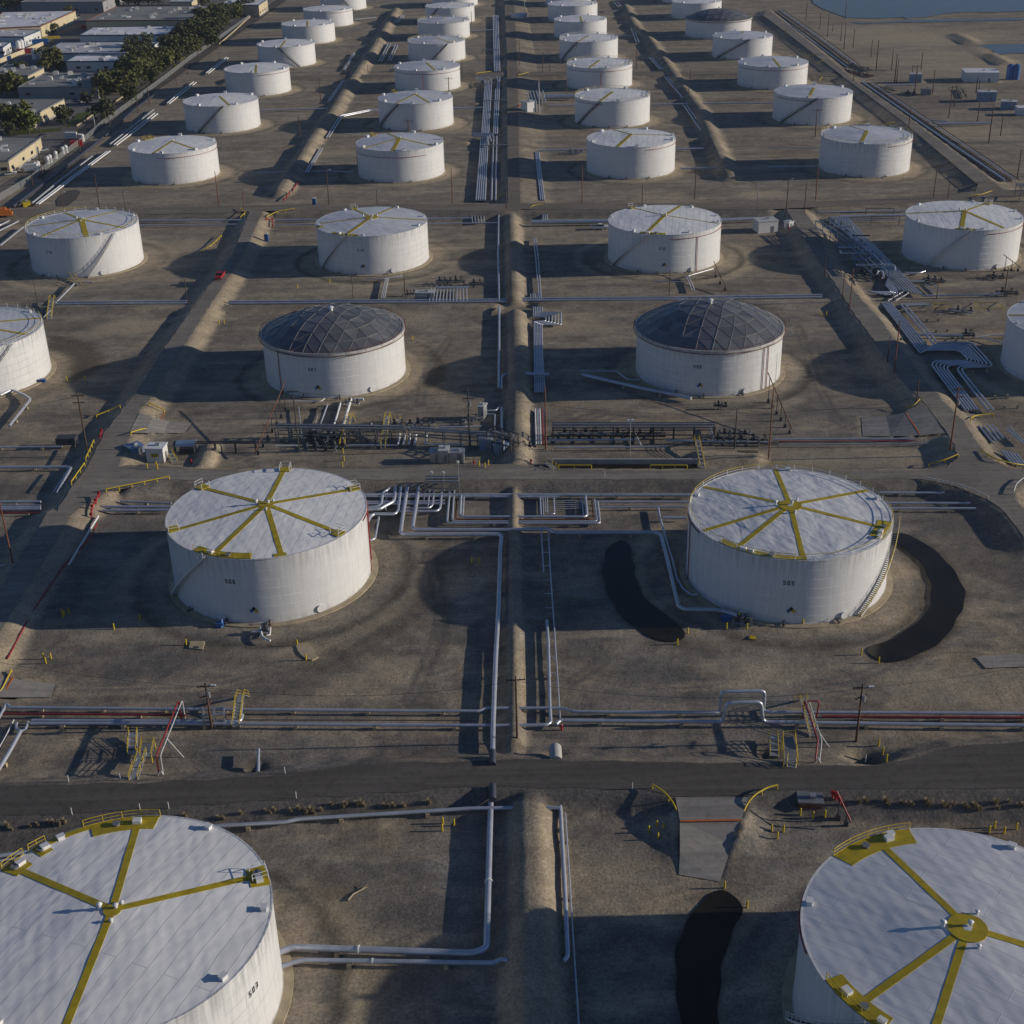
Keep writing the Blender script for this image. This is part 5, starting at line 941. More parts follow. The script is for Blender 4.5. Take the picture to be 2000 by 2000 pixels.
# ------------------------------------------------------------------ poles and wires
POLES = []
def pole(bx, by, tx, ty, arms=(), mat='pole wood', lamp=0, r=.15, zone=''):
    base = G(bx, by); lo, hi = 1.0, 60.0
    for _ in range(40):
        h = (lo+hi)/2
        if PX((base.x, base.y, base.z+h))[1] > ty: lo = h
        else: hi = h
    h = min(h, 32.0); far = base.y > 380; r = r*(1.5 if base.y > 480 else 1.25 if far else 1.0)
    POLES.append((bx, zone, base, h, arms, mat, lamp, r))
for p in [(171, 882, 151, 767, 'AB', 'pole wood', 0, .2, 'A'), (367, 596, 362, 538, '', 'pole wood', 0, .13, 'B'), (74, 596, 66, 548, '', 'pole wood', 0, .12, 'B'), (25, 1099, 0, 977, '', 'pole rust', 0, .18, 'A'), (918, 873, 915, 759, 'ABC', 'steel dark', 0, .22, 'A'), (584, 883, 574, 759, 'A', 'steel dark', 0, .18, 'A'),
          (690, 583, 689, 532, '', 'pole wood', 0, .12, 'B'), (792, 590, 790, 534, '', 'pole wood', 0, .16, 'B'), (994, 589, 992, 534, '', 'pole wood', 0, .14, 'B'), (1066, 878, 1068, 754, '', 'pole rust', 0, .2, 'A'), (1435, 876, 1441, 800, '', 'steel dark', 0, .18, 'A'), (1230, 897, 1232, 821, '', 'galvanised', 2, .1, 'A'), (1307, 578, 1312, 528, 'A', 'pole wood', 0, .15, 'B'),
          (1856, 877, 1880, 755, 'ABC', 'pole rust', 0, .2, 'A'), (1746, 728, 1763, 627, '', 'pole rust', 0, .17, 'R'), (1733, 707, 1741, 658, '', 'pole wood', 0, .15, 'R'), (1790, 783, 1796, 739, '', 'pole wood', 0, .16, 'R'), (1659, 606, 1671, 523, '', 'pole rust', 0, .16, 'R'), (1645, 584, 1653, 531, '', 'pole wood', 0, .14, 'R'), (1610, 540, 1615, 498, '', 'pole wood', 0, .14, 'R'), (1829, 584, 1836, 535, '', 'pole wood', 0, .12, 'R'), (1961, 580, 1970, 523, 'AB', 'pole wood', 0, .18, 'R'),
          (1501, 896, 1513, 761, '', 'pole rust', 0, .16, 'A'), (414, 1424, 404, 1334, 'ABC', 'pole wood', 1, .22, 'F'), (1010, 1439, 1012, 1321, 'A', 'pole wood', 0, .17, 'F'), (1672, 1448, 1686, 1336, 'ABC', 'pole wood', 1, .2, 'F'),
          (245, 411, 243, 373, '', 'pole wood', 1, .13, 'X'), (195, 408, 186, 339, 'A', 'pole wood', 0, .17, 'X'), (124, 409, 119, 373, '', 'pole wood', 1, .13, 'X'), (428, 405, 422, 334, '', 'pole rust', 0, .15, 'X'), (478, 417, 475, 369, '', 'pole rust', 1, .13, 'X'), (158, 301, 153, 248, '', 'pole wood', 0, .16, 'L'), (85, 352, 76, 287, '', 'pole wood', 0, .17, 'L'), (65, 367, 62, 336, '', 'pole wood', 0, .13, 'L'), (217, 261, 212, 215, '', 'pole wood', 0, .15, 'L'), (270, 220, 268, 197, '', 'pole wood', 0, .14, 'L'), (292, 204, 291, 155, '', 'pole wood', 0, .16, 'L'), (345, 166, 344, 140, '', 'pole wood', 0, .14, 'L'), (388, 124, 386, 85, '', 'pole wood', 0, .16, 'L'), (367, 147, 366, 127, '', 'pole wood', 0, .14, 'L'), (186, 251, 184, 225, '', 'galvanised', 0, .2, 'L'), (79, 259, 75, 234, 'A', 'pole wood', 0, .16, 'L'),
          (643, 401, 638, 329, '', 'pole wood', 1, .15, 'X'), (737, 400, 736, 370, '', 'pole wood', 1, .13, 'X'), (884, 399, 884, 329, '', 'pole rust', 0, .14, 'X'), (989, 409, 991, 369, '', 'pole wood', 0, .13, 'X'), (877, 181, 877, 150, 'A', 'pole wood', 0, .16, 'M'), (798, 258, 798, 233, 'A', 'pole wood', 0, .16, 'M'), (627, 204, 625, 153, '', 'pole wood', 0, .14, 'M'), (587, 274, 587, 228, '', 'pole wood', 0, .14, 'M'), (670, 155, 668, 132, '', 'pole wood', 0, .14, 'M'), (903, 142, 903, 115, '', 'pole wood', 0, .14, 'M'), (680, 144, 680, 114, '', 'pole wood', 0, .13, 'M'), (719, 144, 719, 127, '', 'pole wood', 0, .13, 'M'), (921, 47, 921, 22, '', 'pole wood', 0, .14, 'M'),
          (1137, 397, 1138, 323, '', 'pole rust', 0, .15, 'X'), (1254, 400, 1256, 361, '', 'pole wood', 0, .14, 'X'), (1357, 388, 1362, 321, '', 'pole wood', 0, .16, 'X'), (1477, 424, 1481, 361, '', 'galvanised', 1, .13, 'X'), (1204, 250, 1204, 212, '', 'pole rust', 0, .16, 'M'), (1106, 195, 1107, 153, 'A', 'pole wood', 0, .15, 'M'), (1053, 220, 1052, 158, '', 'galvanised', 0, .25, 'M'), (1060, 140, 1060, 101, '', 'pole wood', 0, .16, 'M'), (1074, 140, 1073, 124, '', 'pole wood', 0, .14, 'M'), (1015, 127, 1013, 78, '', 'pole wood', 0, .13, 'M'), (1243, 135, 1244, 93, '', 'pole wood', 0, .14, 'M'), (1348, 155, 1349, 135, '', 'pole wood', 0, .14, 'M'), (1345, 189, 1345, 164, '', 'pole wood', 0, .13, 'M'), (1025, 35, 1025, 2, '', 'galvanised', 1, .16, 'M'), (1269, 13, 1269, -4, '', 'pole wood', 0, .16, 'M'),
          (1535, 424, 1544, 347, 'A', 'pole wood', 1, .17, 'X'), (1571, 414, 1575, 357, '', 'pole wood', 0, .14, 'X'), (1593, 391, 1602, 326, '', 'pole rust', 0, .17, 'X'), (1592, 267, 1596, 212, 'A', 'pole wood', 0, .16, 'M'), (1553, 166, 1556, 137, 'A', 'pole wood', 0, .16, 'M'), (1823, 388, 1834, 321, 'A', 'pole wood', 0, .15, 'X'), (1851, 388, 1857, 355, '', 'pole wood', 0, .13, 'X'), (1774, 256, 1779, 212, '', 'pole wood', 0, .17, 'D'), (1667, 158, 1669, 135, '', 'pole wood', 0, .15, 'D'), (1931, 279, 1944, 204, '', 'pole wood', 0, .2, 'D'), (1954, 265, 1959, 223, '', 'pole wood', 0, .17, 'D'), (1987, 347, 1993, 292, '', 'pole wood', 0, .16, 'D'), (1853, 230, 1862, 168, 'A', 'pole wood', 0, .18, 'D'), (1864, 208, 1871, 166, 'A', 'pole wood', 0, .17, 'D'), (1909, 237, 1915, 189, '', 'pole wood', 0, .17, 'D'), (1906, 181, 1909, 150, '', 'pole wood', 0, .16, 'D'), (1911, 181, 1914, 155, '', 'pole wood', 0, .16, 'D'), (1786, 184, 1792, 127, 'A', 'pole wood', 0, .19, 'D'),
          (1821, 184, 1826, 137, '', 'pole wood', 0, .18, 'D'), (1781, 150, 1782, 127, '', 'pole wood', 0, .16, 'D'), (1747, 162, 1755, 106, '', 'pole wood', 0, .19, 'D'), (1751, 162, 1756, 114, '', 'pole wood', 0, .16, 'D'), (1711, 137, 1715, 78, '', 'pole wood', 0, .2, 'D'), (1741, 137, 1745, 96, '', 'pole wood', 0, .18, 'D'), (1799, 136, 1802, 102, '', 'pole wood', 0, .17, 'D'), (1701, 113, 1704, 78, '', 'pole wood', 0, .17, 'D'), (1666, 94, 1670, 57, '', 'pole wood', 0, .18, 'D'), (1642, 80, 1645, 45, '', 'pole wood', 0, .17, 'D'), (1648, 97, 1651, 44, '', 'pole wood', 0, .18, 'D'), (1616, 72, 1620, 28, '', 'pole wood', 0, .18, 'D'), (1601, 56, 1604, 23, '', 'pole wood', 0, .17, 'D'), (1626, 61, 1627, 47, '', 'pole wood', 0, .15, 'D'), (1574, 40, 1576, 3, '', 'pole wood', 0, .18, 'D'), (1651, 36, 1655, 5, '', 'pole wood', 0, .18, 'D'), (1534, 75, 1536, 55, '', 'pole wood', 0, .16, 'D')]:
    pole(p[0], p[1], p[2], p[3], p[4], p[5], p[6], p[7], p[8])
ZL = {'A': 'standing along the lane below the domed tanks', 'B': 'along the cross pipeline behind the domed tanks', 'R': 'beside the right road and teal rack', 'F': 'between the dark road and the second-row tanks', 'X': 'along the pale cross road before the fifth row', 'L': 'in the left corridor by the fence', 'M': 'among the far tank rows', 'D': 'on the open lot at the far right'}
TOPS = {}
for z in ZL:
    L = sorted([p for p in POLES if p[1] == z], key=lambda p: p[0])
    for k, (bx, _, base, h, arms, mat, lamp, r) in enumerate(L):
        kind = {'pole wood': 'brown wooden', 'pole rust': 'reddish brown', 'steel dark': 'black', 'galvanised': 'pale grey'}[mat]
        b = MB(); b.tube([base+Vector((0, 0, -.4)), base+Vector((0, 0, h))], r, 8, r1=r*.62); o = b.build('lamp_post' if lamp == 2 else 'utility_pole', mat, None, base)
        tag(o, '%s pole, %s of %d poles %s' % (kind, nth(k, len(L)), len(L), ZL[z]), 'pole', 'poles '+ZL[z])
        for i, a in enumerate(arms):
            m = MB(); zz = h-.7-i*1.6 if base.y < 350 else h-.8-i*2.2; dx = (1.35, 1.2, .95)[i] * (1.5 if base.y > 350 else 1); ang = (.05, .05, 1.2)[i]+(0.5 if z == 'F' and i == 1 else 0)
            m.box(base+Vector((0, .12, zz)), (dx*2, .13, .15), ang)
            for q in (-.9, -.45, .45, .9): m.tube([base+Vector((dx*q*math.cos(ang), .12+dx*q*math.sin(ang), zz+.07)), base+Vector((dx*q*math.cos(ang), .12+dx*q*math.sin(ang), zz+.28))], .05, 5)
            m.build('crossarm', mat, o, base)
        if 'C' in arms: m = MB(); m.tube([base+Vector((.3, -.2, h*.72)), base+Vector((.3, -.2, h*.72+.95))], .28, 10); m.build('transformer', 'galvanised', o, base)
        if lamp == 1: m = MB(); m.tube([base+Vector((0, 0, h*.94)), base+Vector((.9, -.2, h*.97))], .05, 5); m.box(base+Vector((1.2, -.25, h*.97)), (.75, .3, .16)); m.build('lamp_head', 'white paint', o, base)
        if lamp == 2: m = MB(); m.box(base+Vector((-.45, -.1, h)), (.55, .5, .35)); m.box(base+Vector((.45, -.1, h)), (.55, .5, .35)); m.tube([base+Vector((-.5, 0, h-.1)), base+Vector((.5, 0, h-.1))], .05, 5); m.build('lamp_head', 'white paint', o, base)
        TOPS[int(bx)] = base+Vector((0, 0, h-.8))
def wire(a, b, sag, label):
    A, B = (TOPS[a] if isinstance(a, int) else a), (TOPS[b] if isinstance(b, int) else b); pts = [A+(B-A)*(i/14)-Vector((0, 0, sag*4*(i/14)*(1-i/14))) for i in range(15)]
    m = MB(); m.tube(pts, .032, 4); tag(m.build('overhead_wire', 'steel dark', None, A), label, 'wire', 'overhead wires')
wire(171, 584, 1.2, 'overhead wire between the crossarm pole and the black pole left of the manifold'); wire(584, 918, 1.0, 'overhead wire in front of the left dome tank'); wire(918, 1435, 1.8, 'overhead wire in front of the right dome tank'); wire(1435, 1856, 1.4, 'overhead wire from the right dome manifold to the road junction')
wire(414, 1010, 2.0, 'overhead wire above the pipeway left of the ridge'); wire(1010, 1672, 2.2, 'overhead wire above the pipeway right of the ridge'); wire(1672, Vector((110, 172, 11)), 1.6, 'overhead wire leaving the frame at the right above the pipeway'); wire(Vector((-110, 180, 12)), 414, 2.0, 'overhead wire entering the frame at the left above the pipeway'); wire(Vector((-130, 262, 11)), 171, 1.2, 'overhead wire entering at the left edge above the road bend'); wire(1307, 1961, 2.0, 'overhead wire along the cross pipeline on the right'); wire(792, 1307, 2.0, 'overhead wire along the cross pipeline between the domes')
# ------------------------------------------------------------------ guard rails, bollards, markers
def guardrail(px, label, mat='rail yellow', h=.75, step=2.4, name='guard_rail', thick=.13, z=None):
    P = [G(*p) if z is None else U(p[0], p[1], z) for p in px]; P = fillet(P, 2.0, 4) if len(P) > 2 else P
    o = P[0].copy(); b = MB(); top = [p+Vector((0, 0, h)) for p in P]
    b.tube(top, thick, 6); ob = b.build(name, mat, None, o); tag(ob, label, 'guard rail', 'yellow guard rails along the roads')
    acc = 0; L = sum((q-p).length for p, q in zip(P[:-1], P[1:])); n = max(1, int(L/step)); want = [L*i/n for i in range(n+1)]; s = 0; i = 0
    for p, q in zip(P[:-1], P[1:]):
        l = (q-p).length
        while i <= n and want[i] <= s+l+1e-4:
            w = p+(q-p)*((want[i]-s)/max(l, 1e-6)); m = MB(); m.tube([w+Vector((0, 0, -.25)), w+Vector((0, 0, h))], thick*.8, 5); m.build('post', mat, ob, o); i += 1
        s += l
    return ob
for px, lb in [([(189, 817), (212, 808), (235, 798)], 'yellow rail above the left road left of the concrete ramp'), ([(168, 902), (176, 885), (184, 866)], 'yellow rail beside the wooden crossarm pole at the road bend'), ([(140, 948), (153, 930), (166, 911)], 'bright yellow rail on the outside of the left road bend'), ([(208, 962), (270, 950), (331, 937)], 'long thin yellow rail behind the tank numbered 506'), ([(256, 851), (280, 843), (300, 843)], 'yellow rail on the near side of the left concrete ramp'), ([(292, 792), (306, 799), (321, 806)], 'yellow rail on the far side of the left concrete ramp'),
               ([(1274, 1541), (1298, 1556), (1316, 1578), (1326, 1604)], 'curved yellow rail left of the concrete ramp below the dark road'), ([(1449, 1602), (1458, 1578), (1474, 1560), (1500, 1546), (1518, 1542)], 'curved yellow rail right of the concrete ramp below the dark road'), ([(1768, 803), (1785, 797), (1796, 785)], 'curved yellow rail at the ramp off the right road'), ([(1813, 913), (1844, 906), (1871, 893)], 'bright yellow rail on the bank corner left of the right junction'),
               ([(1895, 824), (1904, 817), (1940, 814)], 'yellow rail above the pipe ends at the right junction'), ([(1914, 885), (1945, 904), (1979, 914), (2000, 915)], 'curved yellow rail in front of the pipe ends at the right junction'), ([(391, 497), (414, 483), (433, 464)], 'yellow rail right of the railed fourth-row tank'), ([(522, 427), (539, 418), (575, 411)], 'pale yellow rail left of the tank numbered 514'), ([(974, 388), (988, 381)], 'yellow rail at the near end of the middle trench'), ([(966, 141), (990, 135)], 'yellow rail at the far end of the middle trench'),
               ([(1033, 412), (1041, 405), (1060, 403)], 'yellow rail at the crossing right of the middle dirt road'), ([(1896, 386), (1916, 384), (1937, 377)], 'yellow rail on the dark bank by the far right road'), ([(1728, 246), (1748, 241)], 'yellow rail behind the railed fifth-row tank'), ([(1575, 113), (1589, 109)], 'yellow rail right of the far end tank, upper'), ([(1595, 126), (1608, 120)], 'yellow rail right of the far end tank, middle'), ([(1600, 159), (1606, 153)], 'yellow rail right of the far end tank, lowest'),
               ([(1013, 149), (1032, 144)], 'yellow rail at the narrow track right of the dirt road'), ([(930, 146), (960, 142)], 'yellow rail around the trench head at the narrow track'), ([(470, 428), (481, 419), (470, 409)], 'yellow rail at the end of the dark bank beside the left road')]:
    guardrail(px, lb)
guardrail([(1803, 936), (1862, 948), (1904, 961), (1930, 975)], 'pale low rail along the junction above the right pipes', 'dirty white', .5); guardrail([(1979, 966), (1984, 950), (2002, 937)], 'pale and yellow curved rail at the right edge of the junction', 'dirty white', .7); guardrail([(-20, 1375), (3, 1358), (24, 1316)], 'yellow rail at the left edge by the lower ramp')
guardrail([(1089, 915), (1155, 915)], 'left yellow rail in front of the long dark pit', z=.7); guardrail([(1270, 915), (1342, 915)], 'right yellow rail in front of the long dark pit', z=.7)
patch([(1329, 1602), (1448, 1600), (1448, 1604), (1329, 1606)], H1+.02, MATS['orange paint'], 'orange stripe across the concrete ramp', 'road_marking') if False else None
def stripe(a, b, w, z, lb):
    A, B = U(*a, z), U(*b, z); d = (B-A).normalized(); t = Vector((-d.y, d.x, 0))*w; m = MB(); m.add([A-t, B-t, B+t, A+t, A-t-Vector((0, 0, .06)), B-t-Vector((0, 0, .06)), B+t-Vector((0, 0, .06)), A+t-Vector((0, 0, .06))], [(0, 1, 2, 3), (4, 5, 1, 0), (5, 6, 2, 1), (6, 7, 3, 2), (7, 4, 0, 3)])
    tag(m.build('road_hump', 'orange paint', None, A), lb, 'road hump')
stripe((1329, 1603), (1448, 1601), .16, 1.86, 'orange speed hump across the concrete ramp below the dark road'); stripe((320, 806), (301, 846), .14, 1.0, 'orange speed hump across the left concrete ramp'); stripe((1770, 807), (1797, 848), .14, 1.3, 'orange speed hump across the ramp off the right road'); stripe((25, 1322), (2, 1362), .14, .72, 'orange speed hump on the ramp in the lower left')
CL = {'beside the lower left ramp': [(86, 1287), (90, 1296), (100, 1287)], 'in the shadow left of the tank numbered 506': [(121, 1200), (124, 1206), (126, 1202), (135, 1198), (223, 1229), (274, 1211)], 'in front of the tank numbered 506': [(364, 1260), (581, 1261), (598, 1290)], 'right of the tank numbered 506': [(922, 1100), (937, 1100)],
      'below the pale pipe behind the nearest left tank': [(865, 1609), (864, 1623), (887, 1613)], 'left of the concrete ramp': [(1283, 1616), (1267, 1626), (1296, 1622), (1285, 1640)], 'at the black ditch by the nearest right tank': [(1415, 1735), (1459, 1773)], 'round the rusty box below the dark road': [(1563, 1592), (1588, 1598), (1611, 1595)], 'left of the nearest right tank': [(1507, 1623), (1530, 1625), (1518, 1638)],
      'behind the nearest right tank': [(1932, 1626), (1942, 1617), (1961, 1628), (1985, 1620)], 'on the slope by the right wooden pole': [(1716, 1456), (1724, 1472), (1731, 1488)], 'at the tip of the dark water crescent': [(1682, 1279), (1716, 1295)], 'at the tip of the black crescent ditch': [(1343, 1237), (1323, 1259)], 'at the foot of the tank numbered 505': [(1419, 1228), (1459, 1229), (1568, 1221)], 'below the tank numbered 514': [(644, 552)], 'left of the right road': [(1602, 615), (1608, 619), (1614, 616)],
      'above the left road by the sand bank': [(428, 632), (438, 632)], 'at the olive puddle on the left': [(131, 744), (167, 744)], 'below the grey cabinets': [(936, 912), (947, 914), (954, 911)], 'in front of the white control building': [(288, 915), (308, 917), (306, 913)], 'below the left dome manifold': [(670, 885), (672, 900), (669, 912)], 'on the dirt right of the left dome tank': [(806, 664), (581, 563)]}
bm = MB(); bm.tube([(0, 0, -.2), (0, 0, 1.1)], .13, 8); bm.tube([(0, 0, 1.1), (0, 0, 1.17)], .13, 8, r1=.05); BOL = bm.data('bollard', 'rail yellow')
for where, L in CL.items():
    L = sorted(L)
    for k, p in enumerate(L):
        o = inst(BOL, 'bollard', None, G(*p)); tag(o, ('yellow post %s' % where) if len(L) == 1 else '%s of %d yellow posts %s' % (nth(k, len(L)), len(L), where), 'bollard', 'yellow bollards')
bm = MB(); bm.tube([(0, 0, -.1), (0, 0, 1.15)], .055, 6); MRK = bm.data('road_marker', 'white paint')
mk = sorted([(135, 1530), (236, 1526), (141, 1591), (274, 1583), (330, 1580), (557, 1512), (579, 1560), (1235, 1542), (1181, 931), (1690, 1490)])
for k, p in enumerate(mk): tag(inst(MRK, 'road_marker', None, G(*p)), '%s of the thin white road edge markers' % nth(k, len(mk)), 'marker post', 'white road edge markers')
# ------------------------------------------------------------------ stairs, platforms, red pipe bridges
def flight(b, a, c, w, mi=0):
    """treads and stringers from a up to c"""
    d = c-a; hd = Vector((d.x, d.y, 0)); L = hd.length; u = hd.normalized(); t = Vector((-u.y, u.x, 0)); n = max(3, int(abs(d.z)/.22)); ang = math.atan2(u.y, u.x)
    for i in range(n): b.box(a+d*((i+.5)/n), (max(.3, L/n*1.02), w, .06), ang, 0)
    for s in (-1, 1): b.tube([a+t*(w/2*s), c+t*(w/2*s)], .09, 4, 0)
    return u, t
def rails(parent, o, segs, mat='rail yellow', h=1.05):
    b = MB()
    for a, c in segs:
        for q in (h, h*.5): b.tube([a+Vector((0, 0, q)), c+Vector((0, 0, q))], .04, 4)
        n = max(1, int((c-a).length/2))
        for i in range(n+1): p = a+(c-a)*(i/n); b.tube([p, p+Vector((0, 0, h))], .045, 4)
    b.build('handrail', mat, parent, o)
def crossover(a, c, zt, w, label):
    """stair over the pipes: up from a, across, down beyond c"""
    A, Cc = G(*a), G(*c); mid = Vector((Cc.x, Cc.y, zt)); o = A.copy(); b = MB(); u, t = flight(b, A, mid, w); e = mid+u*2.0; f = e+u*2.4; f.z = gz(f.x, f.y); b.box((mid+e)/2, (2.0, w, .08), math.atan2(u.y, u.x)); flight(b, f, e, w)
    ob = b.build('crossover_stair', 'galvanised', None, o); tag(ob, label, 'stair')
    for s in (-1, 1): k = t*(w/2*s); rails(ob, o, [(A+k, mid+k), (mid+k, e+k), (e+k, f+k)])
crossover((461, 1424), (470, 1393), 1.9, 1.1, 'yellow railed stair over the pipeway left of the ridge'); crossover((1588, 1440), (1572, 1402), 1.9, 1.0, 'railed stair over the pipeway beside the right red pipe'); crossover((667, 876), (683, 838), 2.2, 1.0, 'railed stair over the manifold below the left dome'); crossover((748, 878), (757, 838), 2.2, 1.0, 'yellow-footed stair over the left dome manifold'); crossover((1372, 916), (1362, 880), 1.6, 1.0, 'railed stair over the right end of the long dark pit'); crossover((96, 624), (103, 596), 1.4, 1.2, 'stair over the cross pipeline left of the left road'); crossover((155, 558), (140, 544), 1.3, 1.2, 'small stair at the foot of the railed fourth-row tank')
def stairset(a, c, zt, plat, label):
    A = G(*a); top = G(*c); top.z += zt; o = A.copy(); b = MB(); flight(b, A, top, 1.2); ob = b.build('access_stair', 'galvanised', None, o); tag(ob, label, 'stair'); d = (top-A); u = Vector((d.x, d.y, 0)).normalized(); t = Vector((-u.y, u.x, 0))
    rails(ob, o, [(A+t*.6, top+t*.6), (A-t*.6, top-t*.6)])
    if plat:
        P = [G(*p) for p in plat]; z = top.z; P = [Vector((p.x, p.y, z)) for p in P]; b = MB(); b.prism(P, z-.15, z); b.build('platform', 'steel grey', ob, o); rails(ob, o, [(P[i], P[(i+1) % 4]) for i in (0, 1, 2)]); b = MB()
        for p in P: b.tube([Vector((p.x, p.y, gz(p.x, p.y)-.3)), p], .09, 5)
        b.build('leg', 'rail yellow', ob, o)
stairset((261, 1526), (280, 1482), 1.0, [(298, 1490), (304, 1462), (280, 1462), (276, 1488)], 'yellow stair and platform above the dark road at the left'); stairset((258, 1474), (262, 1440), .9, None, 'small black-stepped stair on the slope at the left'); stairset((1512, 1478), (1509, 1446), .9, None, 'small stair on the slope right of the ridge'); stairset((1545, 1500), (1546, 1492), .5, [(1530, 1497), (1526, 1466), (1550, 1465), (1557, 1495)], 'yellow railed grey platform above the dark road at the right')
stairset((342, 904), (330, 890), .8, None, 'yellow steps beside the white control building'); stairset((1086, 920), (1068, 908), .6, None, 'yellow steps at the left end of the long dark pit'); stairset((784, 838), (776, 826), 1.0, None, 'small yellow steps on the left dome manifold')
def gantry(foot, topz, run, down, label, mats=('pipe red', 'dirty white')):
    """pair of raised pipes: riser, slanting bridge, drop leg and two splayed props"""
    F = G(*foot); o = F.copy(); z = topz; a = Vector((F.x, F.y, z)); b2 = U(run[0], run[1], z); e = G(*down); ob = None
    for k, off in enumerate((-.28, .28)):
        v = Vector((off, 0, 0)); m = MB(); m.tube(fillet([F+v-Vector((0, 0, .2)), a+v, b2+v, e+v+Vector((0, 0, .1))], .5, 4), .13 if k == 0 else .1, 8)
        if k == 0: ob = m.build('fire_pipe_bridge', mats[0], None, o); tag(ob, label, 'pipe')
        else: m.build('conduit', mats[1], ob, o)
    mid = a+(b2-a)*.68; m = MB()
    for s in (-1, 1): m.tube([mid, Vector((mid.x+1.6+s*.7, mid.y-.3, gz(mid.x+1.6, mid.y)-.2))], .09, 5)
    for s in (-1, 1): m.tube([e+Vector((0, 0, .9)), e+Vector((s*.5, -.4, -.2))], .08, 5)
    m.build('prop', 'dirty white', ob, o)
gantry((358, 1404), 3.4, (309, 1476), (315, 1513), 'red and white slanting pipe bridge over the pipeway at the left'); gantry((1572, 1404), 3.4, (1601, 1446), (1596, 1492), 'red and white slanting pipe bridge over the pipeway at the right')
m = MB(); p = [w3(q, .3) for q in [(1574, 1404, 3.2), (1597, 1404, 3.2), (1594, 1404, .2)]]; m.tube(fillet(p, .4), .12, 6); tag(m.build('pipe', 'pipe red', None, p[0]), 'red pipe arch beside the right slanting pipe bridge', 'pipe')
def props(px0, px1, z0, z1, n, label, mat='pipe rust'):
    A = G(*px0); B = U(px1[0], px1[1], z1); A.z = z0; m = MB(); m.tube([A, B], .12, 6); ob = m.build('raised_foam_pipe', mat, None, Vector((A.x, A.y, 0))); tag(ob, label, 'pipe')
    for i in range(n):
        q = A+(B-A)*((i+.5)/n); g0 = gz(q.x, q.y); m = MB(); m.tube([Vector((q.x, q.y, g0+.6)), q], .09, 6); m.box((q.x, q.y, g0+.35), (.5, .5, .9)); m.build('post', ['steel dark', 'concrete'][0], ob, ob.location)
props((500, 896), (557, 745), 1.6, 6.5, 7, 'raised rusty pipe on posts climbing to the left dome tank'); props((1546, 854), (1500, 728), 1.8, 6.5, 6, 'raised rusty pipe on posts climbing to the right dome tank'); props((1660, 1618), (1634, 1545), 1.2, 4.6, 2, 'red raised pipe behind the nearest right tank', 'pipe red'); props((1420, 575), (1394, 510), 1.0, 4, 3, 'raised rusty pipe at the right of the tank numbered 510'); props((1994, 530), (1960, 497), 1.0, 5, 3, 'raised dark pipe below the end tank of the fourth row', 'steel dark')
# red fire monitor clusters
for k, (x, y, lb) in enumerate([(1097, 1426, 'small red hydrant by the half-buried culvert'), (374, 906, 'small red hydrant right of the white control building'), (926, 908, 'small red hydrant below the grey cabinets'), (1037, 905, 'small red hydrant left of the yellow pit steps'), (1541, 449, 'small red box beside the white building in the fourth row')]):
    p = G(x, y); m = MB(); m.tube([p, p+Vector((0, 0, .9))], .16, 8); m.tube([p+Vector((0, 0, .9)), p+Vector((0, 0, 1.08))], .2, 8, r1=.08); m.tube([p+Vector((-.3, 0, .6)), p+Vector((.3, 0, .6))], .1, 6); tag(m.build('hydrant', 'red paint', None, p), lb, 'hydrant', 'red hydrants')
def redpipes(px, lb):
    P = [G(*p)+Vector((0, 0, .7)) for p in px]; m = MB(); m.tube(fillet(P, .8), .16, 8)
    for q in P: m.tube([q-Vector((0, 0, .9)), q+Vector((0, 0, .5))], .12, 6); m.box(q+Vector((0, 0, .2)), (.5, .4, .5))
    tag(m.build('fire_valve_station', 'red paint', None, Vector((P[0].x, P[0].y, 0))), lb, 'valve')
redpipes([(179, 1012), (181, 996), (188, 984), (194, 971)], 'bright red valve station beside the left road slope'); redpipes([(520, 431), (532, 432), (533, 445)], 'bright red valve station left of the tank numbered 514'); redpipes([(554, 394), (560, 388), (566, 380)], 'red valves at the near end of the left ridge'); redpipes([(572, 376), (578, 366), (584, 358)], 'upper red valves on the left ridge'); redpipes([(196, 858), (199, 848)], 'small red valves at the left road bend'); redpipes([(1786, 850), (1794, 848)], 'small red valves on the ramp off the right road'); redpipes([(1640, 1572), (1632, 1562), (1626, 1558)], 'red valve pipes on the dark slope behind the nearest right tank'); redpipes([(1012, 210), (1025, 206)], 'red valves left of the small control house'); redpipes([(1718, 186), (1740, 196)], 'red valves on the far right pipeway')
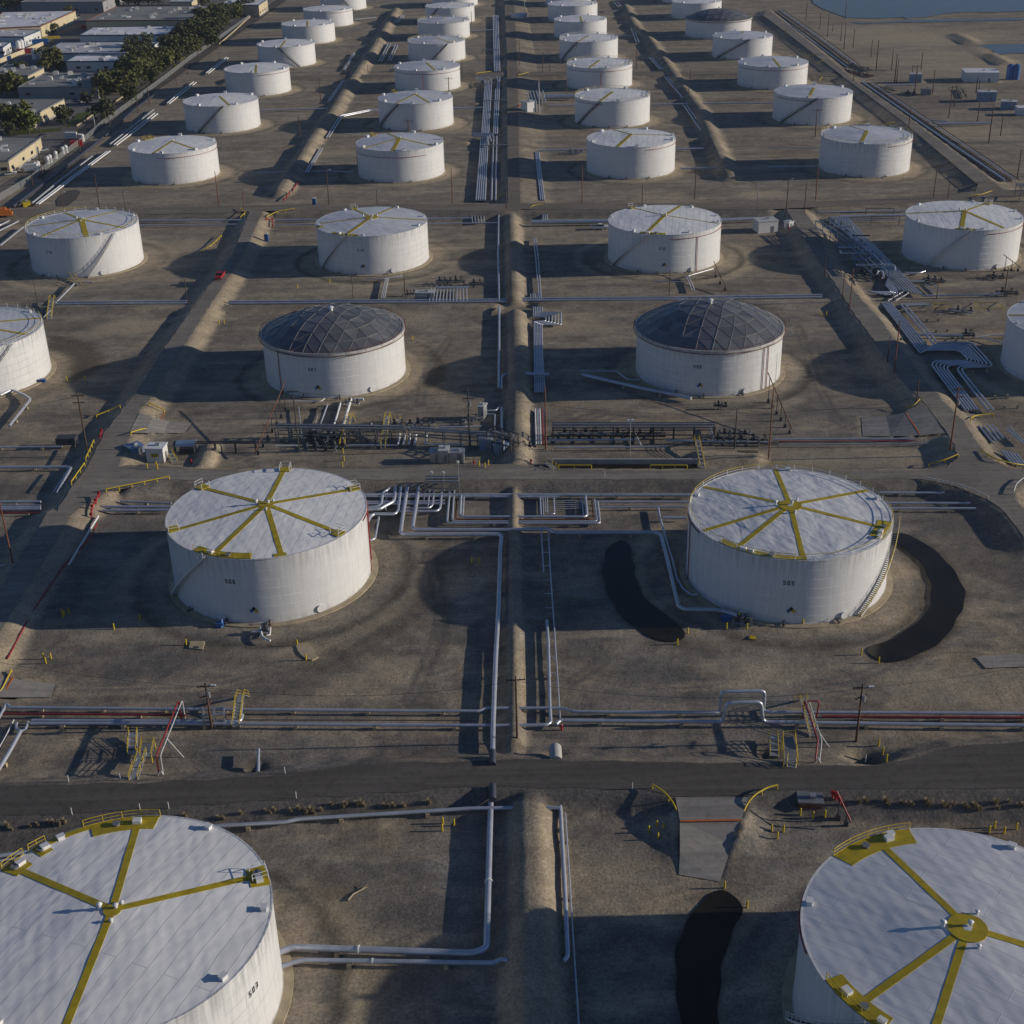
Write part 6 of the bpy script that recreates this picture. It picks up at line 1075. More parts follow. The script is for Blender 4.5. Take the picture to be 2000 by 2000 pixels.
# ------------------------------------------------------------------ manifolds and racks
vb = MB(); vb.tube([(0, 0, 0), (0, 0, 1.0)], .09, 6); vb.tube([(-.35, 0, .25), (.35, 0, .25)], .2, 8); vb.box((0, 0, .62), (.3, .3, .35)); vb.ring(.2, .27, .98, 1.03, 10); VALVE = vb.data('valve', 'steel grey')
vb2 = MB(); vb2.tube([(0, 0, 0), (0, 0, 1.2)], .1, 6); vb2.tube([(-.4, 0, .3), (.4, 0, .3)], .24, 8); vb2.tube([(0, -.2, .95), (0, .2, .95)], .3, 8); VALVE2 = vb2.data('valve', 'steel dark')
def manifold(a, b, n, label, rows=1, mat='steel grey', dz=.7, r=.2):
    A, B = U(a[0], a[1], dz), U(b[0], b[1], dz); d = B-A; ang = math.atan2(d.y, d.x); t = Vector((-math.sin(ang), math.cos(ang), 0)); o = Vector((A.x, A.y, 0)); ob = empty('valve_manifold', o, label, 'valves', 'valve manifolds')
    for k in range(rows):
        m = MB(); m.tube([A+t*(k*1.7), B+t*(k*1.7)], r, 8); m.build('header', mat, ob, o)
    for i in range(n):
        p = A+d*((i+.5)/n)+t*((i % rows)*1.7); inst((VALVE, VALVE2)[i % 2], 'valve', ob, p-o+Vector((0, 0, -.1)), ang+(.4 if i % 3 == 0 else 0), (1, 1, .9+.4*((i*37) % 5)/4))
        m = MB(); m.tube([p-Vector((0, 0, .9)), p], .1, 5)
        if rows > 1: m.tube([p-t*.5, p+t*1.4], .09, 5)
        m.build('branch_pipe', ['pipe paint', 'steel dark', 'pipe grey'][i % 3], ob, o)
manifold((590, 858), (660, 862), 9, 'dense dark valve manifold below the left dome, left part', 3, 'steel dark'); manifold((596, 872), (670, 876), 8, 'row of small valves along the dirt lane below the left dome', 2, 'steel dark'); manifold((664, 850), (700, 852), 5, 'valve group below the middle of the left dome', 2); manifold((758, 834), (850, 832), 12, 'long row of valves on the header right of the left dome', 2, 'pipe grey'); manifold((706, 866), (745, 868), 5, 'valve group by the stair over the left dome manifold', 1)
manifold((905, 826), (945, 822), 5, 'valve group beside the middle valve house', 2); manifold((1088, 852), (1180, 850), 9, 'left half of the valve row in the steel rack', 2, 'steel dark'); manifold((1190, 852), (1300, 852), 10, 'right half of the valve row in the steel rack', 2, 'steel dark'); manifold((1385, 862), (1500, 866), 10, 'valve row right of the steel rack', 2, 'steel dark'); manifold((1400, 846), (1470, 848), 7, 'upper valve row right of the steel rack', 1, 'steel grey')
manifold((850, 552), (908, 551), 11, 'row of valves above the hooped pipes in the fourth row', 2, 'steel grey', 1.0); manifold((915, 556), (945, 556), 5, 'valves right of the hooped pipes in the fourth row', 2, 'steel dark'); manifold((786, 575), (812, 573), 4, 'valves left of the grey box by the hooped pipes', 1, 'steel dark'); manifold((1104, 298), (1136, 299), 6, 'pale valves left of the fifth-row tank right of the middle road', 2, 'pipe paint'); manifold((1680, 505), (1712, 520), 9, 'dense valves inside the teal rack, near end', 3, 'steel dark'); manifold((1668, 530), (1722, 545), 10, 'dense valves in front of the teal rack', 3, 'steel dark'); manifold((1604, 430), (1640, 446), 9, 'dense valves inside the teal rack, far end', 3, 'steel dark')
manifold((1800, 546), (1845, 552), 7, 'dark valves right of the slanting pipes', 2, 'steel dark'); manifold((1925, 540), (1960, 544), 4, 'dark valves below the end tank of the fourth row', 2, 'steel dark'); manifold((1880, 655), (1904, 656), 5, 'dark valves on the pipe running to the cut-off right tank', 2, 'steel dark'); manifold((1945, 572), (1990, 574), 5, 'dark valves at the right end of the cross pipeline', 2, 'steel dark'); manifold((1690, 660), (1830, 678), 3, 'sleeper pipes below the Z bend', 1, 'concrete', .3); manifold((1636, 136), (1700, 150), 9, 'dark valves at the crossing on the far right pipeway', 3, 'pipe rust'); manifold((1720, 170), (1745, 178), 5, 'dark valves on the lot beside the far right pipeway', 2, 'steel dark'); manifold((1652, 124), (1692, 138), 7, 'dark valves along the far right pipeway before the crossing', 3, 'steel dark'); manifold((1700, 190), (1712, 200), 4, 'rusty valves left of the far right pipeway', 2, 'pipe rust'); manifold((1760, 180), (1786, 186), 5, 'dark valves right of the far right pipeway', 3, 'steel dark'); manifold((1870, 172), (1880, 190), 4, 'dark valves beside the long white building on the far lot', 2, 'steel dark'); manifold((1850, 606), (1900, 612), 4, 'grey pipes on the sand right of the level pipes', 2, 'pipe grey', .5); manifold((1745, 590), (1775, 572), 5, 'pale valves at the foot of the slanting pipes', 2, 'pipe grey'); manifold((1000, 876), (1035, 878), 6, 'dark valves on the ridge in front of the right dome', 2, 'steel dark'); manifold((1428, 1215), (1470, 1219), 5, 'blue-grey valves at the foot of the tank numbered 505', 1, 'blue steel'); manifold((510, 1232), (527, 1236), 3, 'white valves at the foot of the tank numbered 506', 1, 'white paint', .5, .22); manifold((672, 786), (702, 788), 4, 'white valves at the foot of the left dome tank', 1, 'white paint'); manifold((1393, 792), (1420, 794), 4, 'dark valves at the foot of the right dome tank', 1, 'steel dark')
pipe([(508, 1226), (511, 1240), (513, 1244), (522, 1250), (528, 1251)], .2, 'white elbowed drain pipe at the foot of the tank numbered 506', 'white paint', bend=.5); pipe([(528, 1226), (527, 1240), (521, 1241)], .15, 'thin white hook pipe at the foot of the tank numbered 506', 'white paint', bend=.4); pipe([(490, 1234), (508, 1233)], .22, 'short level pipe at the foot of the tank numbered 506')
b = MB(); p = G(430, 1225); b.box(p+Vector((0, 0, .5)), (1.3, .9, .8)); b.tube([p+Vector((.3, -.5, .2)), p+Vector((.3, .4, 1.3))], .25, 8); tag(b.build('mixer_motor', 'blue paint', None, p), 'blue motor at the left foot of the tank numbered 506', 'motor'); b = MB(); p = G(83, 747); b.box(p+Vector((0, 0, .5)), (1.3, .9, .8)); b.tube([p+Vector((-.7, 0, .6)), p+Vector((.9, 0, .6))], .3, 8); tag(b.build('mixer_motor', 'blue paint', None, p), 'blue motor at the foot of the cut-off tank at the left edge', 'motor'); b = MB(); p = G(1418, 1212); b.box(p+Vector((0, 0, .5)), (1.5, .9, .9)); b.tube([p+Vector((-.9, 0, .6)), p+Vector((.9, 0, .6))], .3, 8); tag(b.build('mixer_motor', 'blue paint', None, p), 'blue motor at the foot of the tank numbered 505', 'motor')
def rack(a, b, n, h, w, label, mat='steel grey', beams=2, top=True):
    A, B = G(*a), G(*b); z0 = min(A.z, B.z); A.z = B.z = z0; d = B-A; ang = math.atan2(d.y, d.x); t = Vector((-math.sin(ang), math.cos(ang), 0)); o = A.copy(); ob = empty('pipe_rack', o, label, 'rack', 'steel pipe racks')
    for i in range(n):
        p = A+d*(i/(n-1))
        for s in (0, 1): q = p+t*(w*s); m = MB(); m.box(q+Vector((0, 0, h/2)), (.2, .2, h), ang); m.build('post', mat, ob, o)
        m = MB(); m.box(p+t*(w/2)+Vector((0, 0, h)), (.22, w+.3, .22), ang); m.build('cross_beam', mat, ob, o)
    for k in range(beams):
        for s in (0, 1): m = MB(); zz = h+.24 if k == 0 else h*.55; m.box((A+B)/2+t*(w*s+(.0 if k == 0 else .22))+Vector((0, 0, zz)), (d.length+.4, .18, .22), ang); m.build('long_beam', mat, ob, o)
    if top:
        for j in range(3): m = MB(); q = t*(w*(j+1)/4)+Vector((0, 0, h+.32)); m.tube([A+q, B+q], .12, 6); m.build('carried_pipe', ['pipe grey', 'steel dark', 'pipe paint'][j], ob, o)
    return ob
rack((540, 862), (790, 866), 10, 3.0, 2.2, 'long grey pipe rack in front of the left dome'); rack((800, 866), (1000, 866), 7, 3.0, 1.6, 'grey pipe rack between the left dome manifold and the ridge'); rack((1080, 866), (1395, 866), 9, 3.4, 2.6, 'long steel pipe rack in front of the right dome', 'steel dark'); rack((342, 886), (500, 886), 5, 2.2, .8, 'thin pipe rack between the control building and the left dome manifold', 'steel dark', 1, False)
rack((1592, 448), (1650, 500), 5, 4.2, 5.0, 'dark teal steel rack beside the right road, far half', 'blue steel'); rack((1655, 505), (1700, 550), 4, 4.2, 5.0, 'dark teal steel rack beside the right road, near half', 'blue steel'); rack((1690, 425), (1700, 440), 2, 3.0, 9.0, 'teal portal frame over the slanting pipes, far', 'steel grey', 0, False); rack((832, 966), (896, 966), 5, 2.4, 3.0, 'steel grating rack with lamps on the slope between the second-row tanks', 'steel grey'); rack((952, 880), (998, 882), 4, 4.5, 2.5, 'dark steel frame left of the ridge below the domes', 'steel dark', 2, False); rack((1990, 395), (2040, 392), 3, 5.0, 4.0, 'grey steel frame at the right edge beyond the end tank', 'steel grey'); rack((400, 1424), (440, 1420), 3, 2.2, 1.8, 'small steel cage platform round the left wooden pole', 'galvanised', 2, False)
b0 = zr5([(760, 800), (1270, 795), (1322, 815), (1322, 880)]); pipe([(x, y) for x, y in b0], .3, 'raised pale pipe crossing over the near end of the teal rack', z=3.6); pipe(zr5([(1060, 935), (1075, 890), (1140, 892), (1160, 985)]), .3, 'pale hooped pipe in front of the teal rack', z=3.0, bend=.8); pipe(zr5([(500, 545), (890, 545), (910, 620)]), .28, 'raised pipe crossing the middle of the teal rack, upper', z=3.6); pipe(zr5([(530, 590), (540, 628), (1000, 630)]), .28, 'raised pipe crossing the middle of the teal rack, lower', z=3.2); pipe(zr5([(390, 235), (640, 238), (705, 240), (725, 300), (725, 360)]), .28, 'pale raised pipe crossing the far end of the teal rack', z=3.6); pipe(zr5([(690, 715), (1160, 712), (1180, 770)]), .3, 'raised teal pipe crossing near the teal rack', 'blue steel', z=3.4); pipe(zr5([(1170, 940), (1420, 940), (1450, 975)]), .18, 'thin raised pipe over the slanting pipes', z=1.8); pipe(zr5([(700, 370), (960, 372)]), .2, 'dark sign beam over the slanting pipes', 'steel dark', z=2.4)
for k, x in enumerate((845, 868)):
    p = G(x, 962); m = MB(); m.tube([p, p+Vector((0, 0, 4.2))], .06, 6); ob = m.build('lamp_post', 'galvanised', None, p); tag(ob, ('left', 'right')[k]+' white lamp of the steel grating rack', 'lamp'); m = MB(); m.tube([p+Vector((0, 0, 4.2)), p+Vector((0, 0, 4.6))], .2, 8, r1=.3); m.build('lamp_head', 'white paint', ob, p)
p = G(897, 962); m = MB(); m.tube([p, p+Vector((0, 0, 6.5))], .07, 6); ob = m.build('lamp_post', 'galvanised', None, p); tag(ob, 'tall thin white lamp at the right end of the grating rack', 'lamp'); m = MB(); m.tube([p+Vector((0, 0, 6.5)), p+Vector((0, 0, 6.9))], .2, 8, r1=.3); m.build('lamp_head', 'white paint', ob, p)
# long pit with concrete wall
A, B = U(1068, 903, .6), U(1362, 903, .6); m = MB(); d = B-A; m.box((A+B)/2+Vector((0, 0, .15)), (d.length, .4, 1.3), math.atan2(d.y, d.x)); tag(m.build('retaining_wall', 'concrete grey', None, Vector(((A+B)/2)[:2]+(0,))), 'long concrete wall at the back of the dark pit', 'wall')
m2 = sheet('water', [U(x, y, .2) for x, y in [(1068, 905), (1362, 905), (1362, 917), (1068, 917)]], .24, pond, 'flat dark sheet in the long pit below the right dome rack')  # flat dark sheet standing in for the pit, whose depth is not modelled
for a, b_, lb in [((1750, 612), (1810, 610), 'low concrete block wall below the level pipes'), ((1440, 884), (1480, 886), 'low concrete kerb right of the pit stair')]:
    A, B = G(*a), G(*b_); d = B-A; m = MB(); m.box((A+B)/2+Vector((0, 0, .3)), (d.length, .5, .9), math.atan2(d.y, d.x)); tag(m.build('concrete_block', 'concrete', None, (A+B)/2), lb, 'block')
for k, p in enumerate([(1810, 628), (1832, 628), (1850, 648), (1828, 650), (1846, 667), (1867, 667), (1943, 780), (1967, 778), (1961, 799), (1987, 798), (1900, 730), (1927, 728)]):
    q = G(*p); m = MB(); m.box(q+Vector((0, 0, .4)), (.45, .45, 1.0)); tag(m.build('pipe_pedestal', 'concrete', None, q), '%s of the empty concrete pedestals around the Z bend' % ORD[k], 'pedestal', 'empty concrete pedestals')
# ------------------------------------------------------------------ sheds, cabinets, small boxes
def shed(px, z1, label, wall='white wall', roof='roof pale', extra=(), name='shed', sign=False):
    """px: base corners near-left, near-right; depth in metres"""
    (a, b, dep) = px; A, B = G(*a), G(*b); z = min(A.z, B.z); A.z = B.z = z; d = B-A; u = d.normalized(); t = Vector((-u.y, u.x, 0)); ang = math.atan2(u.y, u.x); c = (A+B)/2+t*(dep/2); o = Vector((c.x, c.y, z)); L = d.length; ob = empty(name, o, label, 'building')
    m = MB(); m.box(c+Vector((0, 0, z1/2-.1)), (L, dep, z1+.2), ang); m.build('wall', wall, ob, o); m = MB(); m.box(c+Vector((0, 0, z1+.08)), (L+.35, dep+.35, .2), ang); m.build('roof', roof, ob, o)
    if z1 > 1.9: m = MB(); m.box(c-t*(dep/2+.02)+u*(L*.22)+Vector((0, 0, 1.02)), (min(.95, L*.3), .08, 2.0), ang); m.build('door', 'steel grey' if not sign else 'white paint', ob, o); m = MB(); m.box(c+u*(L/2+.02)+Vector((0, 0, 1.02)), (.08, .9, 2.0), ang); m.build('side_door', 'steel grey', ob, o)
    m = MB(); m.box(c+u*(L*.1)+Vector((0, 0, z1+.4)), (min(1.0, L*.25), .7, .5), ang); m.build('roof_unit', 'galvanised', ob, o)
    if sign: m = MB(); m.box(c-t*(dep/2+.05)+Vector((0, 0, z1*.55)), (L*.45, .05, .8), ang, 0); m.box(c-t*(dep/2+.08)+Vector((0, 0, z1*.55+.18)), (L*.36, .03, .14), ang, 1); m.box(c-t*(dep/2+.08)+Vector((0, 0, z1*.55-.14)), (L*.3, .03, .14), ang, 1); m.build('sign_board', ['rail yellow', 'black paint'], ob, o)
    return ob
shed(((288, 904), (321, 904), 3.2), 3.2, 'white control building with a yellow sign beside the left road', 'white wall', 'roof white', sign=True); shed(((258, 886), (284, 887), 3.0), 2.0, 'low blue-grey skid left of the white control building', 'blue steel', 'blue steel', name='equipment_skid'); shed(((840, 905), (858, 905), 2.4), 2.3, 'leftmost grey electrical cabinet below the left dome manifold', 'galvanised', 'galvanised', name='cabinet'); shed(((858, 906), (876, 906), 2.6), 2.9, 'taller grey electrical cabinet with a door', 'galvanised', 'roof pale', name='cabinet'); shed(((877, 905), (906, 905), 2.4), 2.3, 'right grey electrical cabinet row', 'galvanised', 'galvanised', name='cabinet')
shed(((936, 880), (960, 882), 2.6), 2.8, 'blue-grey box house by the dark steel frame', 'blue steel', 'roof pale'); shed(((964, 886), (984, 887), 2.4), 2.2, 'small blue-grey box right of the box house', 'blue steel', 'blue steel'); shed(((934, 820), (945, 821), 2.2), 3.2, 'grey valve house by the middle ridge', 'galvanised', 'roof pale'); shed(((812, 588), (848, 588), 2.5), 2.3, 'pale grey box by the hooped pipes in the fourth row', 'galvanised', 'roof pale', name='cabinet'); shed(((1481, 456), (1519, 453), 5.0), 3.6, 'white building with steps in the fourth row', 'white wall', 'roof pale'); shed(((1531, 447), (1541, 446), 2.0), 2.4, 'small white hut right of the white building in the fourth row', 'white wall', 'roof white'); shed(((1030, 219), (1048, 219), 4.5), 4.8, 'small white control house right of the middle dirt road', 'white wall', 'roof pale'); shed(((1010, 36), (1030, 35), 5), 3, 'small far white hut by the middle road', 'white wall', 'roof white')
shed(((1884, 161), (1950, 161), 12), 4.5, 'long white building on the far right lot', 'white wall', 'roof white'); shed(((1910, 199), (1945, 199), 5), 4.2, 'pale blue container building on the far right lot', 'blue steel', 'roof pale'); shed(((1953, 214), (1984, 215), 5), 3.4, 'grey-blue shed on the far right lot', 'blue steel', 'roof pale'); shed(((1986, 226), (2030, 226), 5), 3.2, 'white shed cut by the right edge of the far lot', 'white wall', 'roof white'); shed(((1777, 162), (1799, 162), 4), 4.0, 'light blue box on the far lot behind the pipeway', 'blue steel', 'roof pale'); shed(((1800, 186), (1818, 186), 4), 2.6, 'small grey shed beside poles on the far lot', 'grey wall', 'roof grey')
shed(((46, 405), (61, 403), 2.5), 1.6, 'small yellow box at the near end of the left corridor', 'yellow paint', 'yellow paint', name='box'); shed(((1560, 1578), (1606, 1580), 2.0), .9, 'rusty valve pit box on the slope below the dark road', 'pipe rust', 'steel grey', name='valve_box')
for (x, y, lb) in [(521, 471, 'blue portable toilet at the edge of the shadow near the left road'), (614, 400, 'dark blue portable toilet beside the pale cross road')]:
    p = G(x, y); ob = empty('portable_toilet', p, lb, 'toilet', 'portable toilets'); m = MB(); m.box(p+Vector((0, 0, 1.2)), (1.25, 1.25, 2.4)); m.build('cabin', 'blue paint', ob, p); m = MB(); m.box(p+Vector((0, 0, 2.48)), (1.35, 1.35, .2), 0, 0, .7); m.build('roof', 'dirty white', ob, p); m = MB(); m.box(p+Vector((0, -.64, 1.15)), (.8, .05, 1.95)); m.build('door', 'blue paint', ob, p)
# shelter canopy
A, B = G(345, 888), G(383, 888); c = (A+B)/2+Vector((0, 1.2, 0)); o = c.copy(); ob = empty('canopy', o, 'blue-grey canopy shelter right of the white control building', 'shelter'); L = (B-A).length; m = MB()
m.add([c+Vector((x*L/2, y, z)) for x, y, z in [(-1, -1.6, 2.2), (1, -1.6, 2.2), (1, 0, 2.8), (-1, 0, 2.8), (1, 1.6, 2.2), (-1, 1.6, 2.2), (-1, -1.6, 2.1), (1, -1.6, 2.1), (1, 0, 2.7), (-1, 0, 2.7), (1, 1.6, 2.1), (-1, 1.6, 2.1)]], [(0, 1, 2, 3), (3, 2, 4, 5), (7, 6, 9, 8), (8, 9, 11, 10), (0, 6, 7, 1), (4, 10, 11, 5), (1, 7, 8, 2), (2, 8, 10, 4), (6, 0, 3, 9), (9, 3, 5, 11)]); m.build('roof', 'blue steel', ob, o)
for sx in (-1, 1):
    for sy in (-1.4, 1.4): m = MB(); m.tube([c+Vector((sx*(L/2-.2), sy, -.2)), c+Vector((sx*(L/2-.2), sy, 2.2))], .07, 6); m.build('post', 'galvanised', ob, o)
m = MB(); m.box(c+Vector((0, 0, .6)), (L*.7, 1.6, 1.2)); m.build('pump_skid', 'steel dark', ob, o)
p = G(133, 872); m = MB(); m.box(p+Vector((0, 0, 1.6)), (4.2, 2.4, 1.5)); m.build
ob = m.build('dark_bin', 'steel dark', None, p); tag(ob, 'dark raised bin on legs beside the wooden crossarm pole', 'bin')
for sx in (-1.9, 1.9):
    for sy in (-1, 1): m = MB(); m.tube([p+Vector((sx, sy, -.1)), p+Vector((sx, sy, 1.0))], .1, 5); m.build('leg', 'steel grey', ob, p)
for (x, y, s, lb) in [(1838, 602, 2.2, 'yellow railed cover on the dirt right of the level pipes'), (1930, 602, 3.2, 'yellow framed square pit on the dirt at the right')]:
    p = G(x, y); m = MB()
    for i in range(4):
        a = p+Vector(((-1, 1, 1, -1)[i]*s, (-1, -1, 1, 1)[i]*s*.7, .9)); c2 = p+Vector(((1, 1, -1, -1)[i]*s, (-1, 1, 1, -1)[i]*s*.7, .9)); m.tube([a, c2], .08, 5); m.tube([a-Vector((0, 0, 1.0)), a], .08, 5)
    tag(m.build('railed_cover', 'rail yellow', None, p), lb, 'railing')
for (px_, lb, nm, mt) in [([(578, 1262), (585, 1258), (601, 1255), (609, 1266), (612, 1270), (622, 1284), (610, 1290), (598, 1287), (588, 1280), (582, 1272)], 'tan concrete flap slab in front of the tank numbered 506', 'concrete_slab', 'concrete'), ([(369, 1266), (372, 1253), (400, 1253), (396, 1269)], 'small tan square slab in front of the tank numbered 506', 'concrete_slab', 'concrete')]:
    P = [U(x, y, .1) for x, y in px_]; m = MB(); m.prism(P, -.1, .22); tag(m.build(nm, mt, None, Vector((P[0].x, P[0].y, 0))), lb, 'slab')
m = MB(); P = [U(x, y, .3) for x, y in [(379, 1262), (389, 1262), (388, 1265), (380, 1265)]]; m.prism(P, .18, .28); tag(m.build('manhole_cover', 'steel dark', None, P[0]), 'dark cover on the small tan slab', 'cover'); m = MB(); P = [U(x, y, .1) for x, y in [(1463, 1247), (1477, 1249), (1476, 1244), (1466, 1241)]]; m.prism(P, -.05, .16); tag(m.build('sump_frame', 'rail yellow', None, P[0]), 'small yellow frame in front of the tank numbered 505', 'frame')
m = MB(); p = [G(x, y)+Vector((0, 0, .15)) for x, y in [(680, 1760), (690, 1748), (705, 1740), (718, 1734)]]; m.tube(p, .14, 6, r1=.07); m.tube([p[2], p[2]+Vector((.9, .8, .3))], .06, 5); tag(m.build('driftwood', 'dry stem', None, p[0]), 'bare branch lying on the gravel right of the nearest left tank', 'branch')
# ------------------------------------------------------------------ vehicles
def vehicle(px, rz, kind, body, label, cat, group=None, pos=None):
    p = G(*px) if pos is None else pos; p.z += .05; root = empty({'pickup': 'pickup_truck', 'car': 'parked_car', 'van': 'box_truck'}[kind], (0, 0, 0), label, cat, group); O = Vector((0, 0, 0))
    def prof(pts, w, nm, mt, inset=0.0, parent=root):
        m = MB(); n = len(pts); wt = [w*(1-inset*max(0, (z-.9))/.8) for x, z in pts]; vs = [(x, -b/2, z) for (x, z), b in zip(pts, wt)]+[(x, b/2, z) for (x, z), b in zip(pts, wt)]
        m.add(vs, [(i, (i+1) % n, n+(i+1) % n, n+i) for i in range(n)]); m.add(vs[:n], [tuple(range(n-1, -1, -1))]); m.add(vs[n:], [tuple(range(n))]); return m.build(nm, mt, parent, O)
    if kind == 'car':
        prof([(-2.2, .35), (2.2, .35), (2.25, .7), (2.1, .85), (1.1, .95), (-1.9, 1.0), (-2.2, .9)], 1.8, 'body', body); prof([(1.0, .94), (.4, 1.38), (-1.1, 1.42), (-1.8, .98)], 1.62, 'window', 'dark glass', .18); prof([(.42, 1.385), (.35, 1.43), (-1.05, 1.47), (-1.15, 1.42)], 1.36, 'roof', body)
        ws = [-1.35, 1.35]
    elif kind == 'pickup':
        prof([(-2.8, .45), (2.7, .45), (2.75, .95), (2.6, 1.12), (1.4, 1.18), (-.7, 1.18), (-.7, .75), (-2.8, .75)], 1.95, 'body', body); prof([(1.45, 1.17), (.9, 1.72), (-.55, 1.76), (-.68, 1.17)], 1.75, 'window', 'dark glass', .15); prof([(.9, 1.73), (.85, 1.80), (-.5, 1.84), (-.56, 1.76)], 1.5, 'roof', body)
        m = MB(); m.box((-1.75, .93, 1.0), (2.1, .1, .5)); m.box((-1.75, -.93, 1.0), (2.1, .1, .5)); m.box((-2.75, 0, 1.0), (.1, 1.9, .5)); m.build('bed_side', body, root, O); m = MB(); m.box((-1.7, 0, 1.02), (1.9, 1.5, .3)); m.build('bed_cargo', 'steel dark', root, O); ws = [-1.75, 1.75]
    else:
        m = MB(); m.box((-.8, 0, 1.9), (5.2, 2.3, 2.5)); m.build('cargo_box', body, root, O); prof([(1.9, .5), (3.6, .5), (3.65, 1.3), (3.2, 2.3), (1.9, 2.4)], 2.1, 'cab', body); m = MB(); m.box((3.42, 0, 1.75), (.2, 1.8, .7)); m.build('window', 'dark glass', root, O); ws = [-2.2, 2.6]
    for x in ws:
        for s in (-1, 1):
            m = MB(); y = s*.82; m.tube([(x, y-.12, .36), (x, y+.12, .36)], .36, 12); w = m.build('wheel', 'rubber', root, O); m = MB(); m.tube([(x, y+s*.10, .36), (x, y+s*.14, .36)], .2, 8); m.build('rim', 'silver paint', w, O)
    if kind != 'van':
        e = 2.22 if kind == 'car' else 2.72
        for s in (-1, 1): m = MB(); m.box((e, s*.68, .78), (.06, .34, .16)); m.build('headlight', 'white paint', root, O); m = MB(); m.box((-e-.05, s*.7, .8), (.06, .28, .16)); m.build('tail_light', 'red paint', root, O)
    root.location = p; root.rotation_euler = (0, 0, rz); return root
rd = up([(474, 500), (440, 552)], H2); ra = math.atan2(rd[1].y-rd[0].y, rd[1].x-rd[0].x)
q = U(430, 543, H2+.06); vehicle(None, ra, 'pickup', 'red paint', 'red pickup truck on the left road beside the sand bank', 'pickup truck', pos=q)
vehicle((1171, 448), 0.0, 'pickup', 'white car', 'white pickup truck with a dark bed left of the tank numbered 510', 'pickup truck'); vehicle((770, 140), 0, 'pickup', 'silver paint', 'small grey pickup beside the far seventh-row tank', 'pickup truck')
CARS = [(160, 198, 'white car'), (165, 196, 'silver paint'), (70, 198, 'dirty white'), (60, 183, 'white car'), (150, 36, 'silver paint'), (143, 40, 'steel dark'), (136, 44, 'white car'), (128, 48, 'blue paint'), (120, 51, 'silver paint'), (112, 55, 'white car'), (156, 33, 'steel dark'), (175, 22, 'white car'), (182, 20, 'silver paint'), (72, 300, 'steel dark'), (84, 296, 'silver paint'), (30, 338, 'white car'), (20, 342, 'silver paint'), (86, 268, 'steel dark'), (97, 64, 'silver paint'), (90, 66, 'dirty white'), (176, 190, 'steel dark'), (152, 203, 'dirty white')]
cs = sorted(CARS)
for k, (x, y, mt) in enumerate(cs): vehicle((x, y), (.5 if x < 100 else .9)+k*.03, 'car', mt, '%s car, %s of %d cars parked between the warehouses' % ({'white car': 'white', 'silver paint': 'silver', 'dirty white': 'off-white', 'steel dark': 'dark', 'blue paint': 'blue'}[mt], nth(k, len(cs)), len(cs)), 'car', 'cars parked between the warehouses')
vehicle((144, 273), 0.0, 'van', 'white wall', 'white box trailer beside the pale fence yard at the left', 'truck'); vehicle((66, 336), .1, 'van', 'white wall', 'white box truck along the cream warehouse', 'truck'); vehicle((4, 424), .2, 'van', 'orange paint', 'orange truck nose at the left edge by the cross road', 'truck'); vehicle((170, 58), .3, 'van', 'red paint', 'red truck at the corner of the white-roofed warehouse', 'truck'); vehicle((152, 20), .3, 'van', 'red paint', 'red truck beyond the cream-walled warehouse', 'truck'); vehicle((73, 188), 0, 'van', 'dirty white', 'pale truck parked behind the grey-brown warehouse', 'truck')
for k, (x, y, l, w, h, mt, lb) in enumerate([(72, 86, 14, 2.6, 2.8, 'blue paint', 'bright blue container at the end of the pale yard wall'), (10, 118, 7, 4, 2.2, 'blue paint', 'bright blue covered pile at the left edge of the yard'), (35, 94, 7, 2.5, 2.6, 'blue paint', 'dark blue container among yard clutter'), (20, 100, 6, 2.5, 2.6, 'dirty white', 'pale container among yard clutter'), (150, 285, 5, 2.5, 2.2, 'red paint', 'orange red container by the corridor fence'), (98, 76, 12, 2, 1.4, 'rail yellow', 'yellow boom lying in the warehouse yard'), (58, 76, 8, 2.5, 2.8, 'blue steel', 'grey-blue container before the white side wall'), (50, 104, 9, 2.4, 2.6, 'pipe red', 'dark red container behind the pale yard wall'), (14, 108, 4, 2.4, 2.4, 'white paint', 'white container at the left of the yard'), (6, 98, 5, 3, 3, 'dirty white', 'pale skip near the left edge of the yard')]):
    p = G(x, y); m = MB(); m.box((0, 0, h/2), (l, w, h), .25); m.box((0, 0, h+.06), (l*.98, w*.9, .12), .25)
    for i in range(int(l/.8)): t = Matrix.Rotation(.25, 3, 'Z') @ Vector((-l/2+.5+i*.8, -w/2-.03, h/2)); m.box(t, (.12, .08, h*.9), .25)
    o = m.build('container', mt, None); o.location = p; tag(o, lb, 'container')
for (x, y, lb) in [(38, 100, 'left white silo tank in the warehouse yard'), (44, 98, 'right white silo tank in the warehouse yard'), (69, 116, 'white silo tank beside the grey-roofed warehouse')]:
    p = G(x, y); m = MB(); m.tube([p, p+Vector((0, 0, 5.5))], 1.5, 16); m.tube([p+Vector((0, 0, 5.5)), p+Vector((0, 0, 6.3))], 1.5, 16, r1=.3); tag(m.build('silo', 'white paint', None, p), lb, 'silo')
for (x, y, lb) in [(1971, 155, 'left blue vessel on the far right lot'), (1983, 155, 'right blue vessel on the far right lot')]:
    p = G(x, y); m = MB(); m.tube([p, p+Vector((0, 0, 6.5))], 1.8, 14); m.tube([p+Vector((0, 0, 6.5)), p+Vector((0, 0, 7.4))], 1.8, 14, r1=.3); tag(m.build('vessel', 'blue paint', None, p), lb, 'vessel')
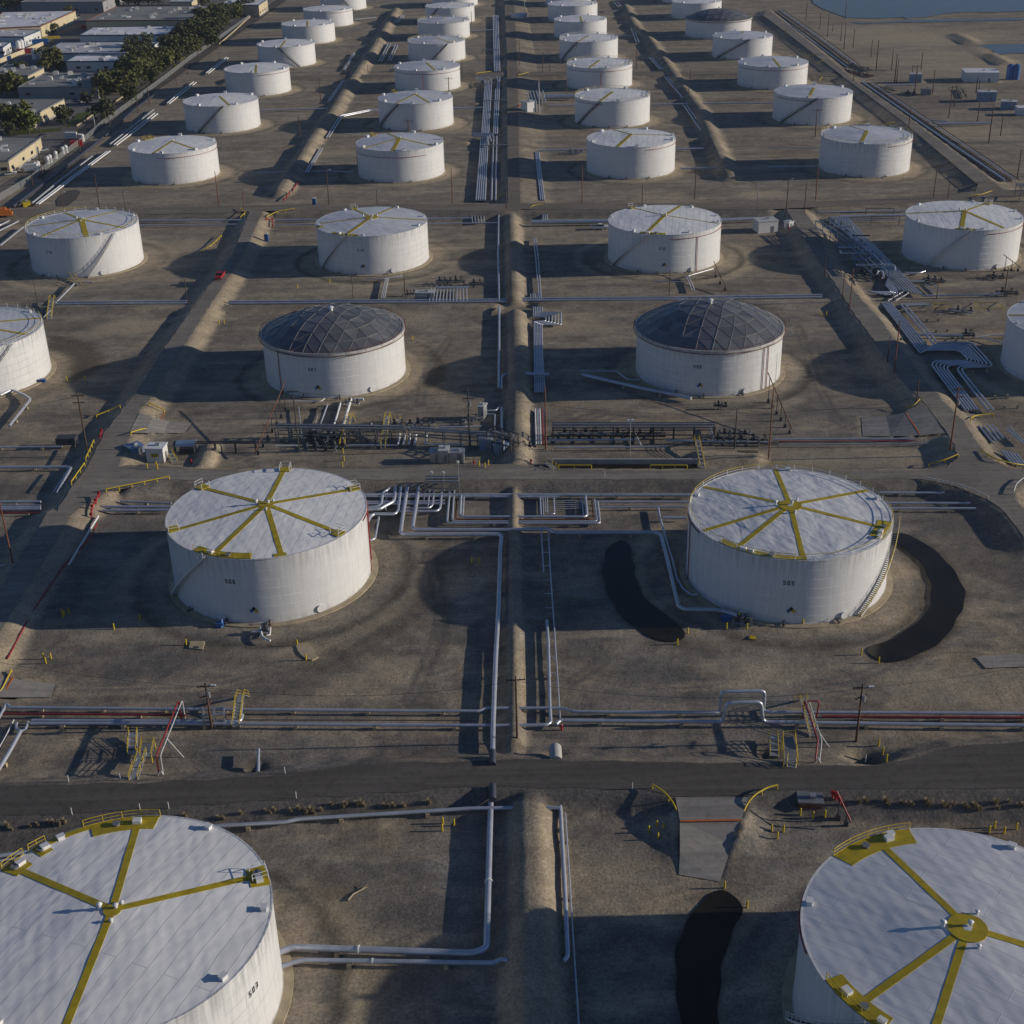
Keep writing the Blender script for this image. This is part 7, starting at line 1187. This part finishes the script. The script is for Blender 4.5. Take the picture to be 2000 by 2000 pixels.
for k, (x, y) in enumerate([(70, 333), (76, 331), (94, 321), (99, 318), (110, 311), (124, 302), (130, 299), (162, 277)]):
    p = G(x, y); m = MB(); m.tube([p, p+Vector((0, 0, 3.0))], .8, 10); m.tube([p+Vector((0, 0, 3)), p+Vector((0, 0, 3.4))], .8, 10, r1=.2); tag(m.build('storage_drum', 'white paint', None, p), '%s of the white drums along the corridor fence' % nth(k, 8), 'drum', 'white drums along the corridor fence')
# ------------------------------------------------------------------ worker
def worker(p, rz, label):
    J = {'pel': (0, 0, .95), 'sp': (0, 0, 1.2), 'ch': (0, .01, 1.42), 'nk': (0, .01, 1.53), 'hd': (0, .04, 1.64), 'ht': (0, .03, 1.76), 'ls': (-.19, 0, 1.43), 'le': (-.25, .02, 1.14), 'lw': (-.24, .14, .92), 'rs': (.19, 0, 1.43), 're': (.26, .04, 1.15), 'rw': (.22, .22, 1.0), 'lh': (-.1, 0, .92), 'lk': (-.11, .03, .5), 'la': (-.11, 0, .09), 'lt': (-.12, .16, .04), 'rh': (.1, 0, .92), 'rk': (.12, .05, .5), 'ra': (.13, -.02, .09), 'rt': (.14, .14, .04)}
    Rd = {'pel': .15, 'sp': .14, 'ch': .16, 'nk': .065, 'hd': .105, 'ht': .085, 'ls': .075, 'le': .055, 'lw': .04, 'rs': .075, 're': .055, 'rw': .04, 'lh': .1, 'lk': .075, 'la': .055, 'lt': .045, 'rh': .1, 'rk': .075, 'ra': .055, 'rt': .045}
    E = [('pel', 'sp'), ('sp', 'ch'), ('ch', 'nk'), ('nk', 'hd'), ('hd', 'ht'), ('ch', 'ls'), ('ls', 'le'), ('le', 'lw'), ('ch', 'rs'), ('rs', 're'), ('re', 'rw'), ('pel', 'lh'), ('lh', 'lk'), ('lk', 'la'), ('la', 'lt'), ('pel', 'rh'), ('rh', 'rk'), ('rk', 'ra'), ('ra', 'rt')]
    K = list(J); m2 = bpy.data.meshes.new('person'); m2.from_pydata([J[k] for k in K], [(K.index(a), K.index(b)) for a, b in E], []); o = bpy.data.objects.new('person', m2); C.objects.link(o)
    o.modifiers.new('skin', 'SKIN'); o.modifiers.new('sub', 'SUBSURF').render_levels = 1
    sv = m2.skin_vertices[0].data if m2.skin_vertices else None
    if sv is None: bpy.context.view_layer.objects.active = o; bpy.ops.mesh.customdata_skin_add(); sv = m2.skin_vertices[0].data
    for i, k in enumerate(K): sv[i].radius = (Rd[k], Rd[k]); sv[i].use_root = (k == 'pel')
    dg = bpy.context.evaluated_depsgraph_get(); me3 = bpy.data.meshes.new_from_object(o.evaluated_get(dg)); bpy.data.objects.remove(o); o = bpy.data.objects.new('person', me3); C.objects.link(o)
    me3.materials.clear(); me3.materials.append(MATS['navy cloth']); me3.materials.append(MATS['skin'])
    for f in me3.polygons: f.material_index = 1 if f.center.z > 1.5 else 0; f.use_smooth = True
    o.location = p; o.rotation_euler = (0, 0, rz); tag(o, label, 'person')
    b = MB(); b.tube([(0, .0, 1.02), (0, .0, 1.22), (0, .01, 1.4), (0, .01, 1.5)], .185, 12, r1=.17); b.build('safety_vest', 'hi vis', o, (0, 0, 0)); b = MB(); b.tube([(0, .04, 1.68), (0, .04, 1.80)], .135, 12, r1=.07); b.ring(.05, .17, 1.68, 1.70, 14, c=(0, .05)); b.build('hard_hat', 'white paint', o, (0, 0, 0))
worker(G(1444, 1211)+Vector((0, 0, .02)), 2.4, 'person in dark clothes and a yellow vest at the foot of tank 505')
# ------------------------------------------------------------------ warehouses
hv = MB(); hv.box((0, 0, .6), (2.2, 1.8, 1.2)); hv.box((0, 0, 1.3), (1.4, 1.2, .3)); HVAC = hv.data('roof_unit', 'dirty white'); sk = MB(); sk.box((0, 0, .25), (2.6, 1.4, .5)); sk.box((0, 0, .55), (2.4, 1.2, .15)); SKY = sk.data('skylight', 'white paint')
def warehouse(q, h, label, wall, roof, nvent, trim='trim blue', side=None, seed=0):
    """q: roof corners in the photo (near-left, near-right, far-right, far-left) at height h"""
    P = [U(x, y, h) for x, y in q]; o = Vector((P[0].x, P[0].y, 0)); ob = empty('warehouse', o, label, 'building', 'warehouses left of the tank yard'); r = random.Random(seed)
    m = MB(); m.prism(P, -.2, h-.55); m.build('wall', wall, ob, o); c = sum(P, Vector())/4; inn = [c+(p-c)*.992 for p in P]; m = MB(); m.prism([c+(p-c)*.999 for p in P], h-.55, h-.35); m.build('roof', roof, ob, o)
    m = MB(); n = 4; ou = [c+(p-c)*1.004 for p in P]
    vs = [(p.x, p.y, h-.7) for p in ou]+[(p.x, p.y, h) for p in ou]+[(p.x, p.y, h) for p in inn]+[(p.x, p.y, h-.4) for p in inn]
    m.add(vs, [(k*4+i, k*4+(i+1) % 4, (k+1)*4+(i+1) % 4, (k+1)*4+i) for k in range(3) for i in range(4)]); m.build('parapet', trim, ob, o)
    for i in range(nvent):
        a, b = r.uniform(.08, .92), r.uniform(.12, .88); p = (P[0]*(1-a)+P[1]*a)*(1-b)+(P[3]*(1-a)+P[2]*a)*b
        inst(HVAC if r.random() < .45 else SKY, 'roof_unit', ob, Vector((p.x, p.y, h-.36))-o, r.uniform(0, .4), (r.uniform(.8, 1.3),)*3)
    for (A, B, cnt) in ((P[0], P[1], 4), (P[1], P[2], 4)):
        d = B-A; L = d.length; ang = math.atan2(d.y, d.x); t = Vector((d.y, -d.x, 0)).normalized()
        for i in range(cnt):
            w = A+d*((i+.5+r.uniform(-.25, .25))/cnt)+t*.06; m = MB(); kind = r.random(); hh = 3.2 if kind < .5 else 1.2; zz = 1.6 if kind < .5 else 2.6
            m.box((w.x, w.y, zz), (3.4 if kind < .5 else 2.4, .16, hh), ang); m.build('loading_door' if kind < .5 else 'window', 'grey wall' if kind < .5 else 'dark glass', ob, o)
        for s in (0,):
            m = MB(); w = A+d*.5+t*.05; m.box((w.x, w.y, .5), (L*.98, .12, .8), ang); m.build('plinth', 'grey wall', ob, o)
W = [([(-36, 56), (79, 50), (147, 20), (6, 23)], 8, 'warehouse with a pale roof and long cream side wall at the upper left', 'cream wall', 'roof white', 16), ([(-30, 71), (46, 71), (78, 58), (-10, 56)], 6.5, 'lower warehouse wing with a white side wall at the upper left', 'white wall', 'roof pale', 5), ([(167, 40), (369, 38), (417, 10), (228, 12)], 9, 'largest warehouse with a wide grey roof', 'cream wall', 'roof grey', 22), ([(155, 68), (329, 67), (347, 50), (184, 52.5)], 7, 'white-roofed warehouse behind the street trees', 'white wall', 'roof white', 12),
     ([(75, 103), (274, 104), (310, 80), (120, 82)], 7, 'grey-roofed warehouse with many round vents', 'white wall', 'roof pale', 18), ([(129, 119), (250, 119), (256, 106), (151, 107)], 6, 'small white flat-roofed building before the grey-roofed warehouse', 'white wall', 'roof white', 6), ([(34, 170), (190, 169), (216, 141), (92, 140)], 6, 'long grey-brown warehouse cluttered with roof units', 'grey wall', 'roof grey', 20), ([(-40, 227), (63, 224), (125, 192), (0, 192)], 6, 'warehouse with an orange-topped cream wall at the left edge', 'cream wall', 'roof grey', 12),
     ([(-50, 315), (16, 312), (79, 267), (-30, 266)], 6, 'cream warehouse with a grey roof cut by the left edge', 'cream wall', 'roof grey', 8), ([(-20, 146), (54, 147), (85, 131), (15, 122)], 6, 'low building with a cream end wall at the left edge', 'cream wall', 'roof grey', 8), ([(-40, 92), (5, 91), (20, 81), (-5, 82)], 6, 'white building corner at the left edge beside the yard', 'white wall', 'roof pale', 1), ([(428, 9), (505, 9), (522, -2), (452, -3)], 8, 'pale warehouse at the top left of the tank rows', 'cream wall', 'roof white', 4), ([(331, 3), (374, 3), (385, -8), (345, -8)], 8, 'cream building cut by the top edge', 'cream wall', 'roof pale', 2), ([(40, 4), (200, 3), (240, -16), (80, -16)], 8, 'grey warehouse cut by the top left edge', 'grey wall', 'roof grey', 3)]
for k, (q, h, lb, w, rf, nv) in enumerate(W): warehouse(q, h, lb, w, rf, nv, 'trim blue' if w == 'white wall' else 'pipe rust' if k in (0, 2) else 'steel grey', seed=k)
def wall(px, h, w, mat, label, name='boundary_wall'):
    P = [G(*p) for p in px]; m = MB()
    for a, b in zip(P[:-1], P[1:]): d = b-a; m.box((a+b)/2+Vector((0, 0, h/2-.1)), (d.length, w, h+.2), math.atan2(d.y, d.x))
    tag(m.build(name, mat, None, P[0]), label, 'wall')
wall([(0, 124), (30, 112), (85, 90)], 2.6, .4, 'cream wall', 'pale yard wall slanting up from the left edge'); wall([(150, 248), (182, 226)], .8, .3, 'concrete', 'low pale kerb wall by the green verge'); wall([(210, 210), (240, 191)], .8, .3, 'concrete', 'low pale kerb wall beside the dark street'); wall([(428, 88), (458, 62), (489, 33)], 1.0, .3, 'concrete', 'pale kerb along the far street')
# chain link fence along the corridor
FP = [G(x, y) for x, y in [(-40, 424), (0, 392), (60, 356), (120, 310), (172, 272), (200, 247), (262, 201), (330, 150), (375, 115), (440, 70), (488, 36)]]
ob = empty('chain_link_fence', FP[0], 'chain-link fence between the dark street and the left pipe corridor', 'fence'); m = MB(); m2_ = MB(); k = 0
for a, b in zip(FP[:-1], FP[1:]):
    m.add([a, b, b+Vector((0, 0, 2.4)), a+Vector((0, 0, 2.4))], [(0, 1, 2, 3)]); n = max(1, int((b-a).length/7)); m2_.tube([a+Vector((0, 0, 2.4)), b+Vector((0, 0, 2.4))], .06, 4)
    for i in range(n):
        if k < 90: q = a+(b-a)*(i/n); mm = MB(); mm.tube([q, q+Vector((0, 0, 2.5))], .07, 4); mm.build('post', 'galvanised', ob, FP[0]); k += 1
m.build('mesh_panel', 'chain link', ob, FP[0]); m2_.build('top_rail', 'galvanised', ob, FP[0])
# ------------------------------------------------------------------ trees and shrubs
def crown_mesh(seed, kind):
    r = random.Random(seed); b = MB(); cl = []
    if kind == 'conifer':
        for i in range(46): t = (i+.5)/46; a = i*2.4; rad = .36*(1-t)**.8*r.uniform(.5, 1.05); cl.append((Vector((math.cos(a)*rad, math.sin(a)*rad, .1+.9*t)), .12*(1.15-t)))
    else:
        lob = [(Vector((r.uniform(-.27, .27), r.uniform(-.27, .27), r.uniform(.26, .82))), r.uniform(.15, .25)) for _ in range(13)]
        for i in range(150):
            c, s = r.choice(lob); d = Vector((r.gauss(0, 1), r.gauss(0, 1), r.gauss(0, .8))).normalized()*s*r.uniform(.55, 1.1); cl.append((c+d, r.uniform(.05, .10)))
    for c, s in cl:
        for j in range(9):
            d = Vector((r.gauss(0, 1), r.gauss(0, 1), r.gauss(0, 1))).normalized(); p = c+d*s*r.uniform(.3, 1.0); u = Vector((r.gauss(0, 1), r.gauss(0, 1), r.gauss(0, .7))).normalized(); v = u.cross(d)
            if v.length < .1: continue
            v.normalize(); q = s*r.uniform(.35, .7); b.add([p-u*q-v*q*.5, p+u*q*.6-v*q*.7, p+u*q+v*q*.4, p-u*q*.4+v*q*.8], [(0, 1, 2, 3)])
    return b
def trunk_mesh(seed):
    r = random.Random(seed); b = MB(); b.tube([(0, 0, -.03), (.01, 0, .25), (r.uniform(-.03, .03), .02, .5)], .03, 7, r1=.018)
    for i in range(4): a = i*1.6+r.random(); b.tube([(0, 0, .22+.05*i), (math.cos(a)*.12, math.sin(a)*.12, .42+.04*i), (math.cos(a)*.22, math.sin(a)*.22, .6+.04*i)], .014, 5, r1=.006)
    return b
CR_ = {}
for kd, mt in (('dark', 'leaf dark'), ('mid', 'leaf mid'), ('pale', 'leaf pale'), ('conifer', 'leaf dark')): CR_[kd] = [crown_mesh(hash_ := 11+i*7+len(kd), kd).data('crown', mt) for i in range(4)]
TR_ = [trunk_mesh(i).data('trunk', 'bark') for i in range(3)]
TREES = [(15, 190, 13, 'mid'), (31, 186, 12, 'mid'), (22, 258, 13, 'dark'), (39, 260, 14, 'mid'), (58, 262, 12, 'pale'), (98, 140, 15, 'mid'), (112, 137, 16, 'conifer'), (254, 124, 17, 'conifer'), (280, 114, 15, 'dark'), (160, 190, 9, 'conifer'), (127, 245, 9, 'dark'), (200, 238, 12, 'dark'), (254, 202, 10, 'dark'), (230, 181, 14, 'mid'), (242, 186, 14, 'mid'), (263, 170, 15, 'mid'), (220, 184, 12, 'dark'), (284, 149, 11, 'pale'), (300, 151, 10, 'mid'), (313, 138, 12, 'mid'), (324, 138, 13, 'mid'), (345, 128, 12, 'mid'), (362, 112, 13, 'mid'), (347, 102, 12, 'dark'), (370, 90, 14, 'dark'), (388, 87, 14, 'dark'), (404, 78, 15, 'dark'), (419, 68, 14, 'dark'), (393, 62, 15, 'dark'), (427, 50, 14, 'dark'), (440, 47, 13, 'dark'), (458, 37, 13, 'mid'), (476, 29, 13, 'dark'), (414, 94, 12, 'dark'), (383, 106, 11, 'mid'), (357, 92, 13, 'dark'), (333, 112, 11, 'dark'), (296, 166, 9, 'dark'), (246, 160, 14, 'dark'), (274, 160, 12, 'mid'),
         (5, 20, 12, 'dark'), (18, 19, 11, 'dark'), (32, 18.5, 12, 'dark'), (47, 18, 10, 'dark'), (62, 18, 11, 'dark'), (77, 17.5, 12, 'dark'), (92, 17.5, 11, 'dark'), (108, 17, 13, 'dark'), (124, 17, 13, 'mid'), (140, 17, 12, 'dark'), (156, 16, 11, 'dark'), (186, 17, 17, 'mid'), (214, 14, 12, 'dark'), (232, 13, 12, 'dark'), (252, 12, 12, 'dark'), (270, 12, 11, 'dark'), (290, 11, 12, 'dark'), (310, 10, 12, 'dark'), (137, 33, 8, 'mid'), (70, 60, 8, 'dark'), (395, 14, 12, 'dark'), (410, 8, 12, 'dark'), (85, 72, 8, 'dark'), (105, 67, 7, 'mid'), (45, 150, 8, 'dark'), (168, 204, 6, 'dark'), (20, 268, 7, 'dark'), (492, 22, 10, 'dark'), (505, 14, 9, 'dark')]
rt = random.Random(5)
for i in range(26): t = (i+.5)/26; TREES.append((212+t*262-rt.uniform(2, 26), 196-t*164+rt.uniform(-12, 2), rt.uniform(8, 13), rt.choice(['dark', 'dark', 'mid'])))
ZT = lambda x, y: 'in the left warehouse lots' if x < 175 and y > 90 else 'along the street by the fence' if y >= 24 and x > 190 else 'in the far row beyond the warehouses'
KN = {'dark': 'dark evergreen', 'mid': 'olive green broad', 'pale': 'pale green', 'conifer': 'dark pointed conifer'}
for zn in ('in the left warehouse lots', 'along the street by the fence', 'in the far row beyond the warehouses'):
    L = sorted([t for t in TREES if ZT(t[0], t[1]) == zn])
    for k, (x, y, h, kd) in enumerate(L):
        p = G(x, y); ob = empty('tree', p, '%s tree, %s of %d trees %s' % (KN[kd], nth(k, len(L)), len(L), zn), 'tree', 'trees '+zn); rz = k*1.7; w = 1.12 if kd != 'conifer' else .85
        inst(TR_[k % 3], 'trunk', ob, (0, 0, 0), rz, (h, h, h)); inst(CR_[kd][k % 4], 'crown', ob, (0, 0, 0), rz, (h*w, h*w, h))
def tuft(seed):
    r = random.Random(seed); b = MB()
    for i in range(150):
        a = r.uniform(0, 2*PI); l = r.uniform(.4, 1.0); sp = r.uniform(.05, .55); q = Vector((math.cos(a)*sp*.3, math.sin(a)*sp*.3, 0)); e = Vector((math.cos(a)*sp, math.sin(a)*sp, l)); t = Vector((-math.sin(a), math.cos(a), 0))*.035
        b.add([q-t, q+t, e+t*.4, e-t*.4], [(0, 1, 2, 3)])
    return b.data('dry_shrub', 'dry stem')
TU = [tuft(i) for i in range(4)]
SH = [(t[0]*.2588+500, t[1]*.2588+1500) for t in [(75, 330), (110, 345), (140, 325), (265, 335), (330, 320), (380, 345), (420, 330), (440, 345), (495, 325), (575, 285), (660, 300), (680, 285), (770, 285), (800, 280), (820, 290), (970, 290), (1010, 300), (1045, 295), (1120, 295), (1310, 270)]]+[(t[0]*.2588, t[1]*.2588+1500) for t in [(60, 450), (90, 470), (230, 450), (285, 440), (370, 420), (410, 425), (450, 435), (490, 420), (1650, 380), (1690, 390), (1820, 350), (1400, 370)]]+[(t[0]*.2588+1500, t[1]*.2588+1500) for t in [(690, 270), (740, 260), (890, 260), (910, 285), (1010, 270), (1050, 280), (1090, 285), (1200, 260), (1220, 290), (1330, 290), (1370, 300), (1400, 280), (1480, 290), (1510, 310), (1560, 290), (1590, 320), (1720, 270), (1740, 310), (1820, 260), (1890, 290), (1930, 290)]]
for k, (x, y) in enumerate(SH):
    s = .55+.4*((k*29) % 7)/6; tag(inst(TU[k % 4], 'dry_shrub', None, G(x, y), k*1.3, (s*1.1, s*1.1, s)), 'pale dry shrub growing on the dark slope below the asphalt road', 'shrub', 'dry shrubs on the dark slope')
# ------------------------------------------------------------------ thin air between here and the far rows
m = MB(); m.box((0, 10500, 62), (18400, 27400, 130)); hz = bpy.data.materials.new('thin haze'); hz.use_nodes = True; nt = hz.node_tree; nt.nodes.clear(); ho = nt.nodes.new('ShaderNodeOutputMaterial'); vo = nt.nodes.new('ShaderNodeVolumePrincipled')
vo.inputs['Color'].default_value = (.74, .84, 1, 1); vo.inputs['Density'].default_value = .000045; nt.links.new(vo.outputs[0], ho.inputs['Volume']); tag(m.build('haze', hz), 'thin pale blue haze over the tank yard', kind='stuff')
# ------------------------------------------------------------------ daylight
SUN_EL, SUN_AZ = math.radians(14.5), math.radians(0.0)            # azimuth from +X towards +Y
w = bpy.data.worlds.new('World'); bpy.context.scene.world = w; w.use_nodes = True; nt = w.node_tree; bg = nt.nodes['Background']
sky = nt.nodes.new('ShaderNodeTexSky'); sky.sky_type = 'NISHITA'; sky.sun_disc = False; sky.sun_elevation = SUN_EL; sky.sun_rotation = PI/2-SUN_AZ; sky.air_density = 1.0; sky.dust_density = .3; sky.ozone_density = 3.0
tint = nt.nodes.new('ShaderNodeMixRGB'); tint.blend_type = 'MULTIPLY'; tint.inputs[0].default_value = 1.0; tint.inputs[2].default_value = (.84, .97, 1.25, 1); nt.links.new(sky.outputs[0], tint.inputs[1]); nt.links.new(tint.outputs[0], bg.inputs[0]); bg.inputs[1].default_value = .072
sl = bpy.data.lights.new('sun', 'SUN'); so = bpy.data.objects.new('sun', sl); C.objects.link(so); sl.energy = 4.8; sl.angle = math.radians(.53); sl.color = (1.0, .90, .76)
d = Vector((math.cos(SUN_EL)*math.cos(SUN_AZ), math.cos(SUN_EL)*math.sin(SUN_AZ), math.sin(SUN_EL))); so.rotation_euler = d.to_track_quat('Z', 'Y').to_euler(); so.location = (300, 300, 200)
sc = bpy.context.scene; sc.view_settings.view_transform = 'Standard'; sc.view_settings.look = 'None'; sc.view_settings.exposure = -.38; sc.view_settings.gamma = 1.0
sc.cycles.max_bounces = 4; sc.cycles.diffuse_bounces = 2; sc.cycles.use_denoising = True
